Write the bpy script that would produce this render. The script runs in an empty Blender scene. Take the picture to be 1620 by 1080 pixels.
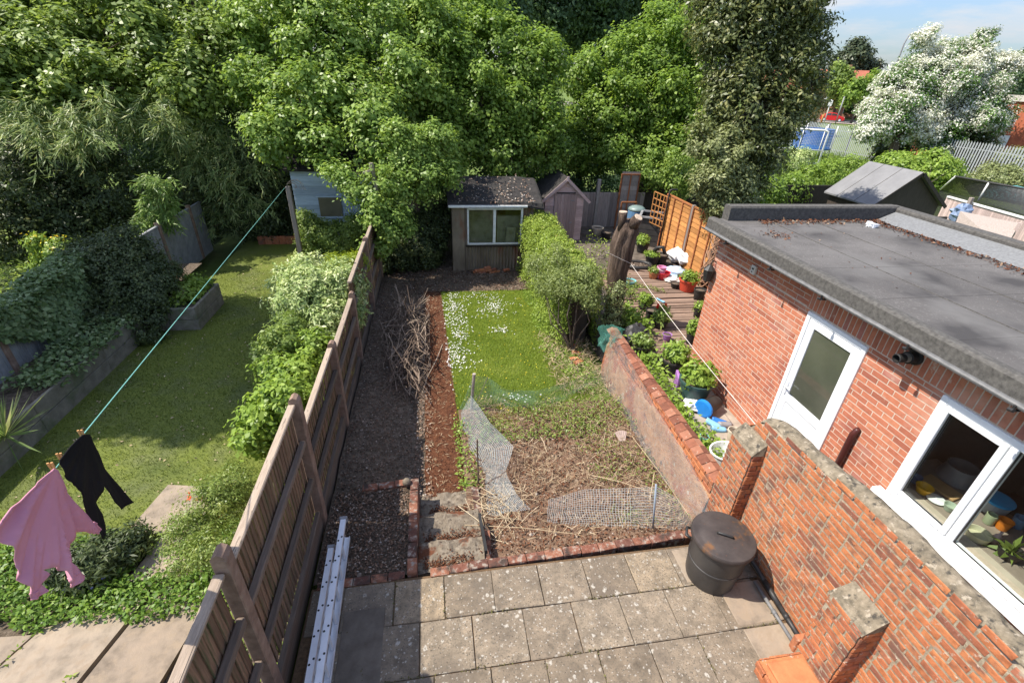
import bpy, math, random
import numpy as np
from mathutils import Vector, Matrix, noise

random.seed(7)
R_ = math.radians
C = bpy.context.scene.collection
SC = bpy.context.scene

# ------------------------------------------------------------------ camera
FPX, PIT, ROL, YAW, CH = 745.03, .515916, .0433506, .177946, 5.0
FW = np.array([math.sin(YAW)*math.cos(PIT), math.cos(YAW)*math.cos(PIT), -math.sin(PIT)])
r0 = np.array([math.cos(YAW), -math.sin(YAW), 0.]); u0 = np.cross(r0, FW)
RT = r0*math.cos(ROL)+u0*math.sin(ROL); UP = -r0*math.sin(ROL)+u0*math.cos(ROL)
CAM = np.array([0, 0, CH])
cam = bpy.data.objects.new('camera', bpy.data.cameras.new('camera')); C.objects.link(cam)
cam.matrix_world = Matrix(((RT[0], UP[0], -FW[0], 0), (RT[1], UP[1], -FW[1], 0), (RT[2], UP[2], -FW[2], CH), (0, 0, 0, 1)))
cam.data.sensor_width = 36; cam.data.lens = FPX/1620*36; cam.data.clip_end = 5000; cam.data.clip_start = .05
SC.camera = cam
# surveying helpers: a sight line met with a real plane
def ray(x, y): return FW+RT*(x-810)/FPX-UP*(y-540)/FPX
def onz(x, y, z): d = ray(x, y); return CAM+d*(z-CH)/d[2]
def onx(x, y, X): d = ray(x, y); return CAM+d*X/d[0]
def ony(x, y, Y): d = ray(x, y); return CAM+d*Y/d[1]

# ------------------------------------------------------------------ mesh builder
def tag(o, label=None, cat=None, group=None, kind=None):
    if label: o['label'] = label
    if cat: o['category'] = cat
    if group: o['group'] = group
    if kind: o['kind'] = kind
    return o
def empty(name, loc, label, cat, group=None):
    o = bpy.data.objects.new(name, None); C.objects.link(o); o.location = loc; o.empty_display_size = .1
    return tag(o, label, cat, group)
def origin(o):
    v = Vector((0, 0, 0))
    while o: v += o.location; o = o.parent
    return v
class MB:
    def __init__(s): s.v = []; s.f = []; s.r = []; s.m = []
    def add(s, vs, fs, r=None, m=0):
        b = len(s.v); s.v += [tuple(p) for p in vs]
        if r is None: r = random.random()
        for f in fs: s.f.append([i+b for i in f]); s.r.append(r); s.m.append(m)
        return s
    def box(s, lo, hi, r=None, m=0, rot=0, jit=0, ch=0, M=None):
        lo = np.array(lo, float); hi = np.array(hi, float); c = (lo+hi)/2; h = (hi-lo)/2
        sg = [(-1,-1,-1),(1,-1,-1),(1,1,-1),(-1,1,-1),(-1,-1,1),(1,-1,1),(1,1,1),(-1,1,1)]
        if ch:
            vs = []; idx = {}
            for k, g in enumerate(sg):
                for ax in range(3):
                    q = [g[i]*(h[i]-(0 if i == ax else min(ch, h[i]*.9))) for i in range(3)]
                    idx[k, ax] = len(vs); vs.append(q)
            F = [(0,3,2,1),(4,5,6,7),(0,1,5,4),(2,3,7,6),(1,2,6,5),(3,0,4,7)]; A = [2,2,1,1,0,0]
            fs = [[idx[k, a] for k in f] for f, a in zip(F, A)]
            fa = {}
            for f, a in zip(F, A):
                for i in range(4): fa[f[i], f[(i+1)%4]] = a
            for (i, j), a in list(fa.items()):
                if i < j:
                    b = fa[j, i]; fs.append([idx[j, a], idx[i, a], idx[i, b], idx[j, b]])
            for k in range(8):
                t = [idx[k, 0], idx[k, 1], idx[k, 2]]
                if sg[k][0]*sg[k][1]*sg[k][2] < 0: t.reverse()
                fs.append(t)
        else:
            vs = [[g[i]*h[i] for i in range(3)] for g in sg]
            fs = [(0,3,2,1),(4,5,6,7),(0,1,5,4),(2,3,7,6),(1,2,6,5),(3,0,4,7)]
        if jit: vs = [[q+random.uniform(-jit, jit) for q in v] for v in vs]
        if M is not None: vs = [tuple(np.array(M @ Vector(v))+c) for v in vs]
        elif rot:
            a, b = math.cos(rot), math.sin(rot); vs = [(c[0]+v[0]*a-v[1]*b, c[1]+v[0]*b+v[1]*a, c[2]+v[2]) for v in vs]
        else: vs = [tuple(np.array(v)+c) for v in vs]
        return s.add(vs, fs, r, m)
    def bar(s, a, b, w, t, r=None, m=0, up=(0, 0, 1)):
        a = Vector(a); b = Vector(b); d = b-a; L = d.length; d.normalize()
        x = d.cross(Vector(up))
        if x.length < 1e-4: x = d.cross(Vector((1, 0, 0)))
        x.normalize(); z = x.cross(d)
        M3 = Matrix((x, d, z)).transposed(); c = np.array((a+b)/2)
        return s.box(c-np.array([w/2, L/2, t/2]), c+np.array([w/2, L/2, t/2]), r, m, M=M3)
    def tube(s, pts, rad, n=8, r=None, m=0, caps=True, wob=0):
        pts = [Vector(p) for p in pts]; rad = rad if hasattr(rad, '__len__') else [rad]*len(pts)
        vs = []; pv = None
        for i, p in enumerate(pts):
            d = (pts[min(i+1, len(pts)-1)]-pts[max(i-1, 0)]).normalized()
            if pv is None: pv = d.orthogonal().normalized()
            x = (pv-d*pv.dot(d)).normalized(); y = d.cross(x); pv = x
            for k in range(n):
                a = 2*math.pi*k/n; q = rad[i]*(1+(wob*random.uniform(-1, 1) if wob else 0))
                vs.append(p+x*math.cos(a)*q+y*math.sin(a)*q)
        fs = [[i*n+k, i*n+(k+1)%n, (i+1)*n+(k+1)%n, (i+1)*n+k] for i in range(len(pts)-1) for k in range(n)]
        if caps: fs += [list(range(n))[::-1], [(len(pts)-1)*n+k for k in range(n)]]
        return s.add(vs, fs, r, m)
    def lathe(s, prof, c=(0, 0, 0), n=20, r=None, m=0, tilt=None, sq=(1, 1)):
        vs = []
        for (q, z) in prof:
            for k in range(n):
                a = 2*math.pi*k/n; v = Vector((q*math.cos(a)*sq[0], q*math.sin(a)*sq[1], z))
                if tilt is not None: v = tilt @ v
                vs.append(v+Vector(c))
        fs = [[i*n+k, i*n+(k+1)%n, (i+1)*n+(k+1)%n, (i+1)*n+k] for i in range(len(prof)-1) for k in range(n)]
        fs += [list(range(n))[::-1], [(len(prof)-1)*n+k for k in range(n)]]
        return s.add(vs, fs, r, m)
    def prism(s, poly, d, r=None, m=0):
        n = len(poly); d = Vector(d); vs = [Vector(p) for p in poly]+[Vector(p)+d for p in poly]
        fs = [list(range(n))[::-1], list(range(n, 2*n))]+[[i, (i+1)%n, (i+1)%n+n, i+n] for i in range(n)]
        return s.add(vs, fs, r, m)
    def quad(s, a, b, c, d, r=None, m=0): return s.add([a, b, c, d], [(0, 1, 2, 3)], r, m)
    def build(s, name, mats, parent=None, smooth=False, local=False, loc=None, uv=None):
        V = np.array(s.v, float)
        if parent is not None:
            if not local: V = V-np.array(origin(parent))
            o_loc = (0, 0, 0)
        else:
            if loc is None:
                lo, hi = V.min(0), V.max(0); loc = ((lo[0]+hi[0])/2, (lo[1]+hi[1])/2, lo[2])
            if not local: V = V-np.array(loc)
            o_loc = loc
        me = bpy.data.meshes.new(name); me.from_pydata(V.tolist(), [], s.f)
        a = me.attributes.new('rnd', 'FLOAT', 'FACE'); a.data.foreach_set('value', np.array(s.r, np.float32))
        mats = mats if isinstance(mats, (list, tuple)) else [mats]
        for m in mats: me.materials.append(m)
        if len(mats) > 1: me.polygons.foreach_set('material_index', np.array(s.m, np.int32))
        if smooth: me.shade_smooth()
        if uv is not None:
            l = me.uv_layers.new(name='UVMap'); li = np.zeros(len(me.loops), np.int32); me.loops.foreach_get('vertex_index', li)
            l.data.foreach_set('uv', np.array(uv, np.float32)[li].ravel())
        me.update()
        o = bpy.data.objects.new(name, me); C.objects.link(o); o.location = o_loc
        if parent is not None: o.parent = parent
        return o
def solo(mb, name, mats, label, cat, group=None, kind=None, smooth=False, loc=None, uv=None):
    return tag(mb.build(name, mats, smooth=smooth, loc=loc, uv=uv), label, cat, group, kind)
def sheet(f, nu, nv):
    mb = MB(); uv = []
    vs = []
    for i in range(nu+1):
        for j in range(nv+1):
            u, v = i/nu, j/nv; p, q = f(u, v); vs.append(p); uv.append(q)
    fs = [[i*(nv+1)+j, (i+1)*(nv+1)+j, (i+1)*(nv+1)+j+1, i*(nv+1)+j+1] for i in range(nu) for j in range(nv)]
    mb.add(vs, fs); mb.uv = uv
    return mb
def nz(x, y, z=0, s=1): return noise.noise(Vector((x*s, y*s, z*s)))

# ------------------------------------------------------------------ materials
def newmat(name):
    m = bpy.data.materials.new(name); m.use_nodes = True; nt = m.node_tree
    return m, nt, nt.nodes['Principled BSDF'], nt.nodes['Material Output']
def nd(nt, t, ins=None, **kw):
    n = nt.nodes.new(t)
    for k, v in kw.items(): setattr(n, k, v)
    for k, v in (ins or {}).items():
        if isinstance(v, bpy.types.NodeSocket): nt.links.new(v, n.inputs[k])
        else: n.inputs[k].default_value = v
    return n
def c4(c): return (c[0], c[1], c[2], 1)
def ramp(nt, fac, stops):
    n = nt.nodes.new('ShaderNodeValToRGB'); nt.links.new(fac, n.inputs[0]); e = n.color_ramp.elements
    while len(e) < len(stops): e.new(.5)
    for q, (p, c) in zip(e, stops): q.position = p; q.color = c4(c)
    return n.outputs[0]
def mixc(nt, fac, a, b, mode='MIX'):
    n = nt.nodes.new('ShaderNodeMix'); n.data_type = 'RGBA'; n.blend_type = mode
    for i, v in ((0, fac), (6, a), (7, b)):
        if isinstance(v, bpy.types.NodeSocket): nt.links.new(v, n.inputs[i])
        else: n.inputs[i].default_value = c4(v) if i else v
    return n.outputs[2]
def mth(nt, op, a, b=0., c=0.):
    n = nt.nodes.new('ShaderNodeMath'); n.operation = op
    for i, v in enumerate((a, b, c)):
        if isinstance(v, bpy.types.NodeSocket): nt.links.new(v, n.inputs[i])
        else: n.inputs[i].default_value = v
    return n.outputs[0]
def coord(nt, scale=(1, 1, 1), kind='Object'):
    t = nt.nodes.new('ShaderNodeTexCoord')
    return nd(nt, 'ShaderNodeMapping', {'Vector': t.outputs[kind], 'Scale': scale}).outputs[0]
def noi(nt, vec, s, det=5, rough=.6): return nd(nt, 'ShaderNodeTexNoise', {'Vector': vec, 'Scale': s, 'Detail': det, 'Roughness': rough}).outputs[0]
MATS = {}
def M(name, stops, s=6, sc=(1, 1, 1), det=6, rough=.8, bump=0, bs=None, rnd=0, rstops=None, spots=(), metal=0, spec=.3, nrough=.6, bd=.02):
    """noise-toned surface; rnd: tone spread per piece; rstops: colour per piece; spots: (colour, scale, threshold, width, noise-or-cells)"""
    if name in MATS: return MATS[name]
    m, nt, b, out = newmat(name); v = coord(nt, sc)
    n1 = noi(nt, v, s, det, nrough)
    if rstops:
        at = nd(nt, 'ShaderNodeAttribute', attribute_name='rnd').outputs['Fac']
        col = ramp(nt, at, rstops); col = mixc(nt, 1., col, ramp(nt, n1, stops), 'MULTIPLY')
    else:
        col = ramp(nt, n1, stops)
    if rnd:
        at = nd(nt, 'ShaderNodeAttribute', attribute_name='rnd').outputs['Fac']
        k = mth(nt, 'MULTIPLY_ADD', at, 2*rnd, 1-rnd)
        col = nd(nt, 'ShaderNodeHueSaturation', {'Color': col, 'Value': k}).outputs[0]
    for (c, ss, th, w, cells) in spots:
        if cells:
            vo = nd(nt, 'ShaderNodeTexVoronoi', {'Vector': mixv(nt, v, ss*2.2, .55/ss), 'Scale': ss, 'Randomness': 1.}).outputs['Distance']
            gate = noi(nt, v, ss*.22, 2)
            f = mth(nt, 'SUBTRACT', mth(nt, 'MULTIPLY', gate, th*2), vo)
            fac = nd(nt, 'ShaderNodeMapRange', {'Value': f, 'From Min': -w, 'From Max': w}).outputs[0]
        else:
            q = noi(nt, v, ss, 4)
            fac = nd(nt, 'ShaderNodeMapRange', {'Value': q, 'From Min': th-w, 'From Max': th+w}).outputs[0]
        col = mixc(nt, fac, col, c)
    nt.links.new(col, b.inputs['Base Color'])
    b.inputs['Roughness'].default_value = rough; b.inputs['Metallic'].default_value = metal
    b.inputs['Specular IOR Level'].default_value = spec
    if bump:
        h = noi(nt, v, bs or s*2, 8, .65)
        bp = nd(nt, 'ShaderNodeBump', {'Height': h, 'Strength': bump, 'Distance': bd}).outputs[0]
        nt.links.new(bp, b.inputs['Normal'])
    MATS[name] = m; return m
def mixv(nt, v, s, amt):
    n = nd(nt, 'ShaderNodeTexNoise', {'Vector': v, 'Scale': s, 'Detail': 3}).outputs['Color']
    a = nd(nt, 'ShaderNodeVectorMath', {0: n, 1: (amt, amt, amt)}, operation='MULTIPLY').outputs[0]
    return nd(nt, 'ShaderNodeVectorMath', {0: v, 1: a}, operation='ADD').outputs[0]
def P(name, c, rough=.45, spec=.5, metal=0, var=.12):
    return M(name, [(.3, [x*(1-var) for x in c]), (.7, [min(1, x*(1+var)) for x in c])], s=7, rough=rough, spec=spec, metal=metal, bump=.05, bs=30)
def leafmat(name, stops, trans=.4, rough=.42, spec=.32, k=1.6):
    stops = [(p, tuple(min(.85, x*k) for x in c)) for p, c in stops]
    m, nt, b, out = newmat(name)
    at = nd(nt, 'ShaderNodeAttribute', attribute_name='rnd').outputs['Fac']
    col = ramp(nt, at, stops)
    nt.links.new(col, b.inputs['Base Color']); b.inputs['Roughness'].default_value = rough; b.inputs['Specular IOR Level'].default_value = spec
    tc = mixc(nt, 1., col, (1.22, 1.22, .8), 'MULTIPLY')
    t = nd(nt, 'ShaderNodeBsdfTranslucent', {'Color': tc})
    mx = nd(nt, 'ShaderNodeMixShader', {0: trans, 1: b.outputs[0], 2: t.outputs[0]})
    nt.links.new(mx.outputs[0], out.inputs[0]); return m
def netmat(name, c, cell, wire):
    m, nt, b, out = newmat(name)
    uv = nt.nodes.new('ShaderNodeUVMap'); s = nt.nodes.new('ShaderNodeSeparateXYZ'); nt.links.new(uv.outputs[0], s.inputs[0])
    ms = []
    for i in (0, 1):
        fr = mth(nt, 'FRACT', mth(nt, 'MULTIPLY', s.outputs[i], 1/cell)); ms.append(mth(nt, 'LESS_THAN', fr, wire))
    fac = mth(nt, 'MAXIMUM', ms[0], ms[1])
    b.inputs['Base Color'].default_value = c4(c); b.inputs['Roughness'].default_value = .5
    t = nt.nodes.new('ShaderNodeBsdfTransparent')
    mx = nd(nt, 'ShaderNodeMixShader', {0: fac, 1: t.outputs[0], 2: b.outputs[0]})
    nt.links.new(mx.outputs[0], out.inputs[0]); return m
def glassmat(name, tint=(.85, .9, .87), rmin=.06, gr=.015):
    m, nt, b, out = newmat(name); nt.nodes.remove(b)
    lw = nd(nt, 'ShaderNodeLayerWeight', {'Blend': .5}).outputs['Facing']
    fac = mth(nt, 'MULTIPLY_ADD', mth(nt, 'POWER', lw, 4.), 1-rmin, rmin)
    t = nd(nt, 'ShaderNodeBsdfTransparent', {'Color': c4(tint)}); g = nd(nt, 'ShaderNodeBsdfGlossy', {'Color': (1, 1, 1, 1), 'Roughness': gr})
    mx = nd(nt, 'ShaderNodeMixShader', {0: fac, 1: t.outputs[0], 2: g.outputs[0]})
    nt.links.new(mx.outputs[0], out.inputs[0]); return m

G1 = [(.25, (.55, .55, .55)), (.5, (1, 1, 1)), (.75, (1.25, 1.22, 1.18))]
m_slab = M('concrete_slab', [(.25, (.5, .5, .5)), (.5, (1, 1, 1)), (.75, (1.4, 1.37, 1.33))], s=9, rstops=[(0, (.16, .126, .09)), (.5, (.2, .16, .117)), (.85, (.225, .182, .133)), (1, (.28, .212, .135))], rough=.9, bump=.5, bs=60, bd=.01,
           spots=[((.13, .105, .08), 2.2, .6, .1, False), ((.38, .35, .3), 10, .17, .06, True), ((.36, .33, .285), 26, .17, .07, True), ((.07, .055, .042), 34, .16, .06, True), ((.11, .095, .075), 55, .6, .06, False)])
m_slab2 = M('sandy_slab', G1, s=5, rstops=[(0, (.235, .185, .14)), (1, (.3, .245, .185))], rough=.9, bump=.4, bs=40, bd=.01, spots=[((.27, .21, .15), 9, .6, .08, False)])
m_joint = M('joint_dirt', [(.3, (.07, .045, .025)), (.7, (.16, .1, .055))], s=30, rough=1)
m_oldbrick = M('old_brick', [(.25, (.6, .55, .52)), (.5, (1, 1, 1)), (.75, (1.2, 1.15, 1.1))], s=14, rstops=[(0, (.2, .08, .055)), (.22, (.34, .115, .058)), (.5, (.42, .148, .063)), (.8, (.46, .175, .072)), (1, (.35, .135, .08))],
               rough=.9, bump=.7, bs=45, bd=.012, spots=[((.17, .085, .06), 4, .6, .07, False), ((.42, .33, .26), 24, .65, .04, False), ((.3, .23, .17), 7, .68, .04, False), ((.1, .06, .045), 15, .68, .04, False)])
m_kerb = M('kerb_brick', [(.25, (.6, .55, .52)), (.5, (1, 1, 1)), (.75, (1.25, 1.2, 1.15))], s=14, rstops=[(0, (.11, .055, .042)), (.5, (.2, .082, .054)), (1, (.28, .125, .075))], rough=.95, bump=.8, bs=40, bd=.015, spots=[((.3, .255, .21), 14, .58, .06, False), ((.06, .042, .034), 8, .58, .07, False)])
m_oldmortar = M('old_mortar', [(.3, (.19, .15, .105)), (.55, (.34, .28, .2)), (.75, (.46, .4, .31))], s=22, rough=1, bump=.8, bs=70, bd=.015)
m_capmortar = M('lichen_mortar', [(.3, (.1, .085, .062)), (.5, (.21, .175, .125)), (.7, (.31, .26, .19))], s=11, rough=1, bump=.9, bs=40, bd=.02, spots=[((.06, .054, .045), 13, .6, .06, False), ((.36, .31, .24), 19, .63, .05, False)])
m_brick = M('house_brick', [(.25, (.8, .78, .76)), (.5, (1, 1, 1)), (.75, (1.12, 1.1, 1.08))], s=16, rstops=[(0, (.31, .105, .064)), (.3, (.41, .142, .082)), (.65, (.46, .168, .094)), (.9, (.5, .205, .115)), (1, (.36, .14, .105))], rough=.85, bump=.3, bs=60, bd=.006,
            spots=[((.54, .33, .25), 1.1, .66, .1, False), ((.3, .1, .07), 2.3, .63, .08, False), ((.5, .38, .3), 9, .7, .05, False)])
m_mortar = M('house_mortar', [(.3, (.43, .34, .265)), (.7, (.57, .47, .38))], s=20, rough=1, bump=.4, bs=80, bd=.006)
m_felt = M('roof_felt', [(.3, (.085, .079, .075)), (.5, (.112, .105, .1)), (.7, (.14, .131, .125))], s=2.2, rough=.9, bump=.35, bs=180, bd=.004, rnd=.04, spots=[((.2, .19, .18), 45, .64, .05, False), ((.05, .047, .046), 1.1, .56, .1, False), ((.13, .125, .12), .7, .6, .08, False)])
m_feltedge = M('felt_edge', [(.3, (.055, .052, .048)), (.7, (.125, .118, .108))], s=25, rough=.95, bump=.6, bs=120, bd=.006)
m_feltpale = M('pale_felt', [(.3, (.13, .133, .137)), (.7, (.2, .206, .21))], s=30, rough=.9, bump=.4, bs=150, bd=.004)
m_upvc = M('white_plastic', [(.3, (.72, .74, .76)), (.7, (.8, .82, .84))], s=3, rough=.35, spec=.5)
m_blackpl = M('black_plastic', [(.3, (.018, .018, .018)), (.7, (.035, .033, .032))], s=5, rough=.5, spec=.4, bump=.1, bs=25)
m_binbody = M('bin_plastic', [(.3, (.028, .026, .025)), (.55, (.05, .046, .044)), (.75, (.075, .066, .06))], s=3, rough=.48, spec=.45, bump=.08, bs=15)
m_lid = M('bin_lid', [(.3, (.035, .028, .026)), (.7, (.065, .052, .047))], s=6, rough=.6, spec=.35, bump=.1, bs=25, spots=[((.14, .065, .024), 4, .62, .06, False), ((.13, .05, .03), 20, .7, .04, False)])
m_greypl = M('grey_plastic', [(.3, (.2, .2, .21)), (.7, (.3, .3, .31))], s=5, rough=.45)
m_alu = M('aluminium', [(.3, (.66, .68, .72)), (.7, (.78, .8, .84))], s=8, rough=.4, metal=.25, spec=.5)
m_gutter = M('gutter_grey', [(.3, (.11, .11, .11)), (.7, (.2, .2, .2))], s=10, rough=.5)
wood = lambda n, a, b, sc=(14, 14, 1.2), **k: M(n, [(.25, a), (.5, [(x+y)/2 for x, y in zip(a, b)]), (.75, b)], s=3, sc=sc, det=8, rough=.85, bump=.5, bs=8, bd=.006, rnd=.25, **k)
m_fence = wood('fence_board', (.12, .072, .045), (.3, .19, .125), spots=[((.09, .1, .045), 2.2, .6, .1, False)])
m_rail = wood('fence_rail', (.1, .075, .058), (.21, .16, .125), sc=(14, 1.2, 14))
m_cap = wood('fence_capping', (.27, .205, .15), (.5, .4, .31), sc=(14, 1.4, 14), spots=[((.13, .1, .075), 3, .64, .05, False)])  # sunlit top put into the colour: capping paler than the other fence wood
m_post = M('concrete_post', [(.25, (.15, .095, .068)), (.55, (.26, .175, .13)), (.8, (.35, .255, .195))], s=9, rough=.95, bump=.6, bs=50, bd=.008)
m_greywood = wood('grey_wood', (.2, .17, .15), (.37, .315, .28))
m_pinkwood = wood('faded_shed_wood', (.38, .29, .27), (.58, .46, .43), sc=(3, 14, 14))
m_orange = wood('orange_fence', (.36, .15, .045), (.56, .27, .09), sc=(2, 2, 10))
m_dkorange = wood('orange_trim', (.2, .07, .03), (.36, .14, .055))
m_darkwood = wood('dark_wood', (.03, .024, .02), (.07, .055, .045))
m_deck = wood('deck_plank', (.13, .085, .062), (.29, .2, .15), sc=(1.2, 14, 14))
m_tin = M('corrugated_tin', [(.25, (.13, .1, .07)), (.5, (.2, .16, .115)), (.75, (.27, .22, .16))], s=4, sc=(1, 1, .4), rough=.7, spec=.3, bump=.1, spots=[((.2, .07, .035), 1.6, .63, .06, False)])
m_tinroof = M('shed_roof_felt', [(.3, (.02, .019, .018)), (.7, (.05, .045, .042))], s=6, rough=.9, bump=.4, bs=50)
m_whitepaint = M('white_paint', [(.3, (.6, .6, .58)), (.7, (.78, .78, .76))], s=9, rough=.6, bump=.2, bs=40)
m_bluewood = wood('blue_shed_board', (.3, .38, .47), (.46, .55, .64), sc=(1.2, 14, 14))
m_greyfence = M('grey_panel', [(.3, (.2, .205, .21)), (.7, (.31, .315, .32))], s=5, rough=.85, bump=.2, bs=40)
m_sleeper = M('retaining_concrete', [(.25, (.13, .115, .09)), (.5, (.2, .18, .145)), (.75, (.28, .255, .21))], s=6, rough=.95, bump=.5, bs=40, spots=[((.1, .12, .06), 2, .62, .09, False)])
m_soil = M('dark_soil', [(.25, (.055, .041, .029)), (.5, (.12, .092, .067)), (.75, (.22, .175, .135))], s=14, det=10, rough=1, bump=1., bs=40, bd=.03)
m_drysoil = M('dry_soil', [(.25, (.085, .05, .032)), (.5, (.17, .105, .068)), (.75, (.27, .185, .125))], s=9, det=10, rough=1, bump=1., bs=35, bd=.03)
m_moss = M('rusty_moss_path', [(.25, (.045, .018, .01)), (.5, (.1, .037, .017)), (.75, (.155, .065, .03))], s=11, det=10, rough=1, bump=1., bs=60, bd=.02, spots=[((.33, .25, .16), 12, .66, .04, False)])
m_conc = M('step_concrete', [(.25, (.1, .078, .058)), (.5, (.18, .148, .11)), (.75, (.28, .24, .19))], s=12, rough=.95, bump=.8, bs=50, bd=.015, spots=[((.12, .045, .022), 3.5, .6, .04, False), ((.06, .045, .035), 13, .6, .06, False)])
m_gravel = M('gravel', [(.3, (.045, .032, .022)), (.5, (.1, .074, .052)), (.7, (.18, .14, .105))], s=40, rough=1, bump=1., bs=60, bd=.02)
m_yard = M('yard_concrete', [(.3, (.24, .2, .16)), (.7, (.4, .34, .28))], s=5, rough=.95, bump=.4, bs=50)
m_turf = M('artificial_turf', [(.3, (.075, .1, .014)), (.5, (.12, .148, .022)), (.7, (.17, .195, .034))], s=30, det=8, rough=.8, bump=.8, bs=200, bd=.01, spots=[((.12, .135, .05), 1.3, .6, .12, False), ((.06, .085, .018), .7, .62, .1, False)])  # broad dark spots put dappled tree shade into the turf colour
m_lawn = M('lawn_soil', [(.3, (.06, .1, .014)), (.7, (.12, .17, .028))], s=12, rough=1, bump=.8, bs=80)
m_meadow = M('rough_grass', [(.3, (.07, .11, .02)), (.5, (.11, .16, .03)), (.7, (.17, .2, .055))], s=.6, det=10, rough=1, bump=.5, bs=8, bd=.1)
m_asphalt = M('asphalt', [(.3, (.16, .15, .14)), (.7, (.24, .225, .215))], s=4, rough=.9)
m_bark = M('bark', [(.25, (.05, .037, .028)), (.5, (.12, .09, .07)), (.75, (.2, .155, .125))], s=5, sc=(2.4, 2.4, .6), det=9, rough=1, bump=1., bs=9, bd=.05)
m_stump = M('stump_bark', [(.25, (.03, .02, .015)), (.48, (.095, .065, .048)), (.7, (.21, .15, .115))], s=4, sc=(3.2, 3.2, .5), det=9, rough=1, bump=1., bs=6, bd=.06)
m_cutwood = M('cut_wood', [(.3, (.38, .28, .2)), (.7, (.55, .44, .34))], s=14, rough=.9, bump=.3)
m_twig = M('dry_twig', [(.3, (.6, .58, .55)), (.7, (1.2, 1.2, 1.2))], s=9, rstops=[(0, (.08, .058, .045)), (.6, (.18, .13, .1)), (1, (.38, .3, .23))], rough=.95)
m_straw = M('dry_straw', [(.3, (.8, .8, .8)), (.7, (1.1, 1.1, 1.1))], s=9, rstops=[(0, (.22, .15, .085)), (.5, (.4, .3, .18)), (1, (.58, .48, .33))], rough=.9)
m_litter = M('leaf_litter', [(.3, (.8, .8, .8)), (.7, (1.1, 1.1, 1.1))], s=9, rstops=[(0, (.05, .035, .025)), (.35, (.12, .07, .045)), (.7, (.22, .14, .095)), (.9, (.36, .29, .23)), (1, (.5, .46, .42))], rough=.95)
m_redlitter = M('rusty_litter', [(.3, (.8, .8, .8)), (.7, (1.1, 1.1, 1.1))], s=9, rstops=[(0, (.05, .018, .01)), (.5, (.11, .04, .018)), (.85, (.18, .08, .04)), (1, (.34, .26, .18))], rough=.95)
m_pebble = M('pebble', [(.3, (.8, .8, .8)), (.7, (1.1, 1.1, 1.1))], s=30, rstops=[(0, (.05, .035, .025)), (.55, (.105, .076, .055)), (.88, (.17, .13, .1)), (1, (.36, .3, .25))], rough=.95)
m_tile = M('clay_tile', [(.3, (.75, .72, .7)), (.7, (1.15, 1.1, 1.1))], s=14, rstops=[(0, (.15, .06, .038)), (.5, (.24, .095, .056)), (1, (.33, .16, .1))], rough=.9, bump=.5, bs=40, bd=.01, spots=[((.4, .35, .28), 20, .66, .04, False)])
m_render = M('worn_render', [(.25, (.24, .12, .065)), (.5, (.4, .22, .12)), (.75, (.5, .33, .21))], s=5, rough=.95, bump=.9, bs=22, bd=.025, spots=[((.3, .11, .06), 2.4, .54, .05, False), ((.15, .11, .085), 5, .64, .05, False), ((.45, .38, .3), 9, .65, .05, False)])
GRN = lambda d, m, l: [(0, d), (.5, m), (1, l)]
l_light = leafmat('leaf_fresh', [(0, (.06, .1, .02)), (.5, (.118, .178, .036)), (1, (.22, .275, .07))], k=1.95)
l_mid = leafmat('leaf_mid', [(0, (.045, .07, .018)), (.5, (.092, .128, .03)), (1, (.17, .21, .055))], k=2.4)
l_ivy = leafmat('leaf_ivy', [(0, (.05, .085, .016)), (.5, (.1, .155, .028)), (1, (.18, .24, .045))], trans=.45, k=2.0)
l_dark = leafmat('leaf_bay', [(0, (.03, .04, .015)), (.5, (.062, .076, .025)), (.85, (.12, .125, .045)), (1, (.2, .19, .075))], trans=.28, rough=.36, spec=.4, k=2.0)
l_far = leafmat('leaf_far', [(0, (.03, .055, .027)), (.5, (.055, .09, .04)), (1, (.1, .145, .06))], k=1.9)
l_bamboo = leafmat('leaf_bamboo', [(0, (.05, .075, .03)), (.5, (.1, .135, .05)), (.9, (.19, .2, .085)), (1, (.3, .28, .17))], trans=.4, k=2.5)
l_bambl = leafmat('leaf_bamboo_fresh', [(0, (.07, .12, .03)), (.5, (.13, .2, .045)), (1, (.24, .29, .1))], .35)
l_lime = leafmat('leaf_lime', [(0, (.08, .13, .02)), (.5, (.145, .215, .034)), (1, (.22, .29, .055))], .35)
l_hedge = leafmat('leaf_hedge', [(0, (.075, .11, .022)), (.5, (.15, .205, .035)), (.9, (.24, .29, .055)), (1, (.33, .25, .12))], .3)
l_varieg = leafmat('leaf_variegated', [(0, (.09, .14, .04)), (.45, (.2, .26, .09)), (1, (.46, .48, .26))], .3)
l_olive = leafmat('leaf_olive', [(0, (.07, .085, .035)), (.5, (.13, .155, .06)), (1, (.23, .25, .11))], .25)
l_ivyfence = leafmat('leaf_fence_ivy', [(0, (.045, .075, .03)), (.5, (.095, .14, .055)), (.85, (.18, .225, .11)), (1, (.3, .33, .2))], trans=.35, k=1.7)
l_bush = leafmat('leaf_dark_bush', [(0, (.016, .024, .01)), (.5, (.03, .042, .016)), (.9, (.058, .072, .025)), (1, (.095, .095, .035))], trans=.3, k=2.4)
l_blossom = leafmat('hawthorn_blossom', [(0, (.5, .52, .42)), (.5, (.68, .68, .6)), (1, (.8, .79, .74))], .25, .6, .2, 1)
l_haw = leafmat('hawthorn_leaf', [(0, (.03, .07, .018)), (.5, (.06, .12, .025)), (1, (.11, .19, .04))], .3)
l_conif = leafmat('leaf_conifer', [(0, (.022, .035, .018)), (.6, (.045, .06, .03)), (1, (.085, .09, .045))], .1)
l_grass = leafmat('grass_blade', [(0, (.13, .175, .03)), (.5, (.2, .255, .045)), (1, (.3, .33, .09))], .4)
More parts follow.
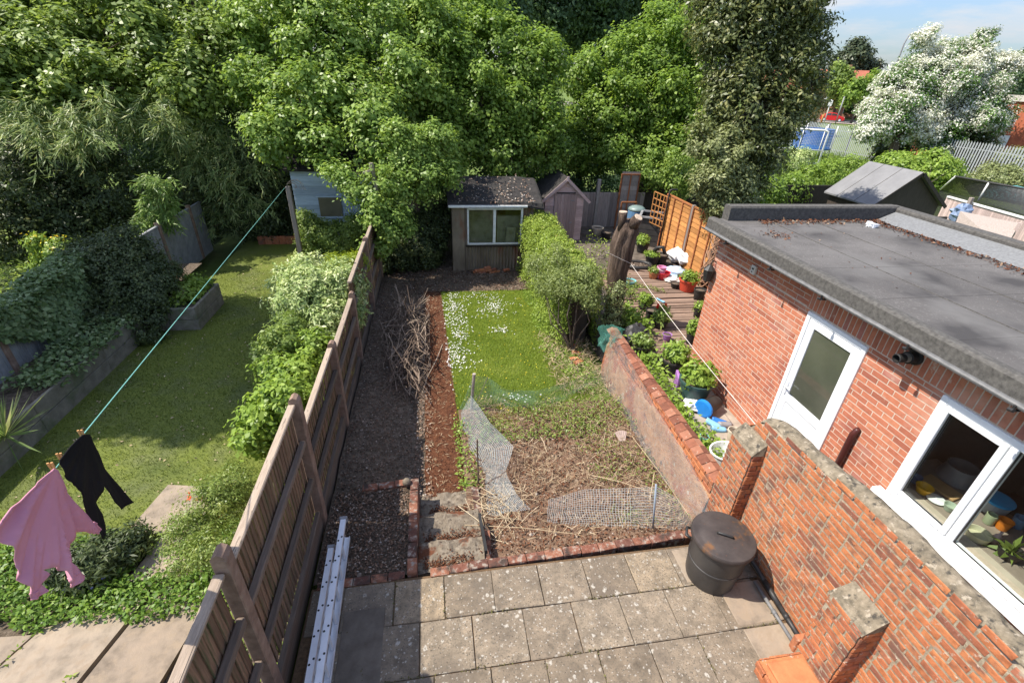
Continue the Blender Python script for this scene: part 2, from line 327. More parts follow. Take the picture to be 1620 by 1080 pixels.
l_weed = leafmat('leaf_weed', [(0, (.06, .09, .018)), (.5, (.115, .16, .03)), (1, (.2, .22, .06))], .3)
l_daisy = leafmat('daisy_petal', [(0, (.66, .66, .64)), (1, (.84, .83, .82))], .2, .6, .2, 1)
l_red = leafmat('red_flower', [(0, (.5, .02, .015)), (1, (.75, .06, .03))], .2)
l_yel = leafmat('yellow_flower', [(0, (.6, .3, .02)), (1, (.8, .55, .05))], .2)
l_blue = leafmat('blue_flower', [(0, (.12, .12, .4)), (1, (.3, .3, .65))], .2)

# ------------------------------------------------------------------ foliage
def leafmesh(name, mat, pts, nrm, L, W, seed=0, droop=0., parent=None, axis=None, mats=None, midx=None, rnd=None, lvar=.48, local=False, loc=None):
    g = np.random.default_rng(seed); n = len(pts)
    nrm = nrm/np.maximum(1e-6, np.linalg.norm(nrm, axis=1))[:, None]
    a = g.normal(size=(n, 3)) if axis is None else axis+g.normal(size=(n, 3))*.35
    if droop: a[:, 2] -= droop
    a -= nrm*(a*nrm).sum(1)[:, None]; a /= np.maximum(1e-6, np.linalg.norm(a, axis=1))[:, None]
    s = np.cross(nrm, a)
    l = L*(1+lvar*g.uniform(-1, 1, n))[:, None]; w = W*(1+lvar*g.uniform(-1, 1, n))[:, None]
    fold = nrm*w*.22
    V = np.empty((n, 4, 3)); V[:, 0] = pts; V[:, 1] = pts+a*l*.45+s*w*.5+fold; V[:, 2] = pts+a*l; V[:, 3] = pts+a*l*.45-s*w*.5+fold
    V = V.reshape(-1, 3)
    if parent is not None:
        if not local: V = V-np.array(origin(parent))
        ol = (0, 0, 0)
    else:
        if loc is None: lo, hi = V.min(0), V.max(0); loc = ((lo[0]+hi[0])/2, (lo[1]+hi[1])/2, lo[2])
        V = V-np.array(loc); ol = loc
    me = bpy.data.meshes.new(name)
    me.vertices.add(4*n); me.vertices.foreach_set('co', V.astype(np.float32).ravel())
    me.loops.add(4*n); me.loops.foreach_set('vertex_index', np.arange(4*n, dtype=np.int32))
    me.polygons.add(n); me.polygons.foreach_set('loop_start', np.arange(n, dtype=np.int32)*4)
    at = me.attributes.new('rnd', 'FLOAT', 'FACE')
    if rnd is None: rnd = g.beta(2, 2, n)
    at.data.foreach_set('value', np.clip(rnd, 0, 1).astype(np.float32))
    for q in (mats or [mat]): me.materials.append(q)
    if midx is not None: me.polygons.foreach_set('material_index', midx.astype(np.int32))
    me.update(calc_edges=True); me.validate()
    o = bpy.data.objects.new(name, me); C.objects.link(o); o.location = ol
    if parent is not None: o.parent = parent
    return o
def cloud(blobs, L, W, dens=1., clump=.4, seed=0, up=.35, lo=.68, jag=.35, fill=.12, flat=.8):
    """leaf positions: leafy clumps spread over ellipsoids; returns points, normals, clump tone"""
    g = np.random.default_rng(seed); P_, N_, T_ = [], [], []
    for b in blobs:
        c = np.array(b[:3], float); r = np.array(b[3:6], float)
        area = 4*math.pi*((r[0]*r[1])**1.6/3+(r[0]*r[2])**1.6/3+(r[1]*r[2])**1.6/3)**(1/1.6)
        k = max(3, int(area/(clump*clump)*.9)); n = int(area*2.6*dens/(L*W*.5)); per = max(1, n//k)
        d = g.normal(size=(k, 3)); d /= np.linalg.norm(d, axis=1)[:, None]
        rad = g.uniform(lo, 1.06, k)
        rad[g.random(k) < fill] *= .6
        cc = c+d*r*rad[:, None]; cr = clump*g.uniform(.55, 1.35, k)
        ld = g.normal(size=(k, per, 3)); ld /= np.linalg.norm(ld, axis=2)[:, :, None]
        rr = g.random((k, per, 1))**.45*(1+jag*g.normal(size=(k, per, 1))*.5)
        off = ld*rr*cr[:, None, None]; off[:, :, 2] *= flat
        p = cc[:, None, :]+off
        nn = ld*.55+d[:, None, :]*.55+np.array([0, 0, up])+g.normal(size=(k, per, 3))*.35
        tone = np.repeat(g.normal(size=(k, 1))*.13, per, 1)+g.normal(size=(k, per))*.17+.5
        P_.append(p.reshape(-1, 3)); N_.append(nn.reshape(-1, 3)); T_.append(tone.ravel())
    return np.concatenate(P_), np.concatenate(N_), np.concatenate(T_)
def bl(px, py, Y, rp, kx=1, ky=1, kz=1):
    c = ony(px, py, Y); r = rp*(c-CAM).dot(FW)/FPX
    return (*c, r*kx, r*ky, r*kz)
def limbs(mb, base, blobs, r0=.16, seed=1, sub=5, bend=.15):
    g = random.Random(seed); base = Vector(base)
    for b in blobs:
        t = Vector(b[:3]); mid = base.lerp(t, .5)+Vector((g.uniform(-1, 1), g.uniform(-1, 1), g.uniform(-.2, .6)))*bend*(t-base).length
        q = [base, base.lerp(mid, .5)+Vector((0, 0, .1)), mid, mid.lerp(t, .6), t]
        mb.tube(q, [r0, r0*.75, r0*.5, r0*.32, r0*.15], 6)
        for k in range(sub):
            d = Vector((g.gauss(0, 1), g.gauss(0, 1), g.gauss(.2, 1))).normalized()
            e = t+Vector((d.x*b[3], d.y*b[4], d.z*b[5]))*.9; s0 = mid.lerp(t, g.uniform(.3, 1))
            mb.tube([s0, s0.lerp(e, .5)+Vector((0, 0, .1*b[5])), e], [r0*.22, r0*.14, r0*.04], 5, caps=False)
def tree(label, base, trunk_top, blobs, mat, L, W, dens=1., clump=.45, seed=1, tr=.2, cat='tree', name='tree', bark=None, group=None, droop=.25, sat=4, **kw):
    gs_ = random.Random(seed*7+1); b0_ = list(blobs)
    for b in b0_:
        for k in range(sat):
            d = Vector((gs_.gauss(0, 1), gs_.gauss(-.4, 1), gs_.gauss(.15, 1))).normalized(); q = gs_.uniform(.28, .48)
            blobs = blobs+[(b[0]+d.x*b[3]*.95, b[1]+d.y*b[4]*.95, b[2]+d.z*b[5]*.95, b[3]*q, b[4]*q, b[5]*q*.85)]
    root = empty(name, base, label, cat, group)
    mb = MB(); a = Vector(base); b = Vector(trunk_top); m = a.lerp(b, .5)+Vector((.12, .1, 0))
    mb.tube([a-Vector((0, 0, .15)), a+Vector((0, 0, .2)), m, b], [tr*1.5, tr*1.1, tr*.9, tr*.75], 10, wob=.06)
    limbs(mb, b, b0_, tr*.6, seed)
    mb.build('trunk', bark or m_bark, root, smooth=True)
    p, n, t = cloud(blobs, L, W, dens, clump, seed, **kw)
    leafmesh('crown', mat, p, n, L, W, seed, droop, root, rnd=t)
    return root
def scatter(x0, x1, y0, y1, n, zf, seed, keep=None):
    g = np.random.default_rng(seed); x = g.uniform(x0, x1, n); y = g.uniform(y0, y1, n)
    if keep is not None: k = np.array([keep(a, b, g.random()) for a, b in zip(x, y)], bool); x, y = x[k], y[k]
    return np.stack([x, y, np.array([zf(a, b) for a, b in zip(x, y)])], 1), g

# ------------------------------------------------------------------ light and sky
SUN = Vector((1, -.13, -1.49)).normalized()
sl = bpy.data.lights.new('sun', 'SUN'); sl.energy = 4.3; sl.angle = R_(.55); sl.color = (1, .93, .82)
so = bpy.data.objects.new('sun', sl); C.objects.link(so); so.rotation_euler = SUN.to_track_quat('-Z', 'Y').to_euler(); so.location = (-8, 4, 15)
w = bpy.data.worlds.new('World'); SC.world = w; w.use_nodes = True; nt = w.node_tree; bg = nt.nodes['Background']
sky = nt.nodes.new('ShaderNodeTexSky'); sky.sky_type = 'NISHITA'; sky.sun_disc = False
sky.sun_elevation = math.atan2(1.49, math.hypot(1, .13)); sky.sun_rotation = math.atan2(-1, .13); sky.air_density = 1.; sky.dust_density = 1.2; sky.ozone_density = 1.
tc = nt.nodes.new('ShaderNodeTexCoord')
mp = nd(nt, 'ShaderNodeMapping', {'Vector': tc.outputs['Generated'], 'Scale': (5, 5, 22), 'Location': (.3, 1.7, 0)})
cn = noi(nt, mp.outputs[0], 1.1, 8, .6)
cf = nd(nt, 'ShaderNodeMapRange', {'Value': cn, 'From Min': .46, 'From Max': .66, 'To Max': .85}).outputs[0]
skc = mixc(nt, cf, mixc(nt, 1., sky.outputs[0], (.74, .80, .93), 'MULTIPLY'), (4.3, 4.4, 4.6))
sz = nt.nodes.new('ShaderNodeSeparateXYZ'); nt.links.new(tc.outputs['Generated'], sz.inputs[0])
low = nd(nt, 'ShaderNodeMapRange', {'Value': sz.outputs[2], 'From Min': .02, 'From Max': .3, 'To Min': .56, 'To Max': 1.}).outputs[0]
skc = nd(nt, 'ShaderNodeHueSaturation', {'Color': skc, 'Value': low}).outputs[0]
nt.links.new(skc, bg.inputs[0]); bg.inputs[1].default_value = .15
SC.view_settings.view_transform = 'Standard'; SC.view_settings.look = 'None'; SC.view_settings.gamma = 1; SC.view_settings.exposure = .9
SC.cycles.max_bounces = 6; SC.cycles.transparent_max_bounces = 16; SC.cycles.diffuse_bounces = 3; SC.cycles.glossy_bounces = 3; SC.cycles.transmission_bounces = 4
SC.cycles.use_adaptive_sampling = True

# ------------------------------------------------------------------ ground levels
def sst(e0, e1, x): t = max(0, min(1, (x-e0)/(e1-e0))); return t*t*(3-2*t)
def struct(mb, name, m, uv=None): o = mb.build(name, m, uv=uv); o['kind'] = 'structure'; return o
def field(name, m, x0, x1, y0, y1, f, nu, nv):
    return struct(sheet(lambda u, v: ((x0+(x1-x0)*u, y0+(y1-y0)*v, f(x0+(x1-x0)*u, y0+(y1-y0)*v)), (u, v)), nu, nv), name, m)
mb = MB(); mb.quad((-1500, -300, -.62), (1500, -300, -.62), (1500, 2500, -.62), (-1500, 2500, -.62)); struct(mb, 'ground', m_meadow)
def z_soil(x, y): return -.43+.32*sst(-.45, -1.45, x)*(1-sst(9, 13, y)*.5)+.045*nz(x, y, 0, 2.3)+.02*nz(x, y, 3, 9)
def z_bed(x, y): return -.37+.05*nz(x, y, 5, 1.4)+.025*nz(x, y, 8, 7)+.16*sst(4.3, 3.6, y)
field('soil', m_soil, -1.52, -.24, 4.8, 13.2, z_soil, 26, 150)
field('back_soil', m_soil, -1.52, 4.4, 12.35, 18, lambda x, y: -.42+.05*nz(x, y, 0, 2)+.02*nz(x, y, 1, 8), 60, 60)
field('flower_bed', m_drysoil, .3, 3.5, 3.55, 6.9, z_bed, 80, 80)
field('lawn', m_lawn, .08, 3.3, 6.2, 12.4, lambda x, y: -.425+.015*nz(x, y, 0, 1.5), 30, 60)
def pathx(y): t = (y-5)/7.4; return -.29-.04*t, .33-.2*t
struct(sheet(lambda u, v: ((lambda y: (pathx(y)[0]+(pathx(y)[1]-pathx(y)[0])*u+.02*nz(u*3, y*3), y, -.405+.012*nz(u*6, y*9)))(4.95+7.47*v), (u, v)), 12, 120), 'path', m_moss)

# patio of slabs
mb = MB(); mb.quad((-1.5, -1.5, -.02), (3.62, -1.5, -.02), (3.62, 3.44, -.02), (-1.5, 3.44, -.02)); struct(mb, 'patio_base', m_joint)
mb = MB(); ys = [3.41, 2.915, 2.39, 1.86, 1.33, .8, .27, -.26]
offs = [-.06, .22, -.18, .1, -.3, .2, 0]
for i in range(7):
    x = offs[i]-1.62
    while x < 3.55:
        a, b = max(x, -1.48), min(x+.54, 3.57)
        if b-a > .12:
            sk = .012*(i % 2)-.005
            h = random.uniform(-.004, .004)
            mb.box((a+.004, ys[i+1]+.004, -.05), (b-.004, ys[i]-.004, h), ch=.006, jit=.003, rot=random.uniform(-.006, .006))
        x += .54
o = struct(mb, 'patio', m_slab)
mb = MB()
for k in range(3): mb.box((3.02+.02*k, 2.42-.5*k, -.04), (3.55, 2.88-.5*k, .006+.001*k), ch=.006, jit=.003)
mb.box((2.7, 2.95, -.04), (3.1, 3.38, .006), ch=.006); struct(mb, 'patio_patch', m_slab2)
JY = ys[1:6]
pts_ = [(random.uniform(-1.4, 3.5), random.choice(JY)+random.gauss(0, .006)+.004) for _ in range(1500)]
pts_ = [q for q in pts_ if nz(q[0], q[1], 3, 1.6) > .05]
pts_ += [(x_+random.gauss(0, .006), random.uniform(ys[r_+1], ys[r_])) for r_ in range(5) for x_ in [offs[r_]+.54*c_ for c_ in range(-2, 7)] for _ in range(26) if nz(x_*3, r_*2.3, 1, 1) > .1 and -1.4 < x_ < 3.5]

JOINTS = pts_
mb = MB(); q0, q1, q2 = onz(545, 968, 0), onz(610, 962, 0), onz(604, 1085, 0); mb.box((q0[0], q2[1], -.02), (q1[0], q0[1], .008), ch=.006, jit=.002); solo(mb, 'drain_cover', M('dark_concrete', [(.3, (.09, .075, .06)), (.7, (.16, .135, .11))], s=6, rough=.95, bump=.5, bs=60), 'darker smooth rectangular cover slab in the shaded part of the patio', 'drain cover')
# concrete yard beside the brick outbuilding, deck
mb = MB(); mb.box((3.62, -1, -.6), (5.0, 7.4, -.004)); struct(mb, 'yard', m_yard); mb = MB(); mb.box((3.62, 7.4, -.6), (9.4, 17.4, -.012)); struct(mb, 'back_yard_ground', M('dark_yard', [(.3, (.06, .048, .038)), (.5, (.11, .09, .072)), (.7, (.17, .14, .115))], s=4, rough=1, bump=.6, bs=25))  # back yard ground: dark earth, with its shade also put into the colour
mb = MB(); y = 7.5
while y < 12.6:
    h = random.uniform(.035, .06); wd = random.uniform(.1, .13)
    mb.box((4.5+random.uniform(-.1, .1), y, .0), (7.35+random.uniform(-.15, .05), y+wd, h), ch=.006, jit=.004); y += wd+random.choice([.012, .02, .03, .05 if random.random() < .15 else .012])
struct(mb, 'decking', m_deck)

# neighbour's ground, left
LZ = -.1
field('artificial_lawn', m_turf, -6.05, -1.63, 4.2, 16.6, lambda x, y: LZ+.012*nz(x, y, 0, .8), 30, 60)
mb = MB(); mb.quad((-6.6, -1.5, -.125), (-1.63, -1.5, -.125), (-1.63, 4.3, -.125), (-6.6, 4.3, -.125)); struct(mb, 'planting_soil', m_soil)
mb = MB()
for poly in ([(-6.5, 2.3), (-4.6, 2.4), (-4.15, 3.35), (-6.5, 3.5)], [(-4.55, 2.4), (-3.55, 2.5), (-3.25, 3.62), (-4.1, 3.4)], [(-3.5, 2.5), (-2.75, 2.55), (-2.55, 3.62), (-3.2, 3.6)],
             [(-6.5, 1.2), (-4.3, 1.25), (-4.55, 2.33), (-6.5, 2.24)], [(-4.25, 1.25), (-3.1, 1.3), (-3.5, 2.43), (-4.5, 2.34)], [(-3.05, 1.3), (-2.1, 1.35), (-2.05, 2.5), (-3.45, 2.45)],
             [(-3.9, 4.5), (-3.1, 4.45), (-2.95, 5.15), (-3.75, 5.3)], [(-3.55, 3.85), (-2.9, 3.82), (-2.88, 4.35), (-3.45, 4.4)], [(-6.5, 0), (-2, 0), (-2.1, 1.25), (-6.5, 1.1)]):
    mb.prism([(a, b, -.16) for a, b in poly], (0, 0, .085+random.uniform(0, .006)))
struct(mb, 'stone_paving', m_slab2)
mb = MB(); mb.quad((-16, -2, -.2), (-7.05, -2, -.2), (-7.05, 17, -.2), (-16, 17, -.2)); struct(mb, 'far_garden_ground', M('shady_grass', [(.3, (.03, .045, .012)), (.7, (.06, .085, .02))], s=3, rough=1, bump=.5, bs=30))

# ------------------------------------------------------------------ wooden boundary fence (left)
fr = empty('garden_fence', (-1.56, 7, -.1), 'long weathered vertical board fence with brown posts stepping down the garden on the left', 'fence')
panels = [(.35, 2.33, 1.9, .03), (2.46, 4.35, 1.84, .05), (4.47, 6.31, 1.40, -.02), (6.43, 8.36, 1.27, -.14), (8.48, 10.88, 1.55, -.14), (11.0, 13.3, 1.5, -.2)]
for k, (y0, y1, zt, zb) in enumerate(panels):
    mb = MB(); y = y0
    while y < y1-.02:
        wd = random.uniform(.064, .08); g = random.choice([.002, .002, .003, .005])
        e = min(y+wd, y1); t = random.uniform(-.006, .006)
        mb.box((-1.616+t*.5, y-.007, zb+.14), (-1.604+t*.5, e+.007, zt-.03), ch=.002, jit=.0015, rot=.17); y = e+g
    pn = mb.build('fence_panel', m_fence, fr)
    H = zt-zb
    for q in (.70, .38):
        mb = MB(); mb.box((-1.588, y0, zb+H*q-.035), (-1.53, y1, zb+H*q+.035), ch=.006, jit=.003); mb.build('rail', m_rail, pn)
    mb = MB(); mb.box((-1.622, y0, zt-.04), (-1.545, y1, zt), ch=.008, jit=.004); mb.build('capping_rail', m_cap, pn)
    mb = MB(); mb.box((-1.605, y0, zb-.2), (-1.55, y1, zb+.14), ch=.006, jit=.003); mb.build('gravel_board', m_rail, pn)
for y, zt in ((2.395, 2.06), (4.41, 1.9), (6.37, 1.46), (8.42, 1.36), (10.94, 1.62), (13.36, 1.6)):
    mb = MB(); mb.box((-1.62, y-.055, -.5), (-1.51, y+.055, zt-.04), ch=.008, jit=.002)
    mb.prism([(-1.62, y-.053, zt-.045), (-1.511, y-.053, zt-.045), (-1.53, y-.053, zt-.01), (-1.565, y-.053, zt+.012), (-1.6, y-.053, zt-.01)], (0, .106, 0))
    mb.build('fence_post', m_post, fr)

# aluminium ladder on its side
ld = empty('ladder', (-1.2, 2.6, 0), 'silver aluminium extension ladder lying on its side along the wooden fence', 'ladder')
for xa, y1, z1 in ((-1.3, 3.72, .31), (-1.2, 4.05, .37)):
    y0 = .9; xs = lambda y: xa+.05*(4-y)/2
    for z in (.012, z1):
        mb = MB(); a, b = (xs(y0), y0, z), (xs(y1), y1, z)
        mb.bar(a, b, .06, .024, up=(0, 0, 1))
        for sx in (-.028, .028): mb.bar((a[0]+sx, a[1], z+(.012 if z < .1 else -.012)), (b[0]+sx, b[1], z+(.012 if z < .1 else -.012)), .006, .04)
        mb.build('rail', m_alu, ld)
    y = y0+.1
    while y < y1-.08:
        mb = MB(); mb.tube([(xs(y), y, .02), (xs(y), y, z1+.004)], .016, 10); rg_ = mb.build('rung', m_alu, ld)
        for s in (-1, 1): mb = MB(); mb.tube([(xs(y)+s*.015, y+s*.024, z1+.008), (xs(y)+s*.015, y+s*.024, z1+.0145)], .011, 10); mb.build('rivet', m_blackpl, rg_)
        y += .25
    mb = MB(); mb.box((xs(y1)-.045, y1-.03, z1-.06), (xs(y1)+.045, y1+.012, z1+.022), ch=.008); mb.build('end_cap', m_greypl, ld)

# ------------------------------------------------------------------ bricks
def bricks(mb, M4, u0, u1, v0, v1, holes=(), top=None, course=.075, L=.225, dep=.02, gap=.01, jit=.001, ch=.004, headers=.0, soldier=False, off=.5):
    """bricks on a plane: u along, v up, local -n outwards; each a chamfered block clipped to openings"""
    def put(a, b, c, d):
        for (h0, h1, g0, g1) in holes:
            if b <= h0+.002 or a >= h1-.002 or d <= g0+.002 or c >= g1-.002: continue
            if a >= h0-.002 and b <= h1+.002: return
            if a < h0 < b: b = h0
            elif a < h1 < b: a = h1
            else: return
            if b-a < .03: return
        if top is not None and d > top((a+b)/2): return
        j = lambda: random.uniform(-jit, jit)
        o = -dep*random.uniform(.6, 1.15)
        q = min(ch, (b-a)/3)
        pts = [(a+j(), 0, c+j()), (b+j(), 0, c+j()), (b+j(), 0, d+j()), (a+j(), 0, d+j())]
        fr_ = [(a+q+j(), o, c+q+j()), (b-q+j(), o, c+q+j()), (b-q+j(), o, d-q+j()), (a+q+j(), o, d-q+j())]
        mid = [(p[0], o+ch*.9, p[2]) for p in pts]
        vs = [M4 @ Vector(p) for p in pts+mid+fr_]
        fs = [(8, 9, 10, 11)]+[(4+i, 4+(i+1) % 4, 8+(i+1) % 4, 8+i) for i in range(4)]+[(i, (i+1) % 4, 4+(i+1) % 4, 4+i) for i in range(4)]
        mb.add(vs, fs, min(1, max(0, random.gauss(.52, .24))))
    if soldier:
        u = u0
        while u < u1-.02: put(u, min(u+.075-gap, u1), v0, v1); u += .075
        return
    i = 0; v = v0
    while v < v1-.02:
        u = u0-(L*off if i % 2 else 0)-random.uniform(0, .02 if jit > .002 else 0)
        while u < u1-.01:
            l = L
            if headers and random.random() < headers: l = L/2
            a, b = max(u, u0), min(u+l-gap, u1)
            if b-a > .03: put(a, b, v, min(v+course-gap, v1))
            u += l
        v += course; i += 1
# axes for a wall that faces -X: u runs along -Y?, keep u = +Y
FX = lambda X: Matrix(((0, 1, 0, X), (1, 0, 0, 0), (0, 0, 1, 0), (0, 0, 0, 1)))       # u->+Y, outward(-v2)-> -X
FY = lambda Y: Matrix(((1, 0, 0, 0), (0, 1, 0, Y), (0, 0, 1, 0), (0, 0, 0, 1)))       # u->+X, outward -> -Y
FYB = lambda Y: Matrix(((1, 0, 0, 0), (0, -1, 0, Y), (0, 0, 1, 0), (0, 0, 0, 1)))

# old garden wall, near right
def wtop(y): return float(np.interp(y, [.2, 1.2, 2.3, 3.1, 3.55, 3.75, 3.95], [1.8, 1.83, 1.86, 1.76, 1.74, 1.66, 1.36]))
ow = empty('old_brick_wall', (3.7, 2.2, 0), 'tall weathered orange brick wall with stub piers and lichened mortar top beside the patio', 'wall')
mb = MB(); bricks(mb, FX(3.6), .2, 3.95, 0, 2.05, top=lambda y: wtop(y)+.03, jit=.0055, ch=.005, dep=.005, headers=.12, gap=.017)
bricks(mb, FYB(3.95), 3.6, 3.83, 0, 1.4, jit=.004, ch=.009)
mb.build('brickwork', m_oldbrick, ow)
mb = MB(); n = 60; prof = []
vs = []; fs = []
for i in range(n+1):
    y = .2+3.75*i/n; z = wtop(y)
    vs += [(3.6, y, -.3), (3.6, y, z-.06), (3.83, y, z-.06), (3.83, y, -.3)]
for i in range(n): fs += [[4*i+j, 4*i+4+j, 4*i+4+(j+1) % 4, 4*i+(j+1) % 4] for j in range(3)]
fs += [[0, 1, 2, 3], [4*n+3, 4*n+2, 4*n+1, 4*n]]
mb.add(vs, fs); mb.build('mortar_core', m_oldmortar, ow)
vs = []; fs = []; K = 7; n = 90
for i in range(n+1):
    y = .2+3.76*i/n; z = wtop(y)
    for k in range(K):
        t = k/(K-1); x = 3.655+.19*t
        vs.append((x+.012*nz(x*9, y*9, 2), y+.0, z-.035+.045*math.sin(math.pi*(.1+.7*t))+.02*nz(x, y, 4, 9)-(.03 if k in (0, K-1) else 0)))
for i in range(n): fs += [[i*K+k, (i+1)*K+k, (i+1)*K+k+1, i*K+k+1] for k in range(K-1)]
mb = MB(); mb.add(vs, fs); mb.build('mortar_top', m_capmortar, ow, smooth=True)
def pier(y0, y1, x0, zt):
    p = MB(); bricks(p, FX(x0), y0, y1, 0, zt, jit=.0055, ch=.005, dep=.005, off=.5, gap=.017)
    bricks(p, FY(y0), x0+.016, 3.62, 0, zt, jit=.003, ch=.007); bricks(p, FYB(y1), x0+.016, 3.62, 0, zt, jit=.003, ch=.007)
    pr = p.build('pier', m_oldbrick, ow)
    p = MB(); p.box((x0+.004, y0+.004, -.1), (3.59, y1-.004, zt-.01)); p.build('mortar_core', m_oldmortar, pr)
    p = MB(); p.prism([(x0-.006, y0-.008, zt-.01), (3.585, y0-.008, zt-.01), (3.585, y0-.008, zt+.14), (x0+.02, y0-.008, zt+.025)], (0, y1-y0+.016, 0)); 
    for i in range(len(p.v)): a = p.v[i]; p.v[i] = (a[0]+random.uniform(-.008, .008), a[1]+random.uniform(-.012, .012), a[2]+random.uniform(-.01, .01))
    p.build('mortar_cap', m_capmortar, pr)
pier(3.5, 3.9, 3.44, 1.36); pier(1.72, 2.08, 3.4, 1.03)

# brick plinth with terracotta top near the bottom edge
bp = empty('brick_plinth', (3.2, 1.9, 0), 'low broken brick plinth with an orange tile top on the patio below the wall', 'plinth')
mb = MB(); bricks(mb, FX(2.93), 1.35, 2.02, 0, .15, jit=.003); bricks(mb, FYB(2.02), 2.95, 3.4, 0, .15, jit=.003); mb.box((2.936, 1.35, -.02), (3.4, 2.014, .145)); mb.build('brickwork', m_oldbrick, bp)
mb = MB(); mb.box((2.98, 1.4, .15), (3.37, 1.98, .185), ch=.012, jit=.004, r=.8); mb.build('tile_top', M('terracotta', [(.3, (.38, .13, .055)), (.6, (.5, .19, .08)), (.75, (.52, .36, .24))], s=5, rough=.9, bump=.3, bs=30), bp)
mb = MB(); mb.box((3.41, 2.1, -.02), (3.58, 2.17, .2), ch=.008, jit=.004, r=.9); solo(mb, 'loose_brick', m_oldbrick, 'single pinkish brick standing on end against the pier foot', 'brick')

# rubbish bin
bn = empty('dustbin', (3.0, 3.02, 0), 'round black plastic dustbin with rust stained lid on the patio', 'bin')
c = (3.0, 3.02, 0)
mb = MB(); mb.lathe([(.2, .0), (.262, .012), (.272, .05), (.29, .3), (.296, .305), (.296, .33), (.291, .335), (.305, .585), (.318, .59), (.318, .625), (.308, .63), (.3, .66), (.285, .66)], c, 44); mb.build('body', m_binbody, bn, smooth=False)
Tl = Matrix.Rotation(R_(2.5), 3, 'X')
mb = MB(); mb.lathe([(.2, .63), (.335, .63), (.341, .645), (.341, .672), (.33, .688), (.305, .694), (.27, .69), (.262, .694), (.12, .7), (.0, .702)], c, 44, tilt=None); lid = mb.build('lid', m_lid, bn, smooth=False)
for o in (bpy.data.objects['body'], lid):
    o.data.shade_smooth(); 
    me = o.data; me.set_sharp_from_angle(angle=R_(40))
mb = MB(); mb.tube([(2.93, 3.045, .708), (2.945, 3.03, .722), (3.0, 2.995, .726), (3.055, 2.965, .722), (3.07, 2.955, .708)], .013, 8); mb.build('lid_handle', m_blackpl, lid, smooth=True)
for s in (-1, 1):
    mb = MB(); d = Vector((-.85, .52, 0))*s; q = Vector((-.52, -.85, 0)); e = Vector(c)+d*.315
    mb.tube([e+q*.07+Vector((0, 0, .56)), e+d*.05+q*.06+Vector((0, 0, .565)), e+d*.055-q*.06+Vector((0, 0, .565)), e-q*.07+Vector((0, 0, .56))], .016, 8); mb.build('handle', m_blackpl, bn, smooth=True)

# waste pipes along the wall foot
mb = MB(); mb.tube([(3.52, 3.5, .16), (3.52, 2.9, .14), (3.515, 2.75, .13)], .026, 10); mb.tube([(3.515, 2.78, .13), (3.51, 2.5, .12)], .031, 10); mb.tube([(3.51, 2.55, .122), (3.51, 2.1, .1)], .026, 10); mb.tube([(3.51, 2.42, .117), (3.51, 2.36, .115)], .032, 10)
solo(mb, 'drain_pipe', m_blackpl, 'black jointed waste pipe running along the foot of the brick wall', 'pipe', smooth=True)
mb = MB(); mb.tube([(3.45, 2.83, .06), (3.45, 2.5, .055), (3.45, 2.1, .05)], .02, 10); mb.tube([(3.45, 2.5, .055), (3.45, 2.45, .055)], .026, 10)
solo(mb, 'overflow_pipe', m_gutter, 'thin pale grey pipe lying beside the black waste pipe', 'pipe', smooth=True)

# ------------------------------------------------------------------ kerb, bed walls, steps
def brick_row(mb, a, b, w, h, z0, n, jit=.005, ch=.008):
    a = Vector(a); b = Vector(b); ang = math.atan2(b.y-a.y, b.x-a.x)
    for i in range(n):
        p = a.lerp(b, (i+.5)/n); l = (b-a).length/n
        mb.box((p.x-l/2+.005, p.y-w/2, z0), (p.x+l/2-.005, p.y+w/2, z0+h+random.uniform(-.008, .008)), rot=ang+random.uniform(-.02, .02), ch=ch, jit=jit)
mb = MB(); brick_row(mb, (-.22, 3.475), (3.42, 3.6), .11, .5, -.498, 16, jit=.006, ch=.007)
solo(mb, 'patio_kerb', m_kerb, 'row of lichened red bricks edging the patio above the bed', 'kerb')
mb = MB(); brick_row(mb, (-1.45, 3.46), (-.5, 3.49), .1, .3, -.3, 5); solo(mb, 'bed_edging', m_kerb, 'shaded row of old bricks between patio slabs and gravel bed', 'kerb')
bw = MB(); brick_row(bw, (-.42, 3.46), (-.42, 4.92), .11, .5, -.47, 7); brick_row(bw, (-1.12, 4.84), (-.48, 4.88), .11, .5, -.48, 3)
solo(bw, 'bed_wall', m_kerb, 'low single brick wall holding the gravel bed beside the steps', 'wall')
mb = MB(); mb.lathe([(.02, 0), (.055, .02), (.06, .05), (.04, .085), (.01, .095)], (-.52, 4.83, .02), 9); solo(mb, 'stone', m_conc, 'rounded pale stone sitting on the corner of the bed wall', 'stone', smooth=True)
st = empty('garden_steps', (.1, 4.3, -.42), 'three crumbling mossy concrete steps going down from patio to path', 'steps')
for (y0, y1, z) in ((3.55, 4.0, -.13), (3.97, 4.55, -.27), (4.52, 5.06, -.4)):
    def ft(u, v): x = -.36+.8*u; y = y0+(y1-y0)*v+.03*nz(x*4, z*9)*(v > .9); return (x, y, z+.03*nz(x, y, z, 6)+.014*nz(x, y, z, 17)-(.03 if v > .95 else 0)), (u, v)
    mb = sheet(ft, 30, 22); k = len(mb.v)
    mb.box((-.355, y0, -.5), (.435, y1-.01, z-.022)); mb.build('tread', m_conc, st)
for a_, b_, z_ in (((.47, 3.62), (.485, 3.86), -.36), ((.485, 3.86), (.5, 4.1), -.36), ((.44, 4.5), (.435, 4.75), -.52), ((.435, 4.75), (.43, 5.0), -.52)): mb = MB(); brick_row(mb, a_, b_, .1, .2, z_, 1); mb.build('edge_brick', m_kerb, st)
mb = MB(); mb.bar((.455, 3.66, -.02), (.44, 4.35, -.17), .035, .05); solo(mb, 'edging_strip', m_blackpl, 'thin black plastic edging strip beside the garden steps', 'edging')

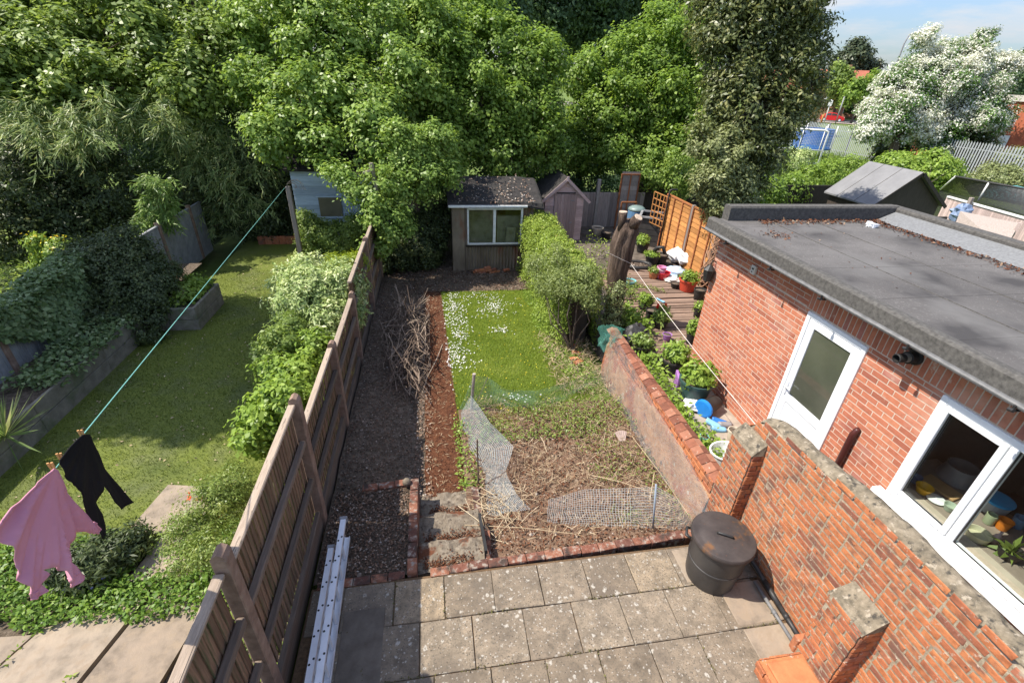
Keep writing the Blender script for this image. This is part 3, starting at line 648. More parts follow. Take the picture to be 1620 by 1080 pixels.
# ------------------------------------------------------------------ low boundary wall with tile coping
lw = empty('boundary_wall', (3.55, 5.9, -.4), 'low crumbling rendered wall with red tile coping between garden and yard', 'wall')
def lwx(y): return 3.58-.04*(y-4)/4
vs = []; fs = []; n = 110; K = 16
for i in range(n+1):
    y = 3.92+4.1*i/n
    for k in range(K):
        t = k/(K-1); z = -.5+.8*t+(.14*nz(y, 1, 0, 1.6)+.06*nz(y, 2, 0, 6))*t
        vs.append((3.47-.022-.075*(1-t)+.02*nz(y, z, 3, 3)*(1-.5*t)+.012*nz(y, z, 9, 12)+(.03 if k == K-1 else 0), y, z))
for i in range(n): fs += [[i*K+k, (i+1)*K+k, (i+1)*K+k+1, i*K+k+1] for k in range(K-1)]
mb = MB(); mb.add(vs, fs); mb.build('rendered_face', m_render, lw, smooth=True)
mb = MB(); mb.box((3.475, 3.93, -.5), (3.68, 8.0, .46)); mb.build('mortar_core', m_oldmortar, lw)
mb = MB(); bricks(mb, FX(3.47), 3.95, 8.0, -.35, .47, jit=.005, ch=.006, dep=.012, gap=.013); mb.build('brickwork', m_oldbrick, lw)
mb = MB(); y = 3.94
while y < 8.05:
    l = random.uniform(.15, .17); z = .5+.03*(y-6)/4+random.uniform(-.008, .008); x = lwx(y)
    a = Matrix.Rotation(R_(-24)+random.uniform(-.04, .04), 3, 'Y') @ Matrix.Rotation(random.uniform(-.05, .05), 3, 'Z')
    mb.box((x-.115, y, z-.012), (x+.02, y+l, z+.006), M=a, ch=.004)
    a = Matrix.Rotation(R_(16)+random.uniform(-.03, .03), 3, 'Y')
    mb.box((x-.0, y, z-.002), (x+.12, y+l, z+.014), M=a, ch=.004)
    y += l+.006
mb.build('tile_coping', m_tile, lw)

# ------------------------------------------------------------------ flat-roofed brick outbuilding (right)
hb = empty('brick_outbuilding', (6.5, 3.7, 0), 'single storey red brick outbuilding with flat felt roof, white door and window', 'outbuilding')
DY0, DY1, DZ0, DZ1 = 4.05, 5.05, .08, 2.36
WY0, WY1, WZ0, WZ1 = .35, 3.11, 1.03, 2.37
HOLES = [(DY0, DY1, DZ0, DZ1), (WY0, WY1, WZ0, WZ1)]
mb = MB()
bricks(mb, FX(5.0), -.6, 7.45, 0, 2.37, holes=HOLES, dep=.0035, gap=.012, ch=.002)
bricks(mb, FX(5.0), 5.13, 7.45, 2.4, 2.74, dep=.0035, gap=.012, ch=.002)
bricks(mb, FX(5.0), -.6, 5.13, 2.385, 2.61, soldier=True, dep=.004, gap=.013, ch=.003)
bricks(mb, FX(5.0), -.6, 5.13, 2.62, 2.76, dep=.0035, gap=.012, ch=.002)
bricks(mb, FYB(7.45), 5.0, 8.4, 0, 2.74, dep=.0035, gap=.012, ch=.002)
mb.build('brickwork', m_brick, hb)
mb = MB()
for (a, b, c, d) in ((5.05, 7.45, -.3, 2.78), (3.11, 4.05, -.3, 2.78), (-.6, .35, -.3, 2.78), (4.05, 5.05, -.3, .08), (4.05, 5.05, 2.36, 2.78), (.35, 3.11, -.3, 1.03), (.35, 3.11, 2.37, 2.78)):
    mb.box((5.0, a, c), (5.22, b, d))
mb.box((5.22, 7.23, -.3), (8.4, 7.45, 2.78)); mb.box((8.18, -.6, -.3), (8.4, 7.23, 2.78)); mb.box((5.22, -.6, -.3), (8.18, -.4, 2.78))
mb.build('wall_core', m_mortar, hb)
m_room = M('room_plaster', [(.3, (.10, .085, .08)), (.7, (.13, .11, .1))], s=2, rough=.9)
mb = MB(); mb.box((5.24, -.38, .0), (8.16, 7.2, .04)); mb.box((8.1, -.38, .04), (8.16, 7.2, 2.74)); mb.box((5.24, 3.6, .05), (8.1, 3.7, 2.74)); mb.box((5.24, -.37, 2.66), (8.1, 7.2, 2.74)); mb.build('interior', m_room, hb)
# roof
rf = MB()
y = -.6
while y < 7.5:
    e = min(y+.95, 7.52); rf.box((4.76, y, 2.78), (8.5, e-.0, 2.945+.0025*((y*7) % 2)), ch=.006); y += .95
roof = rf.build('flat_roof', m_felt, hb)
mb = MB(); mb.box((4.728, -.6, 2.79), (4.757, 7.55, 2.957), ch=.01, jit=.001)
vs = []; n = 70; pr = [(4.74, 2.955), (4.765, 2.972), (4.84, 2.972), (4.9, 2.955)]
for i in range(n+1):
    y = -.6+8.15*i/n
    vs += [(px_, y, z+.004*nz(px_, y*3)) for px_, z in pr]
mb.add(vs, [[4*i+k, 4*i+4+k, 4*i+5+k, 4*i+1+k] for i in range(n) for k in range(3)])
mb.build('felt_verge', m_feltedge, roof)
def upstand(p0, p1, wd, h, name, cap):
    a = Vector(p0); b = Vector(p1); d = (b-a).normalized(); nn = Vector((-d.y, d.x, 0))*wd
    q = MB(); pts = [(-.5, 0), (-.5, h*.88), (-.42, h), (.42, h), (.5, h*.88), (.5, 0)]
    q.prism([a+nn*s+Vector((0, 0, z)) for s, z in pts], b-a); q.build(name, cap, roof)
upstand((5.0, 7.47, 2.93), (8.3, 7.45, 2.93), .2, .26, 'upstand', m_feltedge)
upstand((8.35, -.6, 2.93), (8.35, 7.57, 2.93), .22, .24, 'upstand', m_feltedge)
mb = MB(); mb.prism([(8.24, -.6, 2.95), (8.24, 7.33, 2.95), (7.93, 7.33, 2.954), (7.93, -.6, 2.954)], (0, 0, .0)) if 0 else mb.add([(8.245, -.6, 3.1), (8.245, 7.34, 3.1), (7.9, 7.34, 2.957), (7.9, -.6, 2.957)], [(0, 1, 2, 3)])
mb.build('pale_felt_fillet', m_feltpale, roof)
for kx, sd in ((6.6, 0), (5.75, 1)):
    mb = MB(); mb.box((kx, -.6, 2.946), (kx+.014, 7.3, 2.9535)); mb.build('felt_seam', m_feltedge, roof)
# gutter and cable
gt = MB(); n = 10
for s0 in range(3):
    y0, y1 = -.6+2.72*s0, -.6+2.72*(s0+1)
    vs = []
    for y in (y0, y1):
        for k in range(n+1):
            a = math.pi*k/n; vs.append((4.69-.04*math.cos(a), y, 2.80-.04*math.sin(a)))
        for k in range(n+1):
            a = math.pi*(n-k)/n; vs.append((4.69-.036*math.cos(a), y, 2.80-.036*math.sin(a)))
    m = 2*n+2; gt.add(vs, [[k, (k+1) % m, m+(k+1) % m, m+k] for k in range(m)])
gut = gt.build('gutter', m_gutter, hb)
for y in (6.75, 5.6, 4.6, 3.4, 2.4, 1.4):
    mb = MB(); mb.tube([(4.635, y, 2.8), (4.64, y, 2.765), (4.67, y, 2.742), (4.71, y, 2.742), (4.745, y, 2.77), (4.75, y, 2.81)], .012, 6); mb.tube([(4.62, y-.02, 2.76), (4.625, y+.02, 2.75)], .018, 6); mb.build('gutter_bracket', m_blackpl, gut)
mb = MB(); mb.tube([(4.985, y, 2.685+.008*nz(y, 0, 0, 2)) for y in np.linspace(-.5, 7.4, 40)], .008, 5); mb.build('cable', m_blackpl, hb)
mb = MB(); mb.box((4.955, 6.29, 2.38), (4.998, 6.4, 2.52), ch=.006); bx = mb.build('junction_box', P('pale_box', (.55, .52, .47)), hb)
mb = MB(); mb.box((4.945, 6.32, 2.46), (4.955, 6.36, 2.485), ch=.003); mb.box((4.945, 6.34, 2.41), (4.955, 6.36, 2.43), ch=.003); mb.build('cable_gland', m_blackpl, bx)
# door
m_glass = glassmat('window_glass'); m_frost = M('obscure_glass', [(.3, (.05, .055, .04)), (.7, (.085, .09, .068))], s=1.4, rough=.05, spec=.7)
dr = MB(); f = .065
for (a, b, c, d) in ((DY0, DY0+f, DZ0, DZ1), (DY1-f, DY1, DZ0, DZ1), (DY0+f, DY1-f, DZ1-f, DZ1), (DY0+f, DY1-f, DZ0, DZ0+.04)):
    dr.box((4.972, a, c), (5.06, b, d), ch=.006)
door = dr.build('door', m_upvc, hb)
a, b, c, d = DY0+f+.004, DY1-f-.004, DZ0+.045, DZ1-f-.004; s = .115; zm = .98
mb = MB(); mb.box((4.983, a, c), (5.045, a+s, d), ch=.008); mb.box((4.983, b-s, c), (5.045, b, d), ch=.008)
for z0, z1 in ((c, c+.2), (zm, zm+.13), (d-s, d)): mb.box((4.984, a+s-.003, z0), (5.044, b-s+.003, z1), ch=.006)
mb.build('door_leaf', m_upvc, door)
mb = MB(); mb.box((5.0, a+s-.01, c+.19), (5.03, b-s+.01, zm+.01)); mb.box((4.99, a+s+.05, c+.25), (5.002, b-s-.05, zm-.06), ch=.008); mb.build('door_panel', m_upvc, door)
mb = MB(); mb.box((5.005, a+s-.01, zm+.12), (5.025, b-s+.01, d-s+.01)); mb.build('door_glass', m_frost, door)
mb = MB(); mb.box((4.965, b-.075, 1.08), (4.983, b-.04, 1.3), ch=.005); mb.tube([(4.968, b-.057, 1.22), (4.935, b-.057, 1.22), (4.93, b-.11, 1.22), (4.932, b-.17, 1.215)], .01, 8); mb.build('door_handle', m_alu, door)
# window
wn = MB(); f = .07
for (p, q, u, v) in ((WY0, WY0+f, WZ0, WZ1), (WY1-f, WY1, WZ0, WZ1), (WY0+f, WY1-f, WZ1-f, WZ1), (WY0+f, WY1-f, WZ0, WZ0+f), (2.36, 2.43, WZ0+f, WZ1-f), (1.35, 1.42, WZ0+f, WZ1-f)):
    wn.box((4.972, p, u), (5.06, q, v), ch=.006)
win = wn.build('window', m_upvc, hb)
for (p, q) in ((2.434, WY1-f-.004),):
    mb = MB(); s = .058
    for (a1, b1, c1, d1) in ((p, p+s, WZ0+f+.004, WZ1-f-.004), (q-s, q, WZ0+f+.004, WZ1-f-.004), (p+s, q-s, WZ0+f+.004, WZ0+f+s), (p+s, q-s, WZ1-f-s, WZ1-f-.004)):
        mb.box((4.955, a1, c1), (5.03, b1, d1), ch=.008)
    mb.build('casement', m_upvc, win)
for p, q in ((2.45, 3.02), (1.42, 2.36), (.42, 1.35)):
    mb = MB(); mb.quad((5.01, q, WZ0+f), (5.01, p, WZ0+f), (5.01, p, WZ1-f), (5.01, q, WZ1-f)); mb.build('pane', m_glass, win)
    mb = MB(); e_ = .058 if p > 2.44 else -.004; a1, b1, c1, d1 = p+(.045 if e_ > 0 else .0)+.0, q-(.04 if e_ > 0 else 0), WZ0+f+e_, WZ1-f-e_
    for lo_, hi_ in (((a1, c1), (a1+.009, d1)), ((b1-.009, c1), (b1, d1)), ((a1, c1), (b1, c1+.009)), ((a1, d1-.009), (b1, d1))): mb.box((4.99, lo_[0], lo_[1]), (5.007, hi_[0], hi_[1]))
    mb.build('gasket', m_blackpl, win)
mb = MB(); mb.box((4.86, WY0-.06, 1.0), (4.975, WY1+.075, 1.03), ch=.006); mb.box((4.858, WY0-.06, .975), (4.872, WY1+.075, 1.001), ch=.004); mb.build('window_sill', m_upvc, win)
mb = MB(); mb.box((5.062, WY0, .98), (5.3, WY1, 1.028)); mb.build('window_board', M('pale_board', [(.3, (.4, .34, .27)), (.7, (.5, .43, .35))], s=4), win)
# boiler flue and soil pipe
fl = empty('boiler_flue', (4.9, 3.53, 2.5), 'black boiler flue sticking out of the brick wall under the eaves', 'flue')
mb = MB(); mb.tube([(5, 3.53, 2.55), (4.975, 3.53, 2.55)], .085, 20); mb.tube([(4.975, 3.53, 2.55), (4.9, 3.53, 2.55)], .06, 18); mb.tube([(4.9, 3.53, 2.55), (4.89, 3.53, 2.55)], .068, 18); mb.build('collar', m_blackpl, fl)
mb = MB(); mb.tube([(4.89, 3.53, 2.55), (4.845, 3.53, 2.55)], .05, 18); mb.build('grey_band', P('flue_grey', (.22, .2, .18)), fl)
mb = MB(); mb.lathe([(.046, 0), (.05, .01), (.05, .09), (.04, .095), (.036, .02), (.0, .015)], (4.845, 3.53, 2.55), 18, tilt=Matrix.Rotation(R_(-90), 3, 'Y')); mb.build('nozzle', m_blackpl, fl)
mb = MB(); mb.tube([(4.95, 3.72, .0), (4.95, 3.72, 1.2), (4.95, 3.72, 1.33), (4.965, 3.71, 1.4), (4.99, 3.71, 1.42)], [.04, .04, .04, .035, .03], 14)
solo(mb, 'waste_stack', M('brown_pipe', [(.3, (.05, .015, .014)), (.7, (.085, .026, .022))], s=8, rough=.3), 'short dark maroon waste pipe standing up against the brick wall', 'pipe', smooth=True)

# dead leaves and scraps on the roof
def rooflit(n, fn, seed, name, label, mat, L=.035):
    g = np.random.default_rng(seed); p = np.array([fn(g) for _ in range(n)]); nn = np.tile([0, 0, 1.], (n, 1))+g.normal(size=(n, 3))*.35
    o = leafmesh(name, mat, p, nn, L, L*.6, seed, rnd=g.random(n)); tag(o, label, kind='stuff'); return o
rooflit(520, lambda g: (g.uniform(5.5, 8.1), 7.32-abs(g.normal())*.1-.06*math.sin(g.uniform(0, 9)), 2.962+.012*g.random()), 3, 'dead_leaves', 'rusty dead leaves against the far roof upstand', m_redlitter, .045)
rooflit(520, lambda g: (7.85-abs(g.normal())*.13, 7.2-g.beta(1, 1.3)*3.2, 2.962+.01*g.random()), 4, 'dead_leaves', 'rusty dead leaves along the pale roof edge', m_redlitter, .045)
rooflit(90, lambda g: (5.35+g.normal()*.14, 6.55+g.normal()*.12, 2.96), 5, 'dead_leaves', 'small dark leaf scraps on the grey roof', m_redlitter, .04)
rooflit(60, lambda g: (g.uniform(5, 7.8), g.uniform(3.5, 7), 2.96), 6, 'dead_leaves', 'few loose leaves dotted over the grey roof', m_redlitter, .03)
q = onz(1378, 358, 2.96); mb = MB()
for k in range(9): mb.box(q+np.random.uniform(-.05, .05, 3)*[1, 1, .3]+[-.03, -.03, .0], q+np.random.uniform(.0, .06, 3)*[1, 1, .5]+[.02, .02, .03], jit=.02)
solo(mb, 'crumpled_paper', m_upvc, 'scrap of crumpled white paper on the flat roof', 'litter')

# things on the window board inside
def vessel(name, label, cat, loc, r, h, m, flare=1.2, group=None, wall=.006):
    q = MB(); q.lathe([(r/flare*.94, 0), (r/flare, .01), (r, h*.96), (r*1.03, h*.97), (r*1.03, h), (r-wall, h), (r/flare-wall, .03), (.0, .028)], loc, 24)
    o = solo(q, name, m, label, cat, group, loc=loc); o.data.shade_smooth(); o.data.set_sharp_from_angle(angle=R_(45)); return o
BZ = 1.029
def bp_(px, py): q = onz(px, py, BZ); return (float(q[0]), float(q[1]), BZ)
vessel('yellow_bowl', 'yellow bowl on the window board inside the left pane', 'bowl', bp_(1458, 778), .085, .09, P('yellow', (.75, .42, .02)), 1.5)
mb = MB(); mb.lathe([(.03, 0), (.085, .006), (.092, .02), (.03, .026), (.012, .028), (.012, .032), (0, .032)], bp_(1480, 791), 24); solo(mb, 'white_plate', m_upvc, 'round white lid lying on the inside window board', 'plate', smooth=False)
vessel('glass_bowl', 'small pale green bowl beside the white mullion inside the window', 'bowl', bp_(1501, 806), .065, .07, P('palegreen', (.35, .42, .33)), 1.3)
mb = MB(); q = bp_(1488, 772); mb.box((q[0]-.1, q[1]-.18, BZ), (q[0]+.1, q[1]+.18, BZ+.03), ch=.006, rot=.2); solo(mb, 'chopping_board', M('pale_wood', [(.3, (.36, .22, .1)), (.7, (.46, .3, .15))], s=4), 'brown wooden board behind the white lid inside the window', 'board')
tb = empty('food_tub', bp_(1566, 806), 'clear round tub with a bright blue lid inside the window', 'tub'); q = bp_(1566, 806)
mb = MB(); mb.lathe([(.11, 0), (.115, .01), (.14, .15), (.0, .15)], q, 24); mb.build('tub_body', P('clear_tub', (.32, .36, .38)), tb, smooth=False)
mb = MB(); mb.lathe([(.0, 0), (.143, .0), (.148, .01), (.148, .025), (.115, .03), (0, .032)], (q[0], q[1], BZ+.152), 24); mb.build('lid', P('bright_blue', (.02, .33, .62)), tb)
vessel('orange_pot', 'orange plastic pot on the inside window board', 'pot', bp_(1583, 835), .065, .12, P('orange', (.75, .22, .02)), 1.3)
vessel('cream_dish', 'cream dish at the foot of the right window pane', 'dish', bp_(1544, 850), .105, .08, P('cream', (.52, .5, .34)), 1.15)
vessel('blue_mug', 'dark mug with pale blue rim inside the window', 'mug', bp_(1607, 832), .06, .13, P('dusk_blue', (.1, .2, .3)), 1.1)
vessel('jam_jar', 'pale green jar inside window near the orange pot', 'jar', bp_(1562, 826), .05, .12, P('jar', (.33, .38, .24)), 1.05)
pp_ = bp_(1592, 880); vessel('plant_pot', 'black plant pot with a green succulent inside the window', 'pot', pp_, .1, .11, m_blackpl, 1.25)
g = np.random.default_rng(5)
p = np.tile([pp_[0], pp_[1], BZ+.1], (18, 1)); ax = g.normal(size=(18, 3))+[0, 0, 1.2]
o = leafmesh('succulent', l_mid, p, g.normal(size=(18, 3)), .17, .045, 5, axis=ax*1.6); tag(o, 'pointed green succulent growing in the pot behind the window', 'plant')
mb = MB(); mb.lathe([(.03, 0), (.033, .01), (.033, .1), (.012, .13), (.012, .16), (0, .16)], bp_(1572, 858), 14); solo(mb, 'small_bottle', P('bottle_pink', (.42, .3, .3)), 'small pale bottle standing behind the window glass', 'bottle', smooth=True)
vessel('mixing_bowl', 'large grey upturned bowl deep inside the left window pane', 'bowl', bp_(1512, 757), .15, .2, P('dim_grey', (.2, .2, .2)), .75)
vessel('steel_cup', 'small blue cup in the far corner of the left pane', 'cup', bp_(1447, 762), .05, .09, m_ltb if 0 else P('cup_blue', (.08, .16, .3)), 1.1)
mb = MB(); mb.box((5.31, .2, .0), (6.1, 3.5, 1.024), ch=.01); solo(mb, 'worktop', M('worktop', [(.3, (.2, .16, .13)), (.7, (.28, .23, .19))], s=5), 'kitchen worktop level with the board inside the outbuilding window', 'worktop')

# ------------------------------------------------------------------ low planting helpers
def pebbles(name, pts, size, mat, seed, label, flat=.6):
    g = np.random.default_rng(seed); n = len(pts); r = size*g.lognormal(0, .35, n)[:, None]
    base = np.array([[1, 0, 0], [0, 1, 0], [-1, 0, 0], [0, -1, 0], [0, 0, flat], [0, 0, -flat]])
    th = g.uniform(0, 6.28, n); cs, sn = np.cos(th), np.sin(th)
    V = np.empty((n, 6, 3))
    for k in range(6):
        b = base[k]; sx = g.uniform(.7, 1.3, n)
        V[:, k, 0] = (b[0]*cs-b[1]*sn)*sx; V[:, k, 1] = (b[0]*sn+b[1]*cs)*sx; V[:, k, 2] = b[2]*g.uniform(.7, 1.2, n)
    V = V*r[:, :, None]+pts[:, None, :]
    F = np.array([(0, 1, 4), (1, 2, 4), (2, 3, 4), (3, 0, 4), (1, 0, 5), (2, 1, 5), (3, 2, 5), (0, 3, 5)])
    me = bpy.data.meshes.new(name); me.from_pydata(V.reshape(-1, 3).tolist(), [], (F[None]+6*np.arange(n)[:, None, None]).reshape(-1, 3).tolist())
    at = me.attributes.new('rnd', 'FLOAT', 'FACE'); at.data.foreach_set('value', np.repeat(g.random(n), 8).astype(np.float32))
    me.materials.append(mat); o = bpy.data.objects.new(name, me); C.objects.link(o); return tag(o, label, kind='stuff')
def carpet(name, label, pts, g, L, W, h, mat, seed, up=1., sd=.5, droop=0, axis=None, rnd=None, lvar=.35):
    p = pts+np.stack([np.zeros(len(pts)), np.zeros(len(pts)), h*g.random(len(pts))], 1)
    nn = np.array([0, 0, up])+g.normal(size=(len(p), 3))*sd
    return tag(leafmesh(name, mat, p, nn, L, W, seed, droop, axis=axis, rnd=rnd, lvar=lvar), label, kind='stuff')
def shrub(name, label, base, blobs, mat, L, W, seed, cat='shrub', dens=1., clump=.16, stem=.012, group=None, sub=3, **kw):
    root = empty(name, base, label, cat, group); mb = MB(); limbs(mb, base, blobs, stem, seed, sub); mb.build('stems', m_bark, root)
    p, n, t = cloud(blobs, L, W, dens, clump, seed, **kw); leafmesh('foliage', mat, p, n, L, W, seed, .2, root, rnd=t); return root
def drape(name, A, B, nu, nv, mat, label, cat, rip=.03, group=None, seed=0):
    def pl(Pn, t):
        k = t*(len(Pn)-1); i = min(int(k), len(Pn)-2); return np.array(Pn[i])*(1-(k-i))+np.array(Pn[i+1])*(k-i)
    la = sum(np.linalg.norm(np.array(A[i+1])-np.array(A[i])) for i in range(len(A)-1)); lb = np.mean([np.linalg.norm(np.array(A[i])-np.array(B[i])) for i in range(len(A))])
    def f(u, v):
        p = pl(A, u)*(1-v)+pl(B, u)*v
        p = p+np.array([nz(u*7, v*3, seed), nz(u*7, v*3, seed+5), .6*nz(u*9, v*3, seed+9)])*rip*(.4+v)
        return tuple(p), (u*la, v*lb)
    mb = sheet(f, nu, nv); return solo(mb, name, mat, label, cat, group, uv=mb.uv, smooth=True)

# ------------------------------------------------------------------ ground litter, grass, gravel
pts, g = scatter(-1.46, -.5, 3.55, 4.8, 2600, lambda x, y: -.02+.015*nz(x, y, 0, 3), 21)
field('gravel_base', m_gravel, -1.5, -.47, 3.5, 4.83, lambda x, y: -.03+.015*nz(x, y, 0, 3), 20, 30)
pebbles('gravel', pts, .011, m_pebble, 21, 'brown pebbles filling the shaded bed beside the steps')
pts, g = scatter(-1.46, -.5, 3.55, 4.8, 1700, lambda x, y: -.015+.015*nz(x, y, 0, 3), 20); carpet('leaf_litter', 'dead leaf scraps over the pebbles beside the steps', pts, g, .035, .02, .015, m_litter, 20, sd=.4)
pts, g = scatter(-1.5, -.26, 4.95, 12.8, 5000, lambda x, y: z_soil(x, y)+.006, 22)
pebbles('soil_crumbs', pts, .012, M('soil_crumb', [(.3, (.8, .8, .8)), (.7, (1.1, 1.1, 1.1))], s=9, rstops=[(0, (.055, .04, .028)), (.7, (.135, .102, .076)), (.95, (.24, .19, .15)), (1, (.38, .32, .27))], rough=1), 22, 'loose dark soil crumbs along the fence')
pts, g = scatter(-1.5, -.24, 4.95, 13, 5200, lambda x, y: z_soil(x, y)+.008, 23); carpet('leaf_litter', 'dead leaf scraps on the dark soil strip', pts, g, .035, .02, .02, m_litter, 23, sd=.4)
pts, g = scatter(-.46, -.2, 4.9, 12, 900, lambda x, y: -.39, 29); carpet('path_edge_litter', 'pale stones and scraps along the path edge', pts, g, .04, .025, .02, m_litter, 29, sd=.4, rnd=np.clip(g.beta(3, 1.5, len(pts)), 0, 1))
pts, g = scatter(-1.3, 3.3, 12.3, 14.2, 4200, lambda x, y: -.41+.05*nz(x, y, 0, 2), 24); carpet('leaf_litter', 'dead leaves and scraps in front of the tin shed', pts, g, .05, .028, .03, m_litter, 24, sd=.5)
pts, g = scatter(-.31, .33, 4.98, 12.4, 5200, lambda x, y: -.396, 25, keep=lambda x, y, r: pathx(y)[0] < x < pathx(y)[1]); carpet('moss_crumbs', 'rust brown moss crumbs on the path', pts, g, .022, .014, .012, m_redlitter, 25, sd=.6)
pts, g = scatter(-.3, .3, 5, 12.3, 420, lambda x, y: -.388, 26, keep=lambda x, y, r: pathx(y)[0] < x < pathx(y)[1]); carpet('straw_bits', 'pale straw bits scattered over the mossy path', pts, g, .09, .007, .006, m_straw, 26, sd=.15)
pts, g = scatter(.38, 3.42, 3.62, 6.7, 3600, lambda x, y: z_bed(x, y)+.01, 27); carpet('bed_litter', 'brown dead leaves and weeds over the bed', pts, g, .045, .022, .05, m_redlitter, 27, sd=.6, rnd=g.beta(2.2, 1.2, len(pts)))
pts, g = scatter(.45, 3.42, 3.9, 7.2, 4600, lambda x, y: z_bed(x, y)+.012, 28, keep=lambda x, y, r: nz(x, y, 2, 1.3) > -.15+.3*(r-.5)); carpet('dead_grass', 'flattened pale dead grass across the bed', pts, g, .17, .006, .06, m_straw, 28, sd=.45)
pts, g = scatter(.45, 3.42, 3.7, 7, 6500, lambda x, y: z_bed(x, y)+.004, 30); pebbles('soil_crumbs', pts, .013, M('drysoil_crumb', [(.3, (.8, .8, .8)), (.7, (1.1, 1.1, 1.1))], s=9, rstops=[(0, (.05, .03, .02)), (.5, (.15, .085, .055)), (.9, (.27, .18, .12)), (1, (.4, .35, .3))], rough=1), 30, 'crumbled dry brown soil over the bed')
jp = np.array([(a, b, .0) for a, b in JOINTS]); carpet('joint_moss', 'dark moss and tiny weeds in the patio joints', jp, np.random.default_rng(39), .022, .014, .006, M('joint_moss', [(.3, (.8, .8, .8)), (.7, (1.1, 1.1, 1.1))], s=9, rstops=[(0, (.05, .045, .02)), (.6, (.1, .085, .035)), (1, (.16, .16, .05))], rough=1), 39, sd=.7)
# lawn grass
def inlawn(x, y, r): return pathx(y)[1]+.0+.03*(r-.5) < x < 2.55+.25*nz(x, y, 3, 1.1)+.25*sst(9, 7, y) and y > 6.35+.25*nz(x, y, 7, 1.5)+.25*(r-.5)
pts, g = scatter(.05, 3.2, 6.1, 12.3, 120000, lambda x, y: -.42, 31, keep=inlawn)
ax = g.normal(size=(len(pts), 3))*.45+[0, 0, 1.]
tone = np.array([.5+.35*nz(a, b, 0, .9)+.25*nz(a, b, 4, 3.5) for a, b, _ in pts])+g.normal(size=len(pts))*.16
nn = g.normal(size=(len(pts), 3)); nn[:, 2] *= .3
tag(leafmesh('grass', l_grass, pts, nn, .055, .009, 31, axis=ax*1.4, rnd=tone), 'short bright green grass of the small back lawn', kind='stuff')
pts, g = scatter(2.1, 3.15, 7.2, 12.2, 5200, lambda x, y: -.42, 32, keep=lambda x, y, r: x > 2.35+.3*nz(x, y, 3, 1.1)+.2*sst(9, 7, y)); carpet('weeds', 'leafy green weeds along the right lawn edge', pts, g, .05, .03, .1, l_lime, 32, sd=.6)
pts, g = scatter(.2, .55, 5.0, 6.6, 700, lambda x, y: -.4, 33); carpet('weeds', 'bright weeds between the mossy path and the net', pts, g, .05, .028, .1, l_lime, 33, sd=.6)
pts, g = scatter(.6, 3.4, 5.9, 6.9, 3400, lambda x, y: z_bed(x, y)+.0, 34, keep=lambda x, y, r: nz(x, y, 1, 1.6) > -.1+.25*(r-.5)-.25*(x > 1.7)); carpet('weeds', 'low dark green weeds behind the net in the bed', pts, g, .045, .026, .13, l_weed, 34, sd=.6)
pts, g = scatter(2.2, 3.42, 4.0, 6.6, 2200, lambda x, y: z_bed(x, y)+.0, 35, keep=lambda x, y, r: nz(x, y, 9, 1.7) > .0+.3*(r-.5)-.2*(x > 3)); carpet('weeds', 'patches of green weeds at the foot of the rendered wall', pts, g, .04, .022, .08, l_weed, 35, sd=.6)
pts, g = scatter(2.3, 3.4, 7.2, 9.6, 1900, lambda x, y: -.4, 36); carpet('dead_grass', 'dry brown stems under the olive bush', pts, g, .16, .009, .12, m_straw, 36, sd=.7)
# daisies
def daisy(x, y, r):
    a = math.exp(-((x-.42)/.3)**2)*sst(7.9, 8.6, y)*sst(12.4, 12.0, y)*(.55+.75*nz(x, y, 3, 2.2)); b = math.exp(-((x-1.45)/.42)**2-((y-11.2)/.5)**2)*.75*(.6+nz(x, y, 3, 2.4)); c = .8*math.exp(-((x-1.5)/.2)**2-((y-9.9)/.18)**2)
    e = math.exp(-((x-1.35)/.22)**2-((y-7.2)/.12)**2)*.5; f = math.exp(-((x-1.0)/.6)**2-((y-12)/.3)**2)*.3
    return r < max(a, b, c, e, f, .004)
pts, g = scatter(.15, 2.6, 6.6, 12.2, 8200, lambda x, y: -.368, 37, keep=daisy)
nP = 6; V = np.repeat(pts, nP, 0); th = np.tile(np.arange(nP)*2*math.pi/nP, len(pts))+np.repeat(g.uniform(0, 6, len(pts)), nP)
ax = np.stack([np.cos(th), np.sin(th), np.zeros(len(th))+.1], 1)*6
tag(leafmesh('daisies', l_daisy, V, np.tile([0, 0, 1.], (len(V), 1))+np.repeat(g.normal(size=(len(pts), 3))*.25, nP, 0), .017, .014, 37, axis=ax), 'drifts of small white daisies in the lawn', kind='stuff')
pts, g = scatter(.2, 2.4, 6.6, 12.2, 260, lambda x, y: -.37, 38); carpet('buttercups', 'tiny yellow flowers in the lawn', pts, g, .022, .02, .01, l_yel, 38, sd=.2)

# brushwood heap
mb = MB(); g2 = random.Random(4)
for k in range(330):
    t = g2.random(); y = 7.6+3.4*g2.random(); x = -.72+g2.gauss(0, .24)
    L = g2.uniform(.4, 1.5); th = g2.gauss(1.6, .55); el = g2.gauss(.05, .33)
    d = Vector((math.cos(th)*math.cos(el), math.sin(th)*math.cos(el), math.sin(el)))
    h = max(0, .62*(1-((x+.72)/.55)**2)*(1-((y-9.3)/2.1)**2))
    c0 = Vector((x, y, -.36+h*g2.random()**.6)); q = [c0-d*L/2, c0-d*L*.15+Vector((g2.uniform(-.04, .04), 0, g2.uniform(-.02, .05))), c0+d*L*.2+Vector((g2.uniform(-.05, .05), 0, g2.uniform(-.02, .05))), c0+d*L/2]
    for p in q: p.x = max(-1.48, min(-.2, p.x)); p.z = max(-.4, p.z)
    r = g2.choice([.004, .005, .007, .009, .013]); mb.tube(q, [r, r*.95, r*.8, r*.5], 5, r=g2.random()**1.3)
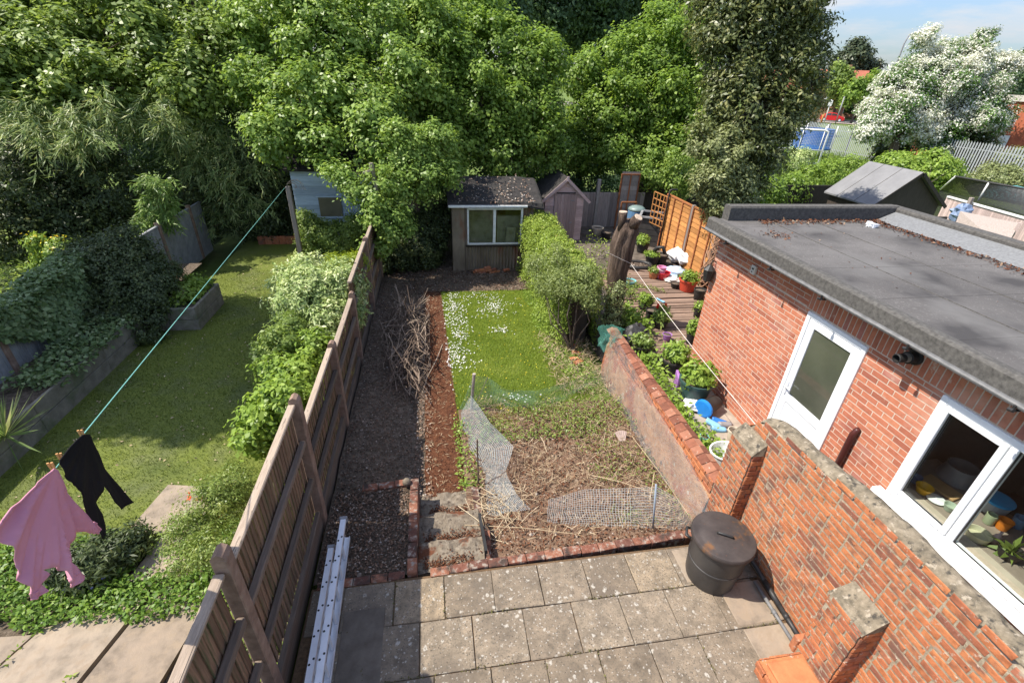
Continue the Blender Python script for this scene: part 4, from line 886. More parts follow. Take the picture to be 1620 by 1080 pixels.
for (a, b, m, r) in (((642, 470), (598, 545), .45, .016), ((664, 500), (648, 625), .3, .016), ((625, 450), (640, 520), .5, .02), ((680, 468), (640, 505), .4, .011), ((700, 545), (668, 622), .0, .012), ((600, 505), (625, 590), .25, .014), ((676, 508), (650, 560), .35, .012), ((630, 480), (600, 620), .3, .01), ((655, 470), (630, 610), .35, .01)):
    A, B = onz(*a, -.4+m), onz(*b, -.38+m*.4); mb.tube([A, A*.6+B*.4+np.array([.03, 0, .06]), A*.25+B*.75+np.array([-.02, 0, .04]), B], [r, r, r*.8, r*.5], 6, r=.85)
solo(mb, 'brushwood', m_twig, 'heap of dry cut branches piled on the soil by the path', 'branches', kind='stuff')

# ------------------------------------------------------------------ nets, posts, oddments in the bed
n_green = netmat('green_net', (.17, .34, .27), .014, .12); n_white = netmat('white_net', (.36, .42, .44), .026, .13); n_grey = netmat('grey_net', (.3, .32, .32), .026, .11)
Z0 = -.37
pb = onz(745, 648, Z0); pt = ony(750, 592, pb[1]); 
mb = MB(); mb.tube([pb-[0, 0, .2], (pb+pt)/2, pt], .028, 10); mb.tube([pt, pt+[0, 0, .012]], .03, 10, r=1)
solo(mb, 'net_post', m_greywood, 'stout grey stake holding up the green net beside the lawn', 'stake')
def up_(px, py, z, dz): p = onz(px, py, z); return p+[0, 0, dz]
A = [up_(728, 652, Z0, .12), pt-[.02, 0, .04], onz(772, 596, .12), onz(800, 616, -.05), onz(850, 618, -.05), onz(900, 604, .0), onz(945, 584, .05), onz(975, 566, .1)]
B = [up_(728, 655, Z0, 0), up_(752, 650, Z0, 0), up_(785, 640, Z0, 0), up_(810, 642, Z0, 0), up_(850, 645, Z0, 0), up_(900, 632, Z0, 0), up_(945, 612, Z0, 0), up_(978, 598, Z0, 0)]
drape('green_net', A, B, 60, 12, n_green, 'sagging fine green net strung between lawn and bed', 'net', .05)
mb = MB(); q = pt-[.0, 0, .0]; e = onz(772, 596, .12); mb.tube([onz(745, 655, Z0), e], .006, 6); solo(mb, 'thin_cane', m_twig, 'thin brown cane leaning beside the grey stake', 'cane')
A = [pb+[0, 0, .33], onz(775, 668, .05), onz(812, 706, .0), onz(800, 745, -.1), onz(815, 780, -.2), onz(840, 806, -.3)]
B = [onz(728, 655, Z0), onz(733, 690, Z0), onz(742, 715, Z0), onz(768, 750, Z0), onz(768, 790, Z0), onz(775, 815, Z0+.03)]
drape('white_net', A, B, 50, 16, n_white, 'pale square mesh net draped from the grey stake along the path', 'net', .04, seed=3)
b0 = onz(757, 765, Z0); mb = MB(); mb.tube([b0-[0, 0, .1], ony(755, 695, b0[1])], .012, 8); solo(mb, 'thin_stake', m_twig, 'thin brown stake standing inside the draped white net', 'stake')
A = [onz(868, 790, -.2), onz(925, 774, -.08), onz(1000, 772, -.02), onz(1040, 770, .0), onz(1075, 790, -.05), onz(1108, 812, -.1)]
B = [onz(866, 826, -.36), onz(928, 835, -.35), onz(1000, 842, -.3), onz(1040, 842, -.3), onz(1075, 840, -.3), onz(1105, 836, -.3)]
drape('grey_net', A, B, 60, 12, n_grey, 'grey square mesh net standing along the near edge of the bed', 'net', .03, seed=7)
b0 = onz(1034, 842, -.3); mb = MB(); mb.tube([b0-[0, 0, .1], ony(1038, 766, b0[1])], .013, 8); solo(mb, 'net_pole', P('bluegrey', (.25, .3, .36)), 'blue grey pole holding the near grey net', 'pole', smooth=True)
A = [onx(970, 525, 3.41), onx(1000, 578, 3.41), onx(1040, 648, 3.41), onx(1090, 728, 3.41), onx(1122, 790, 3.41)]
B = [onx(946, 606, 3.28), onx(985, 664, 3.28), onx(1022, 722, 3.28), onx(1062, 775, 3.28), onx(1112, 826, 3.3)]
drape('wall_net', A, B, 60, 14, netmat('wall_net', (.3, .34, .36), .026, .12), 'grey net hanging down the face of the rendered wall', 'net', .03, seed=11)
A = [onx(948, 515, 3.3), onx(968, 513, 3.33), onx(990, 521, 3.4)]; B = [onx(946, 545, 3.25), onx(958, 556, 3.28), onx(974, 542, 3.35)]
drape('bunched_net', A, B, 20, 10, netmat('teal_net', (.1, .33, .26), .016, .14), 'bunched teal net tied at the end of the rendered wall', 'net', .12, seed=15)
# fan-shaped tile
c0 = onz(983, 690, -.3); mb = MB(); fan = []
for k in range(9):
    a = R_(58+64*k/8); fan.append((math.cos(a)*.2, math.sin(a)*.2-.1))
bot = [(-.045, -.05), (.045, -.05)]
poly = [(.05, -.08), *fan, (-.05, -.08)]
a1 = Matrix.Rotation(R_(38), 3, 'X')
mb.prism([Vector(c0)+a1 @ Vector((x, y, 0)) for x, y in poly], a1 @ Vector((0, 0, .012)))
for k in range(5):
    a = R_(66+12*k); mb.bar(Vector(c0)+a1 @ Vector((math.cos(a)*.07, math.sin(a)*.07-.1, .014)), Vector(c0)+a1 @ Vector((math.cos(a)*.19, math.sin(a)*.19-.1, .014)), .012, .008)
solo(mb, 'fan_tile', M('pink_tile', [(.3, (.36, .27, .23)), (.7, (.48, .38, .33))], s=12, rough=.9), 'pinkish fan shaped ribbed tile lying in the bed weeds', 'tile')
# straw stalks near the steps
mb = MB()
for a, b, h in (((725, 800), (785, 850), .1), ((735, 830), (915, 845), .06), ((915, 845), (925, 835), .05), ((760, 770), (800, 800), .12), ((770, 850), (830, 872), .03), ((880, 830), (870, 870), .02), ((930, 750), (1035, 780), .05), ((1035, 748), (1028, 790), .1), ((780, 795), (820, 780), .1), ((855, 690), (865, 715), .1), ((1000, 690), (1100, 830), .05)):
    A_, B_ = onz(*a, -.33+h), onz(*b, -.33+h*.5); mb.tube([A_, (A_+B_)/2+[0, 0, .04], B_], .005, 5, r=random.uniform(.6, 1))
for k in range(60):
    p = onz(random.gauss(790, 25), random.gauss(805, 22), -.32); d = np.random.normal(size=3)*[.12, .12, .05]; mb.tube([p-d, p+[0, 0, .03], p+d], .004, 4, r=random.uniform(.5, 1))
solo(mb, 'straw_stalks', m_straw, 'pale dry stalks fallen across the bed beside the steps', 'stalks', kind='stuff')
sp_ = []
for (y0, z) in ((3.6, -.125), (4.05, -.262), (4.6, -.392)):
    for k in range(520):
        x = random.uniform(-.3, .42); y = y0+abs(random.gauss(0, .07))+.03*nz(x, z, 0, 5)
        if nz(x*2, y*2, z, 3) > -.2: sp_.append((x, y, z+.02*random.random()))
carpet('step_moss', 'rusty moss and crumbs along the backs of the steps', np.array(sp_), np.random.default_rng(40), .028, .018, .016, m_redlitter, 40, sd=.7)
# broken bricks under the bush
for i, (px, py) in enumerate(((905, 548), (912, 558), (908, 568), (915, 573))):
    p = onz(px, py, -.36); mb = MB(); mb.box(p-[.1, .05, .03], p+[.1, .05, .035], rot=random.uniform(-1, 1), ch=.008, jit=.006, r=.3+.2*i)
    solo(mb, 'broken_brick', m_oldbrick, ['broken red brick farthest back under the olive bush', 'dark red brick in the middle of the bush pile', 'red brick leaning below the olive bush', 'pinkish brick nearest the net under the bush'][i], 'brick', 'bricks under the olive bush')
for i in range(11):
    p = np.array([1.25+.16*(i % 5)+.05*(i//5)+.25*(i > 8), 13.75-.05*(i % 2), -.42+.07*(i//5)]); mb = MB(); mb.box(p-[.1, .05, .0], p+[.1, .05, .065], rot=random.uniform(-.5, .5), ch=.006, jit=.004)
    solo(mb, 'stacked_brick', m_oldbrick, 'reddish brick in the loose heap below the shed window', 'brick', 'bricks heaped below the shed window')

# ------------------------------------------------------------------ hedge, bush, stump on the right boundary
g = np.random.default_rng(50)
def hedge_pts(n, y0, y1, xc, hw, zb, zt, seed):
    g = np.random.default_rng(seed); Pn = []; Nn = []; T = []
    y = g.uniform(y0, y1, n); a = g.random(n)
    for yy, t in zip(y, a):
        top = zt(yy)+.16*nz(yy, 2, 0, 1.9)+.08*nz(yy, 5, 0, 5); w_ = hw*(1+.3*nz(yy, 7, 0, 1.8))
        if t < .42: x = xc+g.uniform(-1, 1)*w_; z = top+.06*g.normal()+.12*nz(x, yy, 3, 3); nn = (0, 0, 1)
        elif t < .8: z = zb+(top-zb)*g.random()**.8; bul = w_*(1+.32*nz(yy*1.7, z*2.5)+.3*max(0, .5-z)); x = xc-bul+.07*g.normal(); nn = (-1, 0, .35)
        else: z = zb+(top-zb)*g.random(); x = xc+w_+.03*g.normal(); nn = (1, 0, .35)
        Pn.append((x, yy, z)); Nn.append(nn); T.append(.45+.25*nz(yy, z+x, 1, 3)+(.12 if t < .42 else 0)+.13*g.normal())
    return np.array(Pn), np.array(Nn, float)+g.normal(size=(n, 3))*.4, np.array(T)
hd = empty('hedge', (3.45, 11.5, -.4), 'clipped leafy hedge with bright new growth on top running back to the sheds', 'hedge')
p, n, t = hedge_pts(34000, 8.9, 14.4, 3.16, .41, -.4, lambda y: 1.22, 51); leafmesh('foliage', l_hedge, p, n, .06, .038, 51, .2, hd, rnd=t)
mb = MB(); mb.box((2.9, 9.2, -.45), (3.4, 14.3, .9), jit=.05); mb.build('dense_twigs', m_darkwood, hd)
shrub('garden_bush', 'olive green bush with a thin bare trunk at the end of the lawn', (2.95, 8.75, -.4), [bl(918, 455, 8.7, 30, 1.1, .9, .9), bl(885, 450, 8.9, 26), bl(935, 475, 8.5, 20), bl(860, 450, 9.3, 20), bl(935, 435, 8.7, 22), bl(915, 425, 8.9, 18), bl(880, 410, 9.6, 24), bl(850, 420, 10.2, 20)], leafmat('leaf_feathery', [(0, (.08, .105, .035)), (.5, (.15, .185, .06)), (1, (.25, .28, .11))]), .055, .022, 52, clump=.16, stem=.025, dens=.27, lo=.4)
# tree stump
sp = empty('tree_stump', (4.02, 9.25, 0), 'tall gnarled dead tree trunk sawn off above the decking', 'tree stump')
mb = MB(); path = [onz(965, 525, -.05), ony(975, 470, 9.25), ony(978, 430, 9.25), ony(986, 388, 9.25), ony(993, 362, 9.25), ony(997, 348, 9.25)]
rr = [.2, .18, .21, .25, .23, .15]; n = 26; vs = []; m = 40
for i in range(m+1):
    t = i/m*(len(path)-1); k = min(int(t), len(path)-2); c0 = path[k]*(1-(t-k))+path[k+1]*(t-k); r = rr[k]*(1-(t-k))+rr[k+1]*(t-k)
    for j in range(n):
        a = 2*math.pi*j/n; ridg = 1+.3*noise.noise(Vector((math.cos(a)*2.2, math.sin(a)*2.2, i*.06)))+.17*noise.noise(Vector((math.cos(a)*5, math.sin(a)*5, i*.12)))
        vs.append((c0[0]+math.cos(a)*r*ridg, c0[1]+math.sin(a)*r*ridg, c0[2]))
mb.add(vs, [[i*n+k, i*n+(k+1) % n, (i+1)*n+(k+1) % n, (i+1)*n+k] for i in range(m) for k in range(n)]+[[m*n+k for k in range(n)]]); mb.build('trunk', m_stump, sp, smooth=True)
mb = MB(); a = ony(984, 362, 9.25); b = ony(986, 336, 9.2); mb.tube([a, (a+b)/2, b], [.1, .075, .09], 10, wob=.08); q = mb.build('branch_stub', m_stump, sp, smooth=True)
mb = MB(); mb.tube([b, b+[0, 0, .02]], [.085, .082], 12); mb.build('cut_face', m_cutwood, q)
mb = MB(); a = ony(1000, 356, 9.15); b = ony(1010, 344, 9.05); mb.tube([a, b], [.13, .1], 10, wob=.1); q = mb.build('branch_stub', m_stump, sp, smooth=True)
mb = MB(); d = (b-a)/np.linalg.norm(b-a); mb.tube([b, b+d*.015], [.09, .085], 12); mb.build('cut_face', m_cutwood, q)
p, n_, t = cloud([bl(975, 470, 9.0, 22, .7, .7, 1.4), bl(968, 500, 8.95, 20)], .045, .03, .35, .12, 53); tag(leafmesh('trunk_ivy', l_olive, p, n_, .045, .03, 53, rnd=t), 'thin ivy sprigs climbing the dead trunk', 'ivy')
mb = MB(); w0 = ony(958, 398, 9.0); a = ony(998, 417, 9.0); b = onx(1196, 672, 3.83); pts = [w0, a]+[a*(1-k/20)+b*(k/20)+np.array([0, 0, -.06*math.sin(math.pi*k/20)]) for k in range(1, 21)]
mb.tube(pts, .0045, 6); solo(mb, 'clothes_line', P('cord', (.62, .56, .5)), 'pale washing cord stretched from the dead trunk across the yard', 'cord')

# ------------------------------------------------------------------ tin shed with window
sh = empty('tin_shed', (1.8, 14.8, -.45), 'brown corrugated tin shed with a two pane white window and black felt roof', 'shed')
SX0, SX1, SY, SE = .55, 3.02, 14.0, 1.6
def corr(mb, x0, x1, z0, z1, Y, amp=.026, wl=.1):
    n = int((x1-x0)/wl*8); vs = []
    for i in range(n+1):
        x = x0+(x1-x0)*i/n; y = Y+amp*math.sin(2*math.pi*x/wl); vs += [(x, y, z0), (x, y, z1)]
    mb.add(vs, [[2*i, 2*i+2, 2*i+3, 2*i+1] for i in range(n)])
mb = MB(); corr(mb, .92, SX1, -.5, .42, SY); corr(mb, 2.68, SX1, .42, SE, SY); corr(mb, .92, 1.0, .42, SE, SY); mb.build('tin_front', m_tin, sh)
mb = MB(); mb.box((SX0, SY-.01, -.5), (.92, SY+.03, SE), ch=.01); mb.box((SX0, SY+.03, -.5), (SX0+.04, SY+1.8, SE+.1)); mb.box((SX1-.04, SY+.03, -.5), (SX1, SY+1.8, SE+.1)); mb.box((SX0, SY+1.76, -.5), (SX1, SY+1.8, SE+.1)); mb.build('side_board', m_tin, sh)
mb = MB(); vs = []
for i in range(25):
    x = SX0-.12+2.85*i/24; sag = -.05*math.exp(-((i-24)/3)**2)*1.5
    for (y, z) in ((SY-.16, 1.63), (SY-.1, 1.71), (SY+.7, 2.0), (SY+1.4, 2.17), (SY+1.9, 1.95)): vs.append((x, y, z+sag+.012*nz(x*3, y*3)))
mb.add(vs, [[5*i+k, 5*i+5+k, 5*i+6+k, 5*i+1+k] for i in range(24) for k in range(4)]); nv = len(vs)
vs2 = [(a, b, c-.05) for a, b, c in vs]; mb.add(vs2, [[5*i+1+k, 5*i+6+k, 5*i+5+k, 5*i+k] for i in range(24) for k in range(4)]+[])
mb.prism([(SX0-.1, SY-.15, 1.58), (SX0-.1, SY-.1, 1.68), (SX0-.1, SY+.7, 1.97), (SX0-.1, SY+1.4, 2.13), (SX0-.1, SY+1.88, 1.92), (SX0-.1, SY+1.5, 1.6)], (2.78, 0, 0)); mb.build('felt_roof', m_tinroof, sh)
mb = MB(); mb.box((SX0-.1, SY-.185, 1.575), (2.78, SY-.155, 1.64), ch=.006, jit=.006); mb.build('white_fascia', m_whitepaint, sh)
wd = MB()
for (a, b, c, d) in ((1.0, 1.05, .42, 1.53), (2.62, 2.68, .42, 1.53), (1.78, 1.86, .47, 1.48), (1.05, 2.62, .42, .47), (1.05, 2.62, 1.48, 1.53)): wd.box((a, SY-.055, c), (b, SY+.01, d), ch=.006, jit=.003)
wf = wd.build('window_frame', m_whitepaint, sh)
g_shed = glassmat('old_glass', (.7, .72, .68), .045, .03)
for a, b in ((1.05, 1.78), (1.86, 2.62)):
    mb = MB(); mb.quad((a, SY-.02, .47), (b, SY-.02, .47), (b, SY-.02, 1.48), (a, SY-.02, 1.48)); mb.build('pane', g_shed, wf)
mb = MB(); mb.box((.95, SY-.07, .36), (2.75, SY-.005, .415), ch=.006); mb.build('window_sill', m_darkwood, wf)
mb = MB(); mb.box((.7, SY+.5, -.4), (1.9, SY+.6, 1.5)); mb.box((1.95, SY+.3, -.4), (2.9, SY+.4, 1.2), jit=.02); mb.box((2.2, SY+.1, .4), (2.5, SY+.25, .9), jit=.03); mb.build('shed_contents', M('reflection_grey_clutter', [(.3, (.12, .12, .09)), (.5, (.3, .3, .24)), (.7, (.4, .4, .34))], s=3), sh)  # boards and clutter coloured pale to stand in for the panes' grey reflection
rl = np.random.default_rng(61); p = np.stack([rl.uniform(.6, 3, 300), np.full(300, SY-.12)+rl.random(300)**2*1.4, np.zeros(300)], 1); p[:, 2] = 1.73+(p[:, 1]-SY+.1)*.36+.02
o = leafmesh('dead_leaves', m_litter, p, np.tile([0, -.3, 1.], (300, 1))+rl.normal(size=(300, 3))*.3, .07, .035, 61, rnd=rl.uniform(.5, 1, 300)); tag(o, 'dry leaves lying on the black tin shed roof', kind='stuff')

# ------------------------------------------------------------------ small apex shed
ss = empty('apex_shed', (4.4, 16.4, -.05), 'small faded pinkish timber shed with pitched roof and plank door', 'shed')
ax0, ax1, AY, ae, ar = 3.72, 5.06, 15.6, 1.45, 2.06; am = (ax0+ax1)/2
mb = MB(); z = -.1
while z < 2.0:
    z1 = min(z+.13, 2.02); hw = .67 if z < ae else .67*(ar-z)/(ar-ae); hw1 = .67 if z1 <= ae else .67*(ar-z1)/(ar-ae)
    mb.add([(am-hw, AY-.022, z), (am+hw, AY-.022, z), (am+hw1, AY-.004, z1), (am-hw1, AY-.004, z1), (am-hw, AY+.02, z), (am+hw, AY+.02, z), (am+hw1, AY+.02, z1), (am-hw1, AY+.02, z1)], [(0, 1, 2, 3), (4, 7, 6, 5), (0, 4, 5, 1), (3, 2, 6, 7), (1, 5, 6, 2), (0, 3, 7, 4)]); z = z1
for x in (ax0, ax1-.02): mb.box((x, AY+.02, -.1), (x+.02, AY+1.6, ae))
mb.box((ax0, AY+1.58, -.1), (ax1, AY+1.6, ae)); mb.build('board_walls', m_pinkwood, ss)
mb = MB(); x = am-.36
while x < am+.34: mb.box((x, AY-.05, -.06), (x+.108, AY-.025, 1.58), ch=.004, jit=.002); x += .112
dd = mb.build('door', M('grey_door_wood', [(.25, (.26, .2, .18)), (.75, (.42, .33, .3))], s=3, sc=(14, 14, 1.2), rough=.85, rnd=.2, bump=.4, bs=8), ss)
mb = MB(); mb.box((am+.2, AY-.062, 1.36), (am+.33, AY-.05, 1.4)); mb.box((am+.22, AY-.065, .62), (am+.3, AY-.05, .66)); mb.build('hinge', m_greypl, dd)
mb = MB(); mb.box((am-.3, AY-.03, 1.6), (am+.36, AY-.024, 1.645)); mb.build('gap_shade_strip', m_blackpl, ss)  # black strip stands in for the shade in the gap over the door
mb = MB()
for s in (-1, 1):
    a = Vector((am, 0, ar+.06)); b = Vector((am+s*.86, 0, ae-.1)); up = Vector((s*.25, 0, 1)).normalized()*.03
    mb.prism([a+Vector((0, AY-.16, 0)), b+Vector((0, AY-.16, 0)), b+up+Vector((0, AY-.16, 0)), a+up+Vector((0, AY-.16, 0))], (0, 1.85, 0))
mb.build('felt_roof', m_tinroof, ss)
mb = MB()
for s in (-1, 1): mb.bar((am, AY-.175, ar+.03), (am+s*.84, AY-.175, ae-.115), .02, .09)
mb.box((am-.04, AY-.2, ar-.02), (am+.04, AY-.185, ar+.12), ch=.005); mb.build('bargeboard', m_pinkwood, ss)

# ------------------------------------------------------------------ back of the yard: fences, panels, bins
bf = empty('concrete_fence', (5.9, 17.3, -.3), 'grey concrete panel and post fence between the small shed and the leaning panel', 'fence')
for x0, x1 in ((5.08, 6.05), (6.18, 8.0)):
    mb = MB(); z = -.3
    x = x0
    while x < x1: mb.box((x, 17.28, -.3), (min(x+.148, x1), 17.32, 1.28), ch=.006); x += .15
    mb.build('fence_panel', m_greywood, bf)
for x in (6.12,): mb = MB(); mb.box((x-.06, 17.22, -.3), (x+.06, 17.36, 1.75), ch=.01); mb.build('concrete_post', M('pale_post', [(.3, (.26, .24, .21)), (.7, (.36, .33, .3))], s=8), bf)
pn = empty('upright_panel', (6.95, 16.9, 0), 'tall weathered overlap fence panel with orange frame standing upright', 'fence panel')  # single fence panel standing by itself, modelled vertical
p0 = onz(972, 362, 0.0); X0, Yp = p0[0], p0[1]; X1 = ony(1012, 277, Yp)[0]; ZT = ony(992, 277, Yp)[2]
mb = MB(); z = 0
while z < ZT-.05: mb.add([(X0, Yp-.02, z), (X1, Yp-.02, z), (X1, Yp-.004, z+.17), (X0, Yp-.004, z+.17), (X0, Yp+.01, z), (X1, Yp+.01, z), (X1, Yp+.01, z+.17), (X0, Yp+.01, z+.17)], [(0, 1, 2, 3), (0, 4, 5, 1), (4, 7, 6, 5)]); z += .16
mb.build('boards', m_greywood, pn)
mb = MB(); 
for x in (X0-.03, X1-.02): mb.box((x, Yp-.05, 0), (x+.05, Yp+.03, ZT), ch=.006)
mb.box((X0-.03, Yp-.05, ZT), (X1+.03, Yp+.03, ZT+.04)); mb.box(((X0+X1)/2-.02, Yp-.045, 0), ((X0+X1)/2+.02, Yp-.02, ZT)); mb.build('frame', m_dkorange, pn)
# orange fence along the yard
A = onz(1057, 308, 1.78); Bq = onz(1099, 329, 1.78)
of = empty('orange_fence', tuple((A+Bq)/2*[1, 1, 0]), 'new orange overlap fence panels with darker battens beside the deck', 'fence')
d = (Bq-A); Lf = np.linalg.norm(d[:2]); d = d/Lf
for k in range(4):
    s0, s1 = Lf*1.0*k, Lf*1.0*(k+1)-.08
    a = A+d*s0; b = A+d*s1
    if k == 3: b = A+d*(s0+Lf*.6)
    nrm = np.array([d[1], -d[0], 0]); mb = MB(); z = 0
    if nrm[0] > 0: nrm = -nrm
    while z < 1.7:
        q = [a+nrm*.02+[0, 0, z-A[2]], b+nrm*.02+[0, 0, z-A[2]], b+nrm*.006+[0, 0, z+.15-A[2]], a+nrm*.006+[0, 0, z+.15-A[2]]]; mb.add(q+[v-nrm*.03 for v in q], [(0, 1, 2, 3), (0, 4, 5, 1), (4, 7, 6, 5), (1, 5, 6, 2), (0, 3, 7, 4)]); z += .14
    f_ = mb.build('fence_panel', m_orange, of)
    mb = MB(); L2 = np.linalg.norm(b-a)
    for t in (0.02, .34, .66, .98): c0 = a+(b-a)*t; mb.bar(Vector(c0+nrm*.035)-Vector((0, 0, c0[2])), Vector(c0+nrm*.035), .045, .03, up=tuple(nrm))
    mb.bar(a+[0, 0, .02], b+[0, 0, .02], .07, .04); mb.build('battens', m_dkorange, f_)
    mb = MB(); c0 = A+d*(s1+.04); mb.box((c0[0]-.05, c0[1]-.05, -.1), (c0[0]+.05, c0[1]+.05, 1.85), ch=.008); mb.build('fence_post', m_greywood, of)
tr = MB(); a = onz(1034, 303, 1.75); b = onz(1057, 312, 1.75)
a = ony(1036, 303, 14.9); b = ony(1057, 312, 14.5)
for k in range(5): q = a+(b-a)*k/4; tr.bar(q, q-[0, 0, 1.0], .03, .02, up=(1, 0, 0))
for k in range(6): tr.bar(a-[0, 0, .2*k], b-[0, 0, .2*k], .02, .03)
solo(tr, 'trellis', m_orange, 'small square orange trellis beside the orange fence', 'trellis')
mb = MB(); q = ony(1060, 302, 14.45); mb.tube([q-[0, 0, 2.0], q, q+[.05, 0, .04], q+[.25, 0, .03]], .03, 8); solo(mb, 'black_pole', m_blackpl, 'black pole with bent top between trellis and orange fence', 'pole', smooth=True)
mb = MB(); mb.box((7.6, 17.5, -.3), (16.5, 17.55, 1.55), ch=.01); solo(mb, 'dark_fence', m_darkwood, 'black timber fence behind the leaning panel and trellis', 'fence')
mb = MB(); q0 = onz(1283, 330, .3); mb.box((9.5, 10.6, -.3), (13.6, 10.66, 2.12), ch=.01); solo(mb, 'dark_fence', m_darkwood, 'black timber fence just behind the flat roof and bay tree', 'fence')
cb = empty('compost_bin', (7.3, 14.9, 0), 'black square plastic compost bin open at the top by the trellis', 'compost bin')
q = onz(1036, 390, 0); mb = MB(); cx, cy = q[0], q[1]+.45
def frus(mb, cx, cy, z0, z1, a, b, rot, **k):
    v = []
    for z, h in ((z0, a), (z1, b)):
        for i in range(4): th = rot+math.pi/4+i*math.pi/2; v.append((cx+h*1.414*math.cos(th), cy+h*1.414*math.sin(th), z))
    return mb.add(v, [(0, 1, 5, 4), (1, 2, 6, 5), (2, 3, 7, 6), (3, 0, 4, 7)], **k)
for z in np.arange(0, .95, .19): frus(mb, cx, cy, z, z+.17, .47-.04*z, .46-.04*z, -.5); frus(mb, cx, cy, z+.17, z+.19, .44, .44, -.5)
mb.build('sides', m_binbody, cb)
mb = MB(); rots = -.5
for i in range(4):
    th = rots+math.pi/4+i*math.pi/2; t2 = th+math.pi/2; h = .45*1.414
    mb.bar((cx+h*math.cos(th), cy+h*math.sin(th), .97), (cx+h*math.cos(t2), cy+h*math.sin(t2), .97), .08, .05)
mb.build('rim', m_greypl, cb)
mb = MB(); q = onz(990, 372, 0); q = np.array([q[0]+.25, 16.1, 0]); mb.lathe([(.26, 0), (.29, .1), (.3, .5), (.3, .9), (.27, .92)], q, 20); b_ = empty('water_butt', tuple(q), 'blue plastic barrel with grey green lid half hidden by the dead trunk', 'barrel'); mb.build('drum', P('barrel_blue', (.1, .2, .33)), b_, smooth=False)
mb = MB(); mb.lathe([(.3, .92), (.31, .95), (.29, 1.0), (.2, 1.06), (0, 1.09)], q, 20); mb.build('lid', P('lid_green', (.16, .22, .21)), b_, smooth=True)
mb = MB()
fx0, fx1 = ony(984, 320, 16.4), ony(1007, 320, 16.4)
for a, b in (((fx0[0], 16.4, 0.2), (fx0[0], 16.4, fx0[2])), ((fx1[0], 16.4, .2), (fx1[0], 16.4, fx0[2])), ((fx0[0], 16.4, fx0[2]), (fx1[0], 16.4, fx0[2]))): mb.bar(a, b, .05, .05, up=(0, 1, 0))
solo(mb, 'timber_frame', m_dkorange, 'brown timber frame standing behind the blue barrel', 'frame')  # open timber frame of two uprights and a top bar
# wattle screen post
q = onz(1112, 452, .05); mb = MB(); pw = empty('wattle_post', (q[0], q[1], 0), 'thick dark post wrapped in dry brown vine stems near the brick corner', 'post')
mb.tube([q, q+[.12, 0, 1.0], q+[.16, 0, 1.75]], [.13, .12, .11], 10, wob=.1); mb.build('post', m_bark, pw, smooth=True)
mb = MB(); gg = random.Random(8)
for k in range(90):
    z = gg.uniform(.05, 1.75); th = gg.uniform(2.4, 5.2); L = gg.uniform(.25, .5); t = gg.choice([-1, 1])*gg.uniform(.3, .9); pts = []
    for j in range(5):
        a = th+t*(j-2)*.45; pts.append(q+np.array([.09*z, 0, 0])+[.19*math.cos(a), .19*math.sin(a), min(1.8, max(0, z+(j-2)*L/5))])
    mb.tube(pts, gg.uniform(.008, .016), 5, r=gg.random()*.5+.5)
mb.build('vine_stems', M('vine', [(.3, (.7, .7, .7)), (.7, (1.1, 1.1, 1.1))], s=9, rstops=[(0, (.2, .1, .06)), (1, (.46, .28, .18))], rough=.95), pw)
# hanging black lamp on the house corner
lp = empty('wall_lantern', (4.9, 7.35, 1.9), 'black lantern shaped fitting hung on the far brick corner', 'lantern'); c0 = onx(1121, 432, 4.9)
mb = MB(); mb.lathe([(.03, -.16), (.07, -.14), (.1, .05), (.11, .07), (.04, .14), (.02, .16)], c0, 8); mb.build('lamp_body', m_blackpl, lp)
mb = MB(); mb.tube([c0+[0, 0, .15], c0+[.02, 0, .24], c0+[.12, 0, .2]], .012, 6); mb.build('bracket', m_blackpl, lp)

# ------------------------------------------------------------------ pots and clutter in the yard
m_potg = P('pot_green', (.035, .075, .07)); m_potr = P('pot_red', (.5, .06, .03)); m_terra = P('pot_terracotta', (.42, .16, .07)); m_turq = P('turquoise', (.2, .5, .52)); m_pur = P('purple_pl', (.34, .16, .42)); m_cream = P('cream_pl', (.6, .52, .4)); m_white = P('white_pl', (.72, .72, .7)); m_bluepl = P('blue_pl', (.02, .16, .5)); m_pink = P('pink_pl', (.75, .3, .5)); m_redpl = P('red_pl', (.62, .03, .04)); m_ltblue = P('light_blue_pl', (.2, .42, .62))
def pot(px, py, rpx, hm, mat, label, plant=None, z=0.0, cat='plant pot', plabel=None, pm=None, ph=.25, pn=60, pl=.07, pw_=.04, seed=0, group=None, flare=1.3, name='plant_pot'):
    p = onz(px, py, z); r = rpx*(p-CAM).dot(FW)/FPX
    root = empty(name, tuple(p), label, cat, group)
    q = MB(); q.lathe([(r/flare*.9, 0), (r/flare, .012), (r*.97, hm*.86), (r*1.05, hm*.87), (r*1.07, hm), (r*.95, hm), (r*.9, hm*.85), (0, hm*.84)], p, 22); b = q.build('shell', mat, root, smooth=True); b.data.set_sharp_from_angle(angle=R_(40))
    q = MB(); q.lathe([(r*.92, hm*.86), (r*.5, hm*.9), (0, hm*.91)], p, 14); q.build('compost', m_soil, root)
    if plant:
        pt, nn, tt = cloud([(p[0], p[1], p[2]+hm+ph*.4, r*1.05, r*1.05, ph*.7)], pl, pw_, .9, .09, seed+200, lo=.3)
        o = leafmesh('pot_plant', plant, pt, nn, pl, pw_, seed+200, rnd=tt, loc=(p[0], p[1], p[2]+hm)); tag(o, plabel, 'plant', 'plants growing in the yard pots')
    return root, p, r
pot(1095, 629, 25, .4, m_potg, 'big round dark green fluted planter below the brick wall', l_lime, cat='planter', plabel='lime green leafy plant filling the big dark green planter', ph=.3, seed=1, pl=.1, pw_=.065)
pot(1062, 590, 20, .34, m_blackpl, 'large black pot behind the big green planter', l_lime, plabel='pale green leaves over the large black pot', ph=.35, seed=2, pl=.1, pw_=.05)
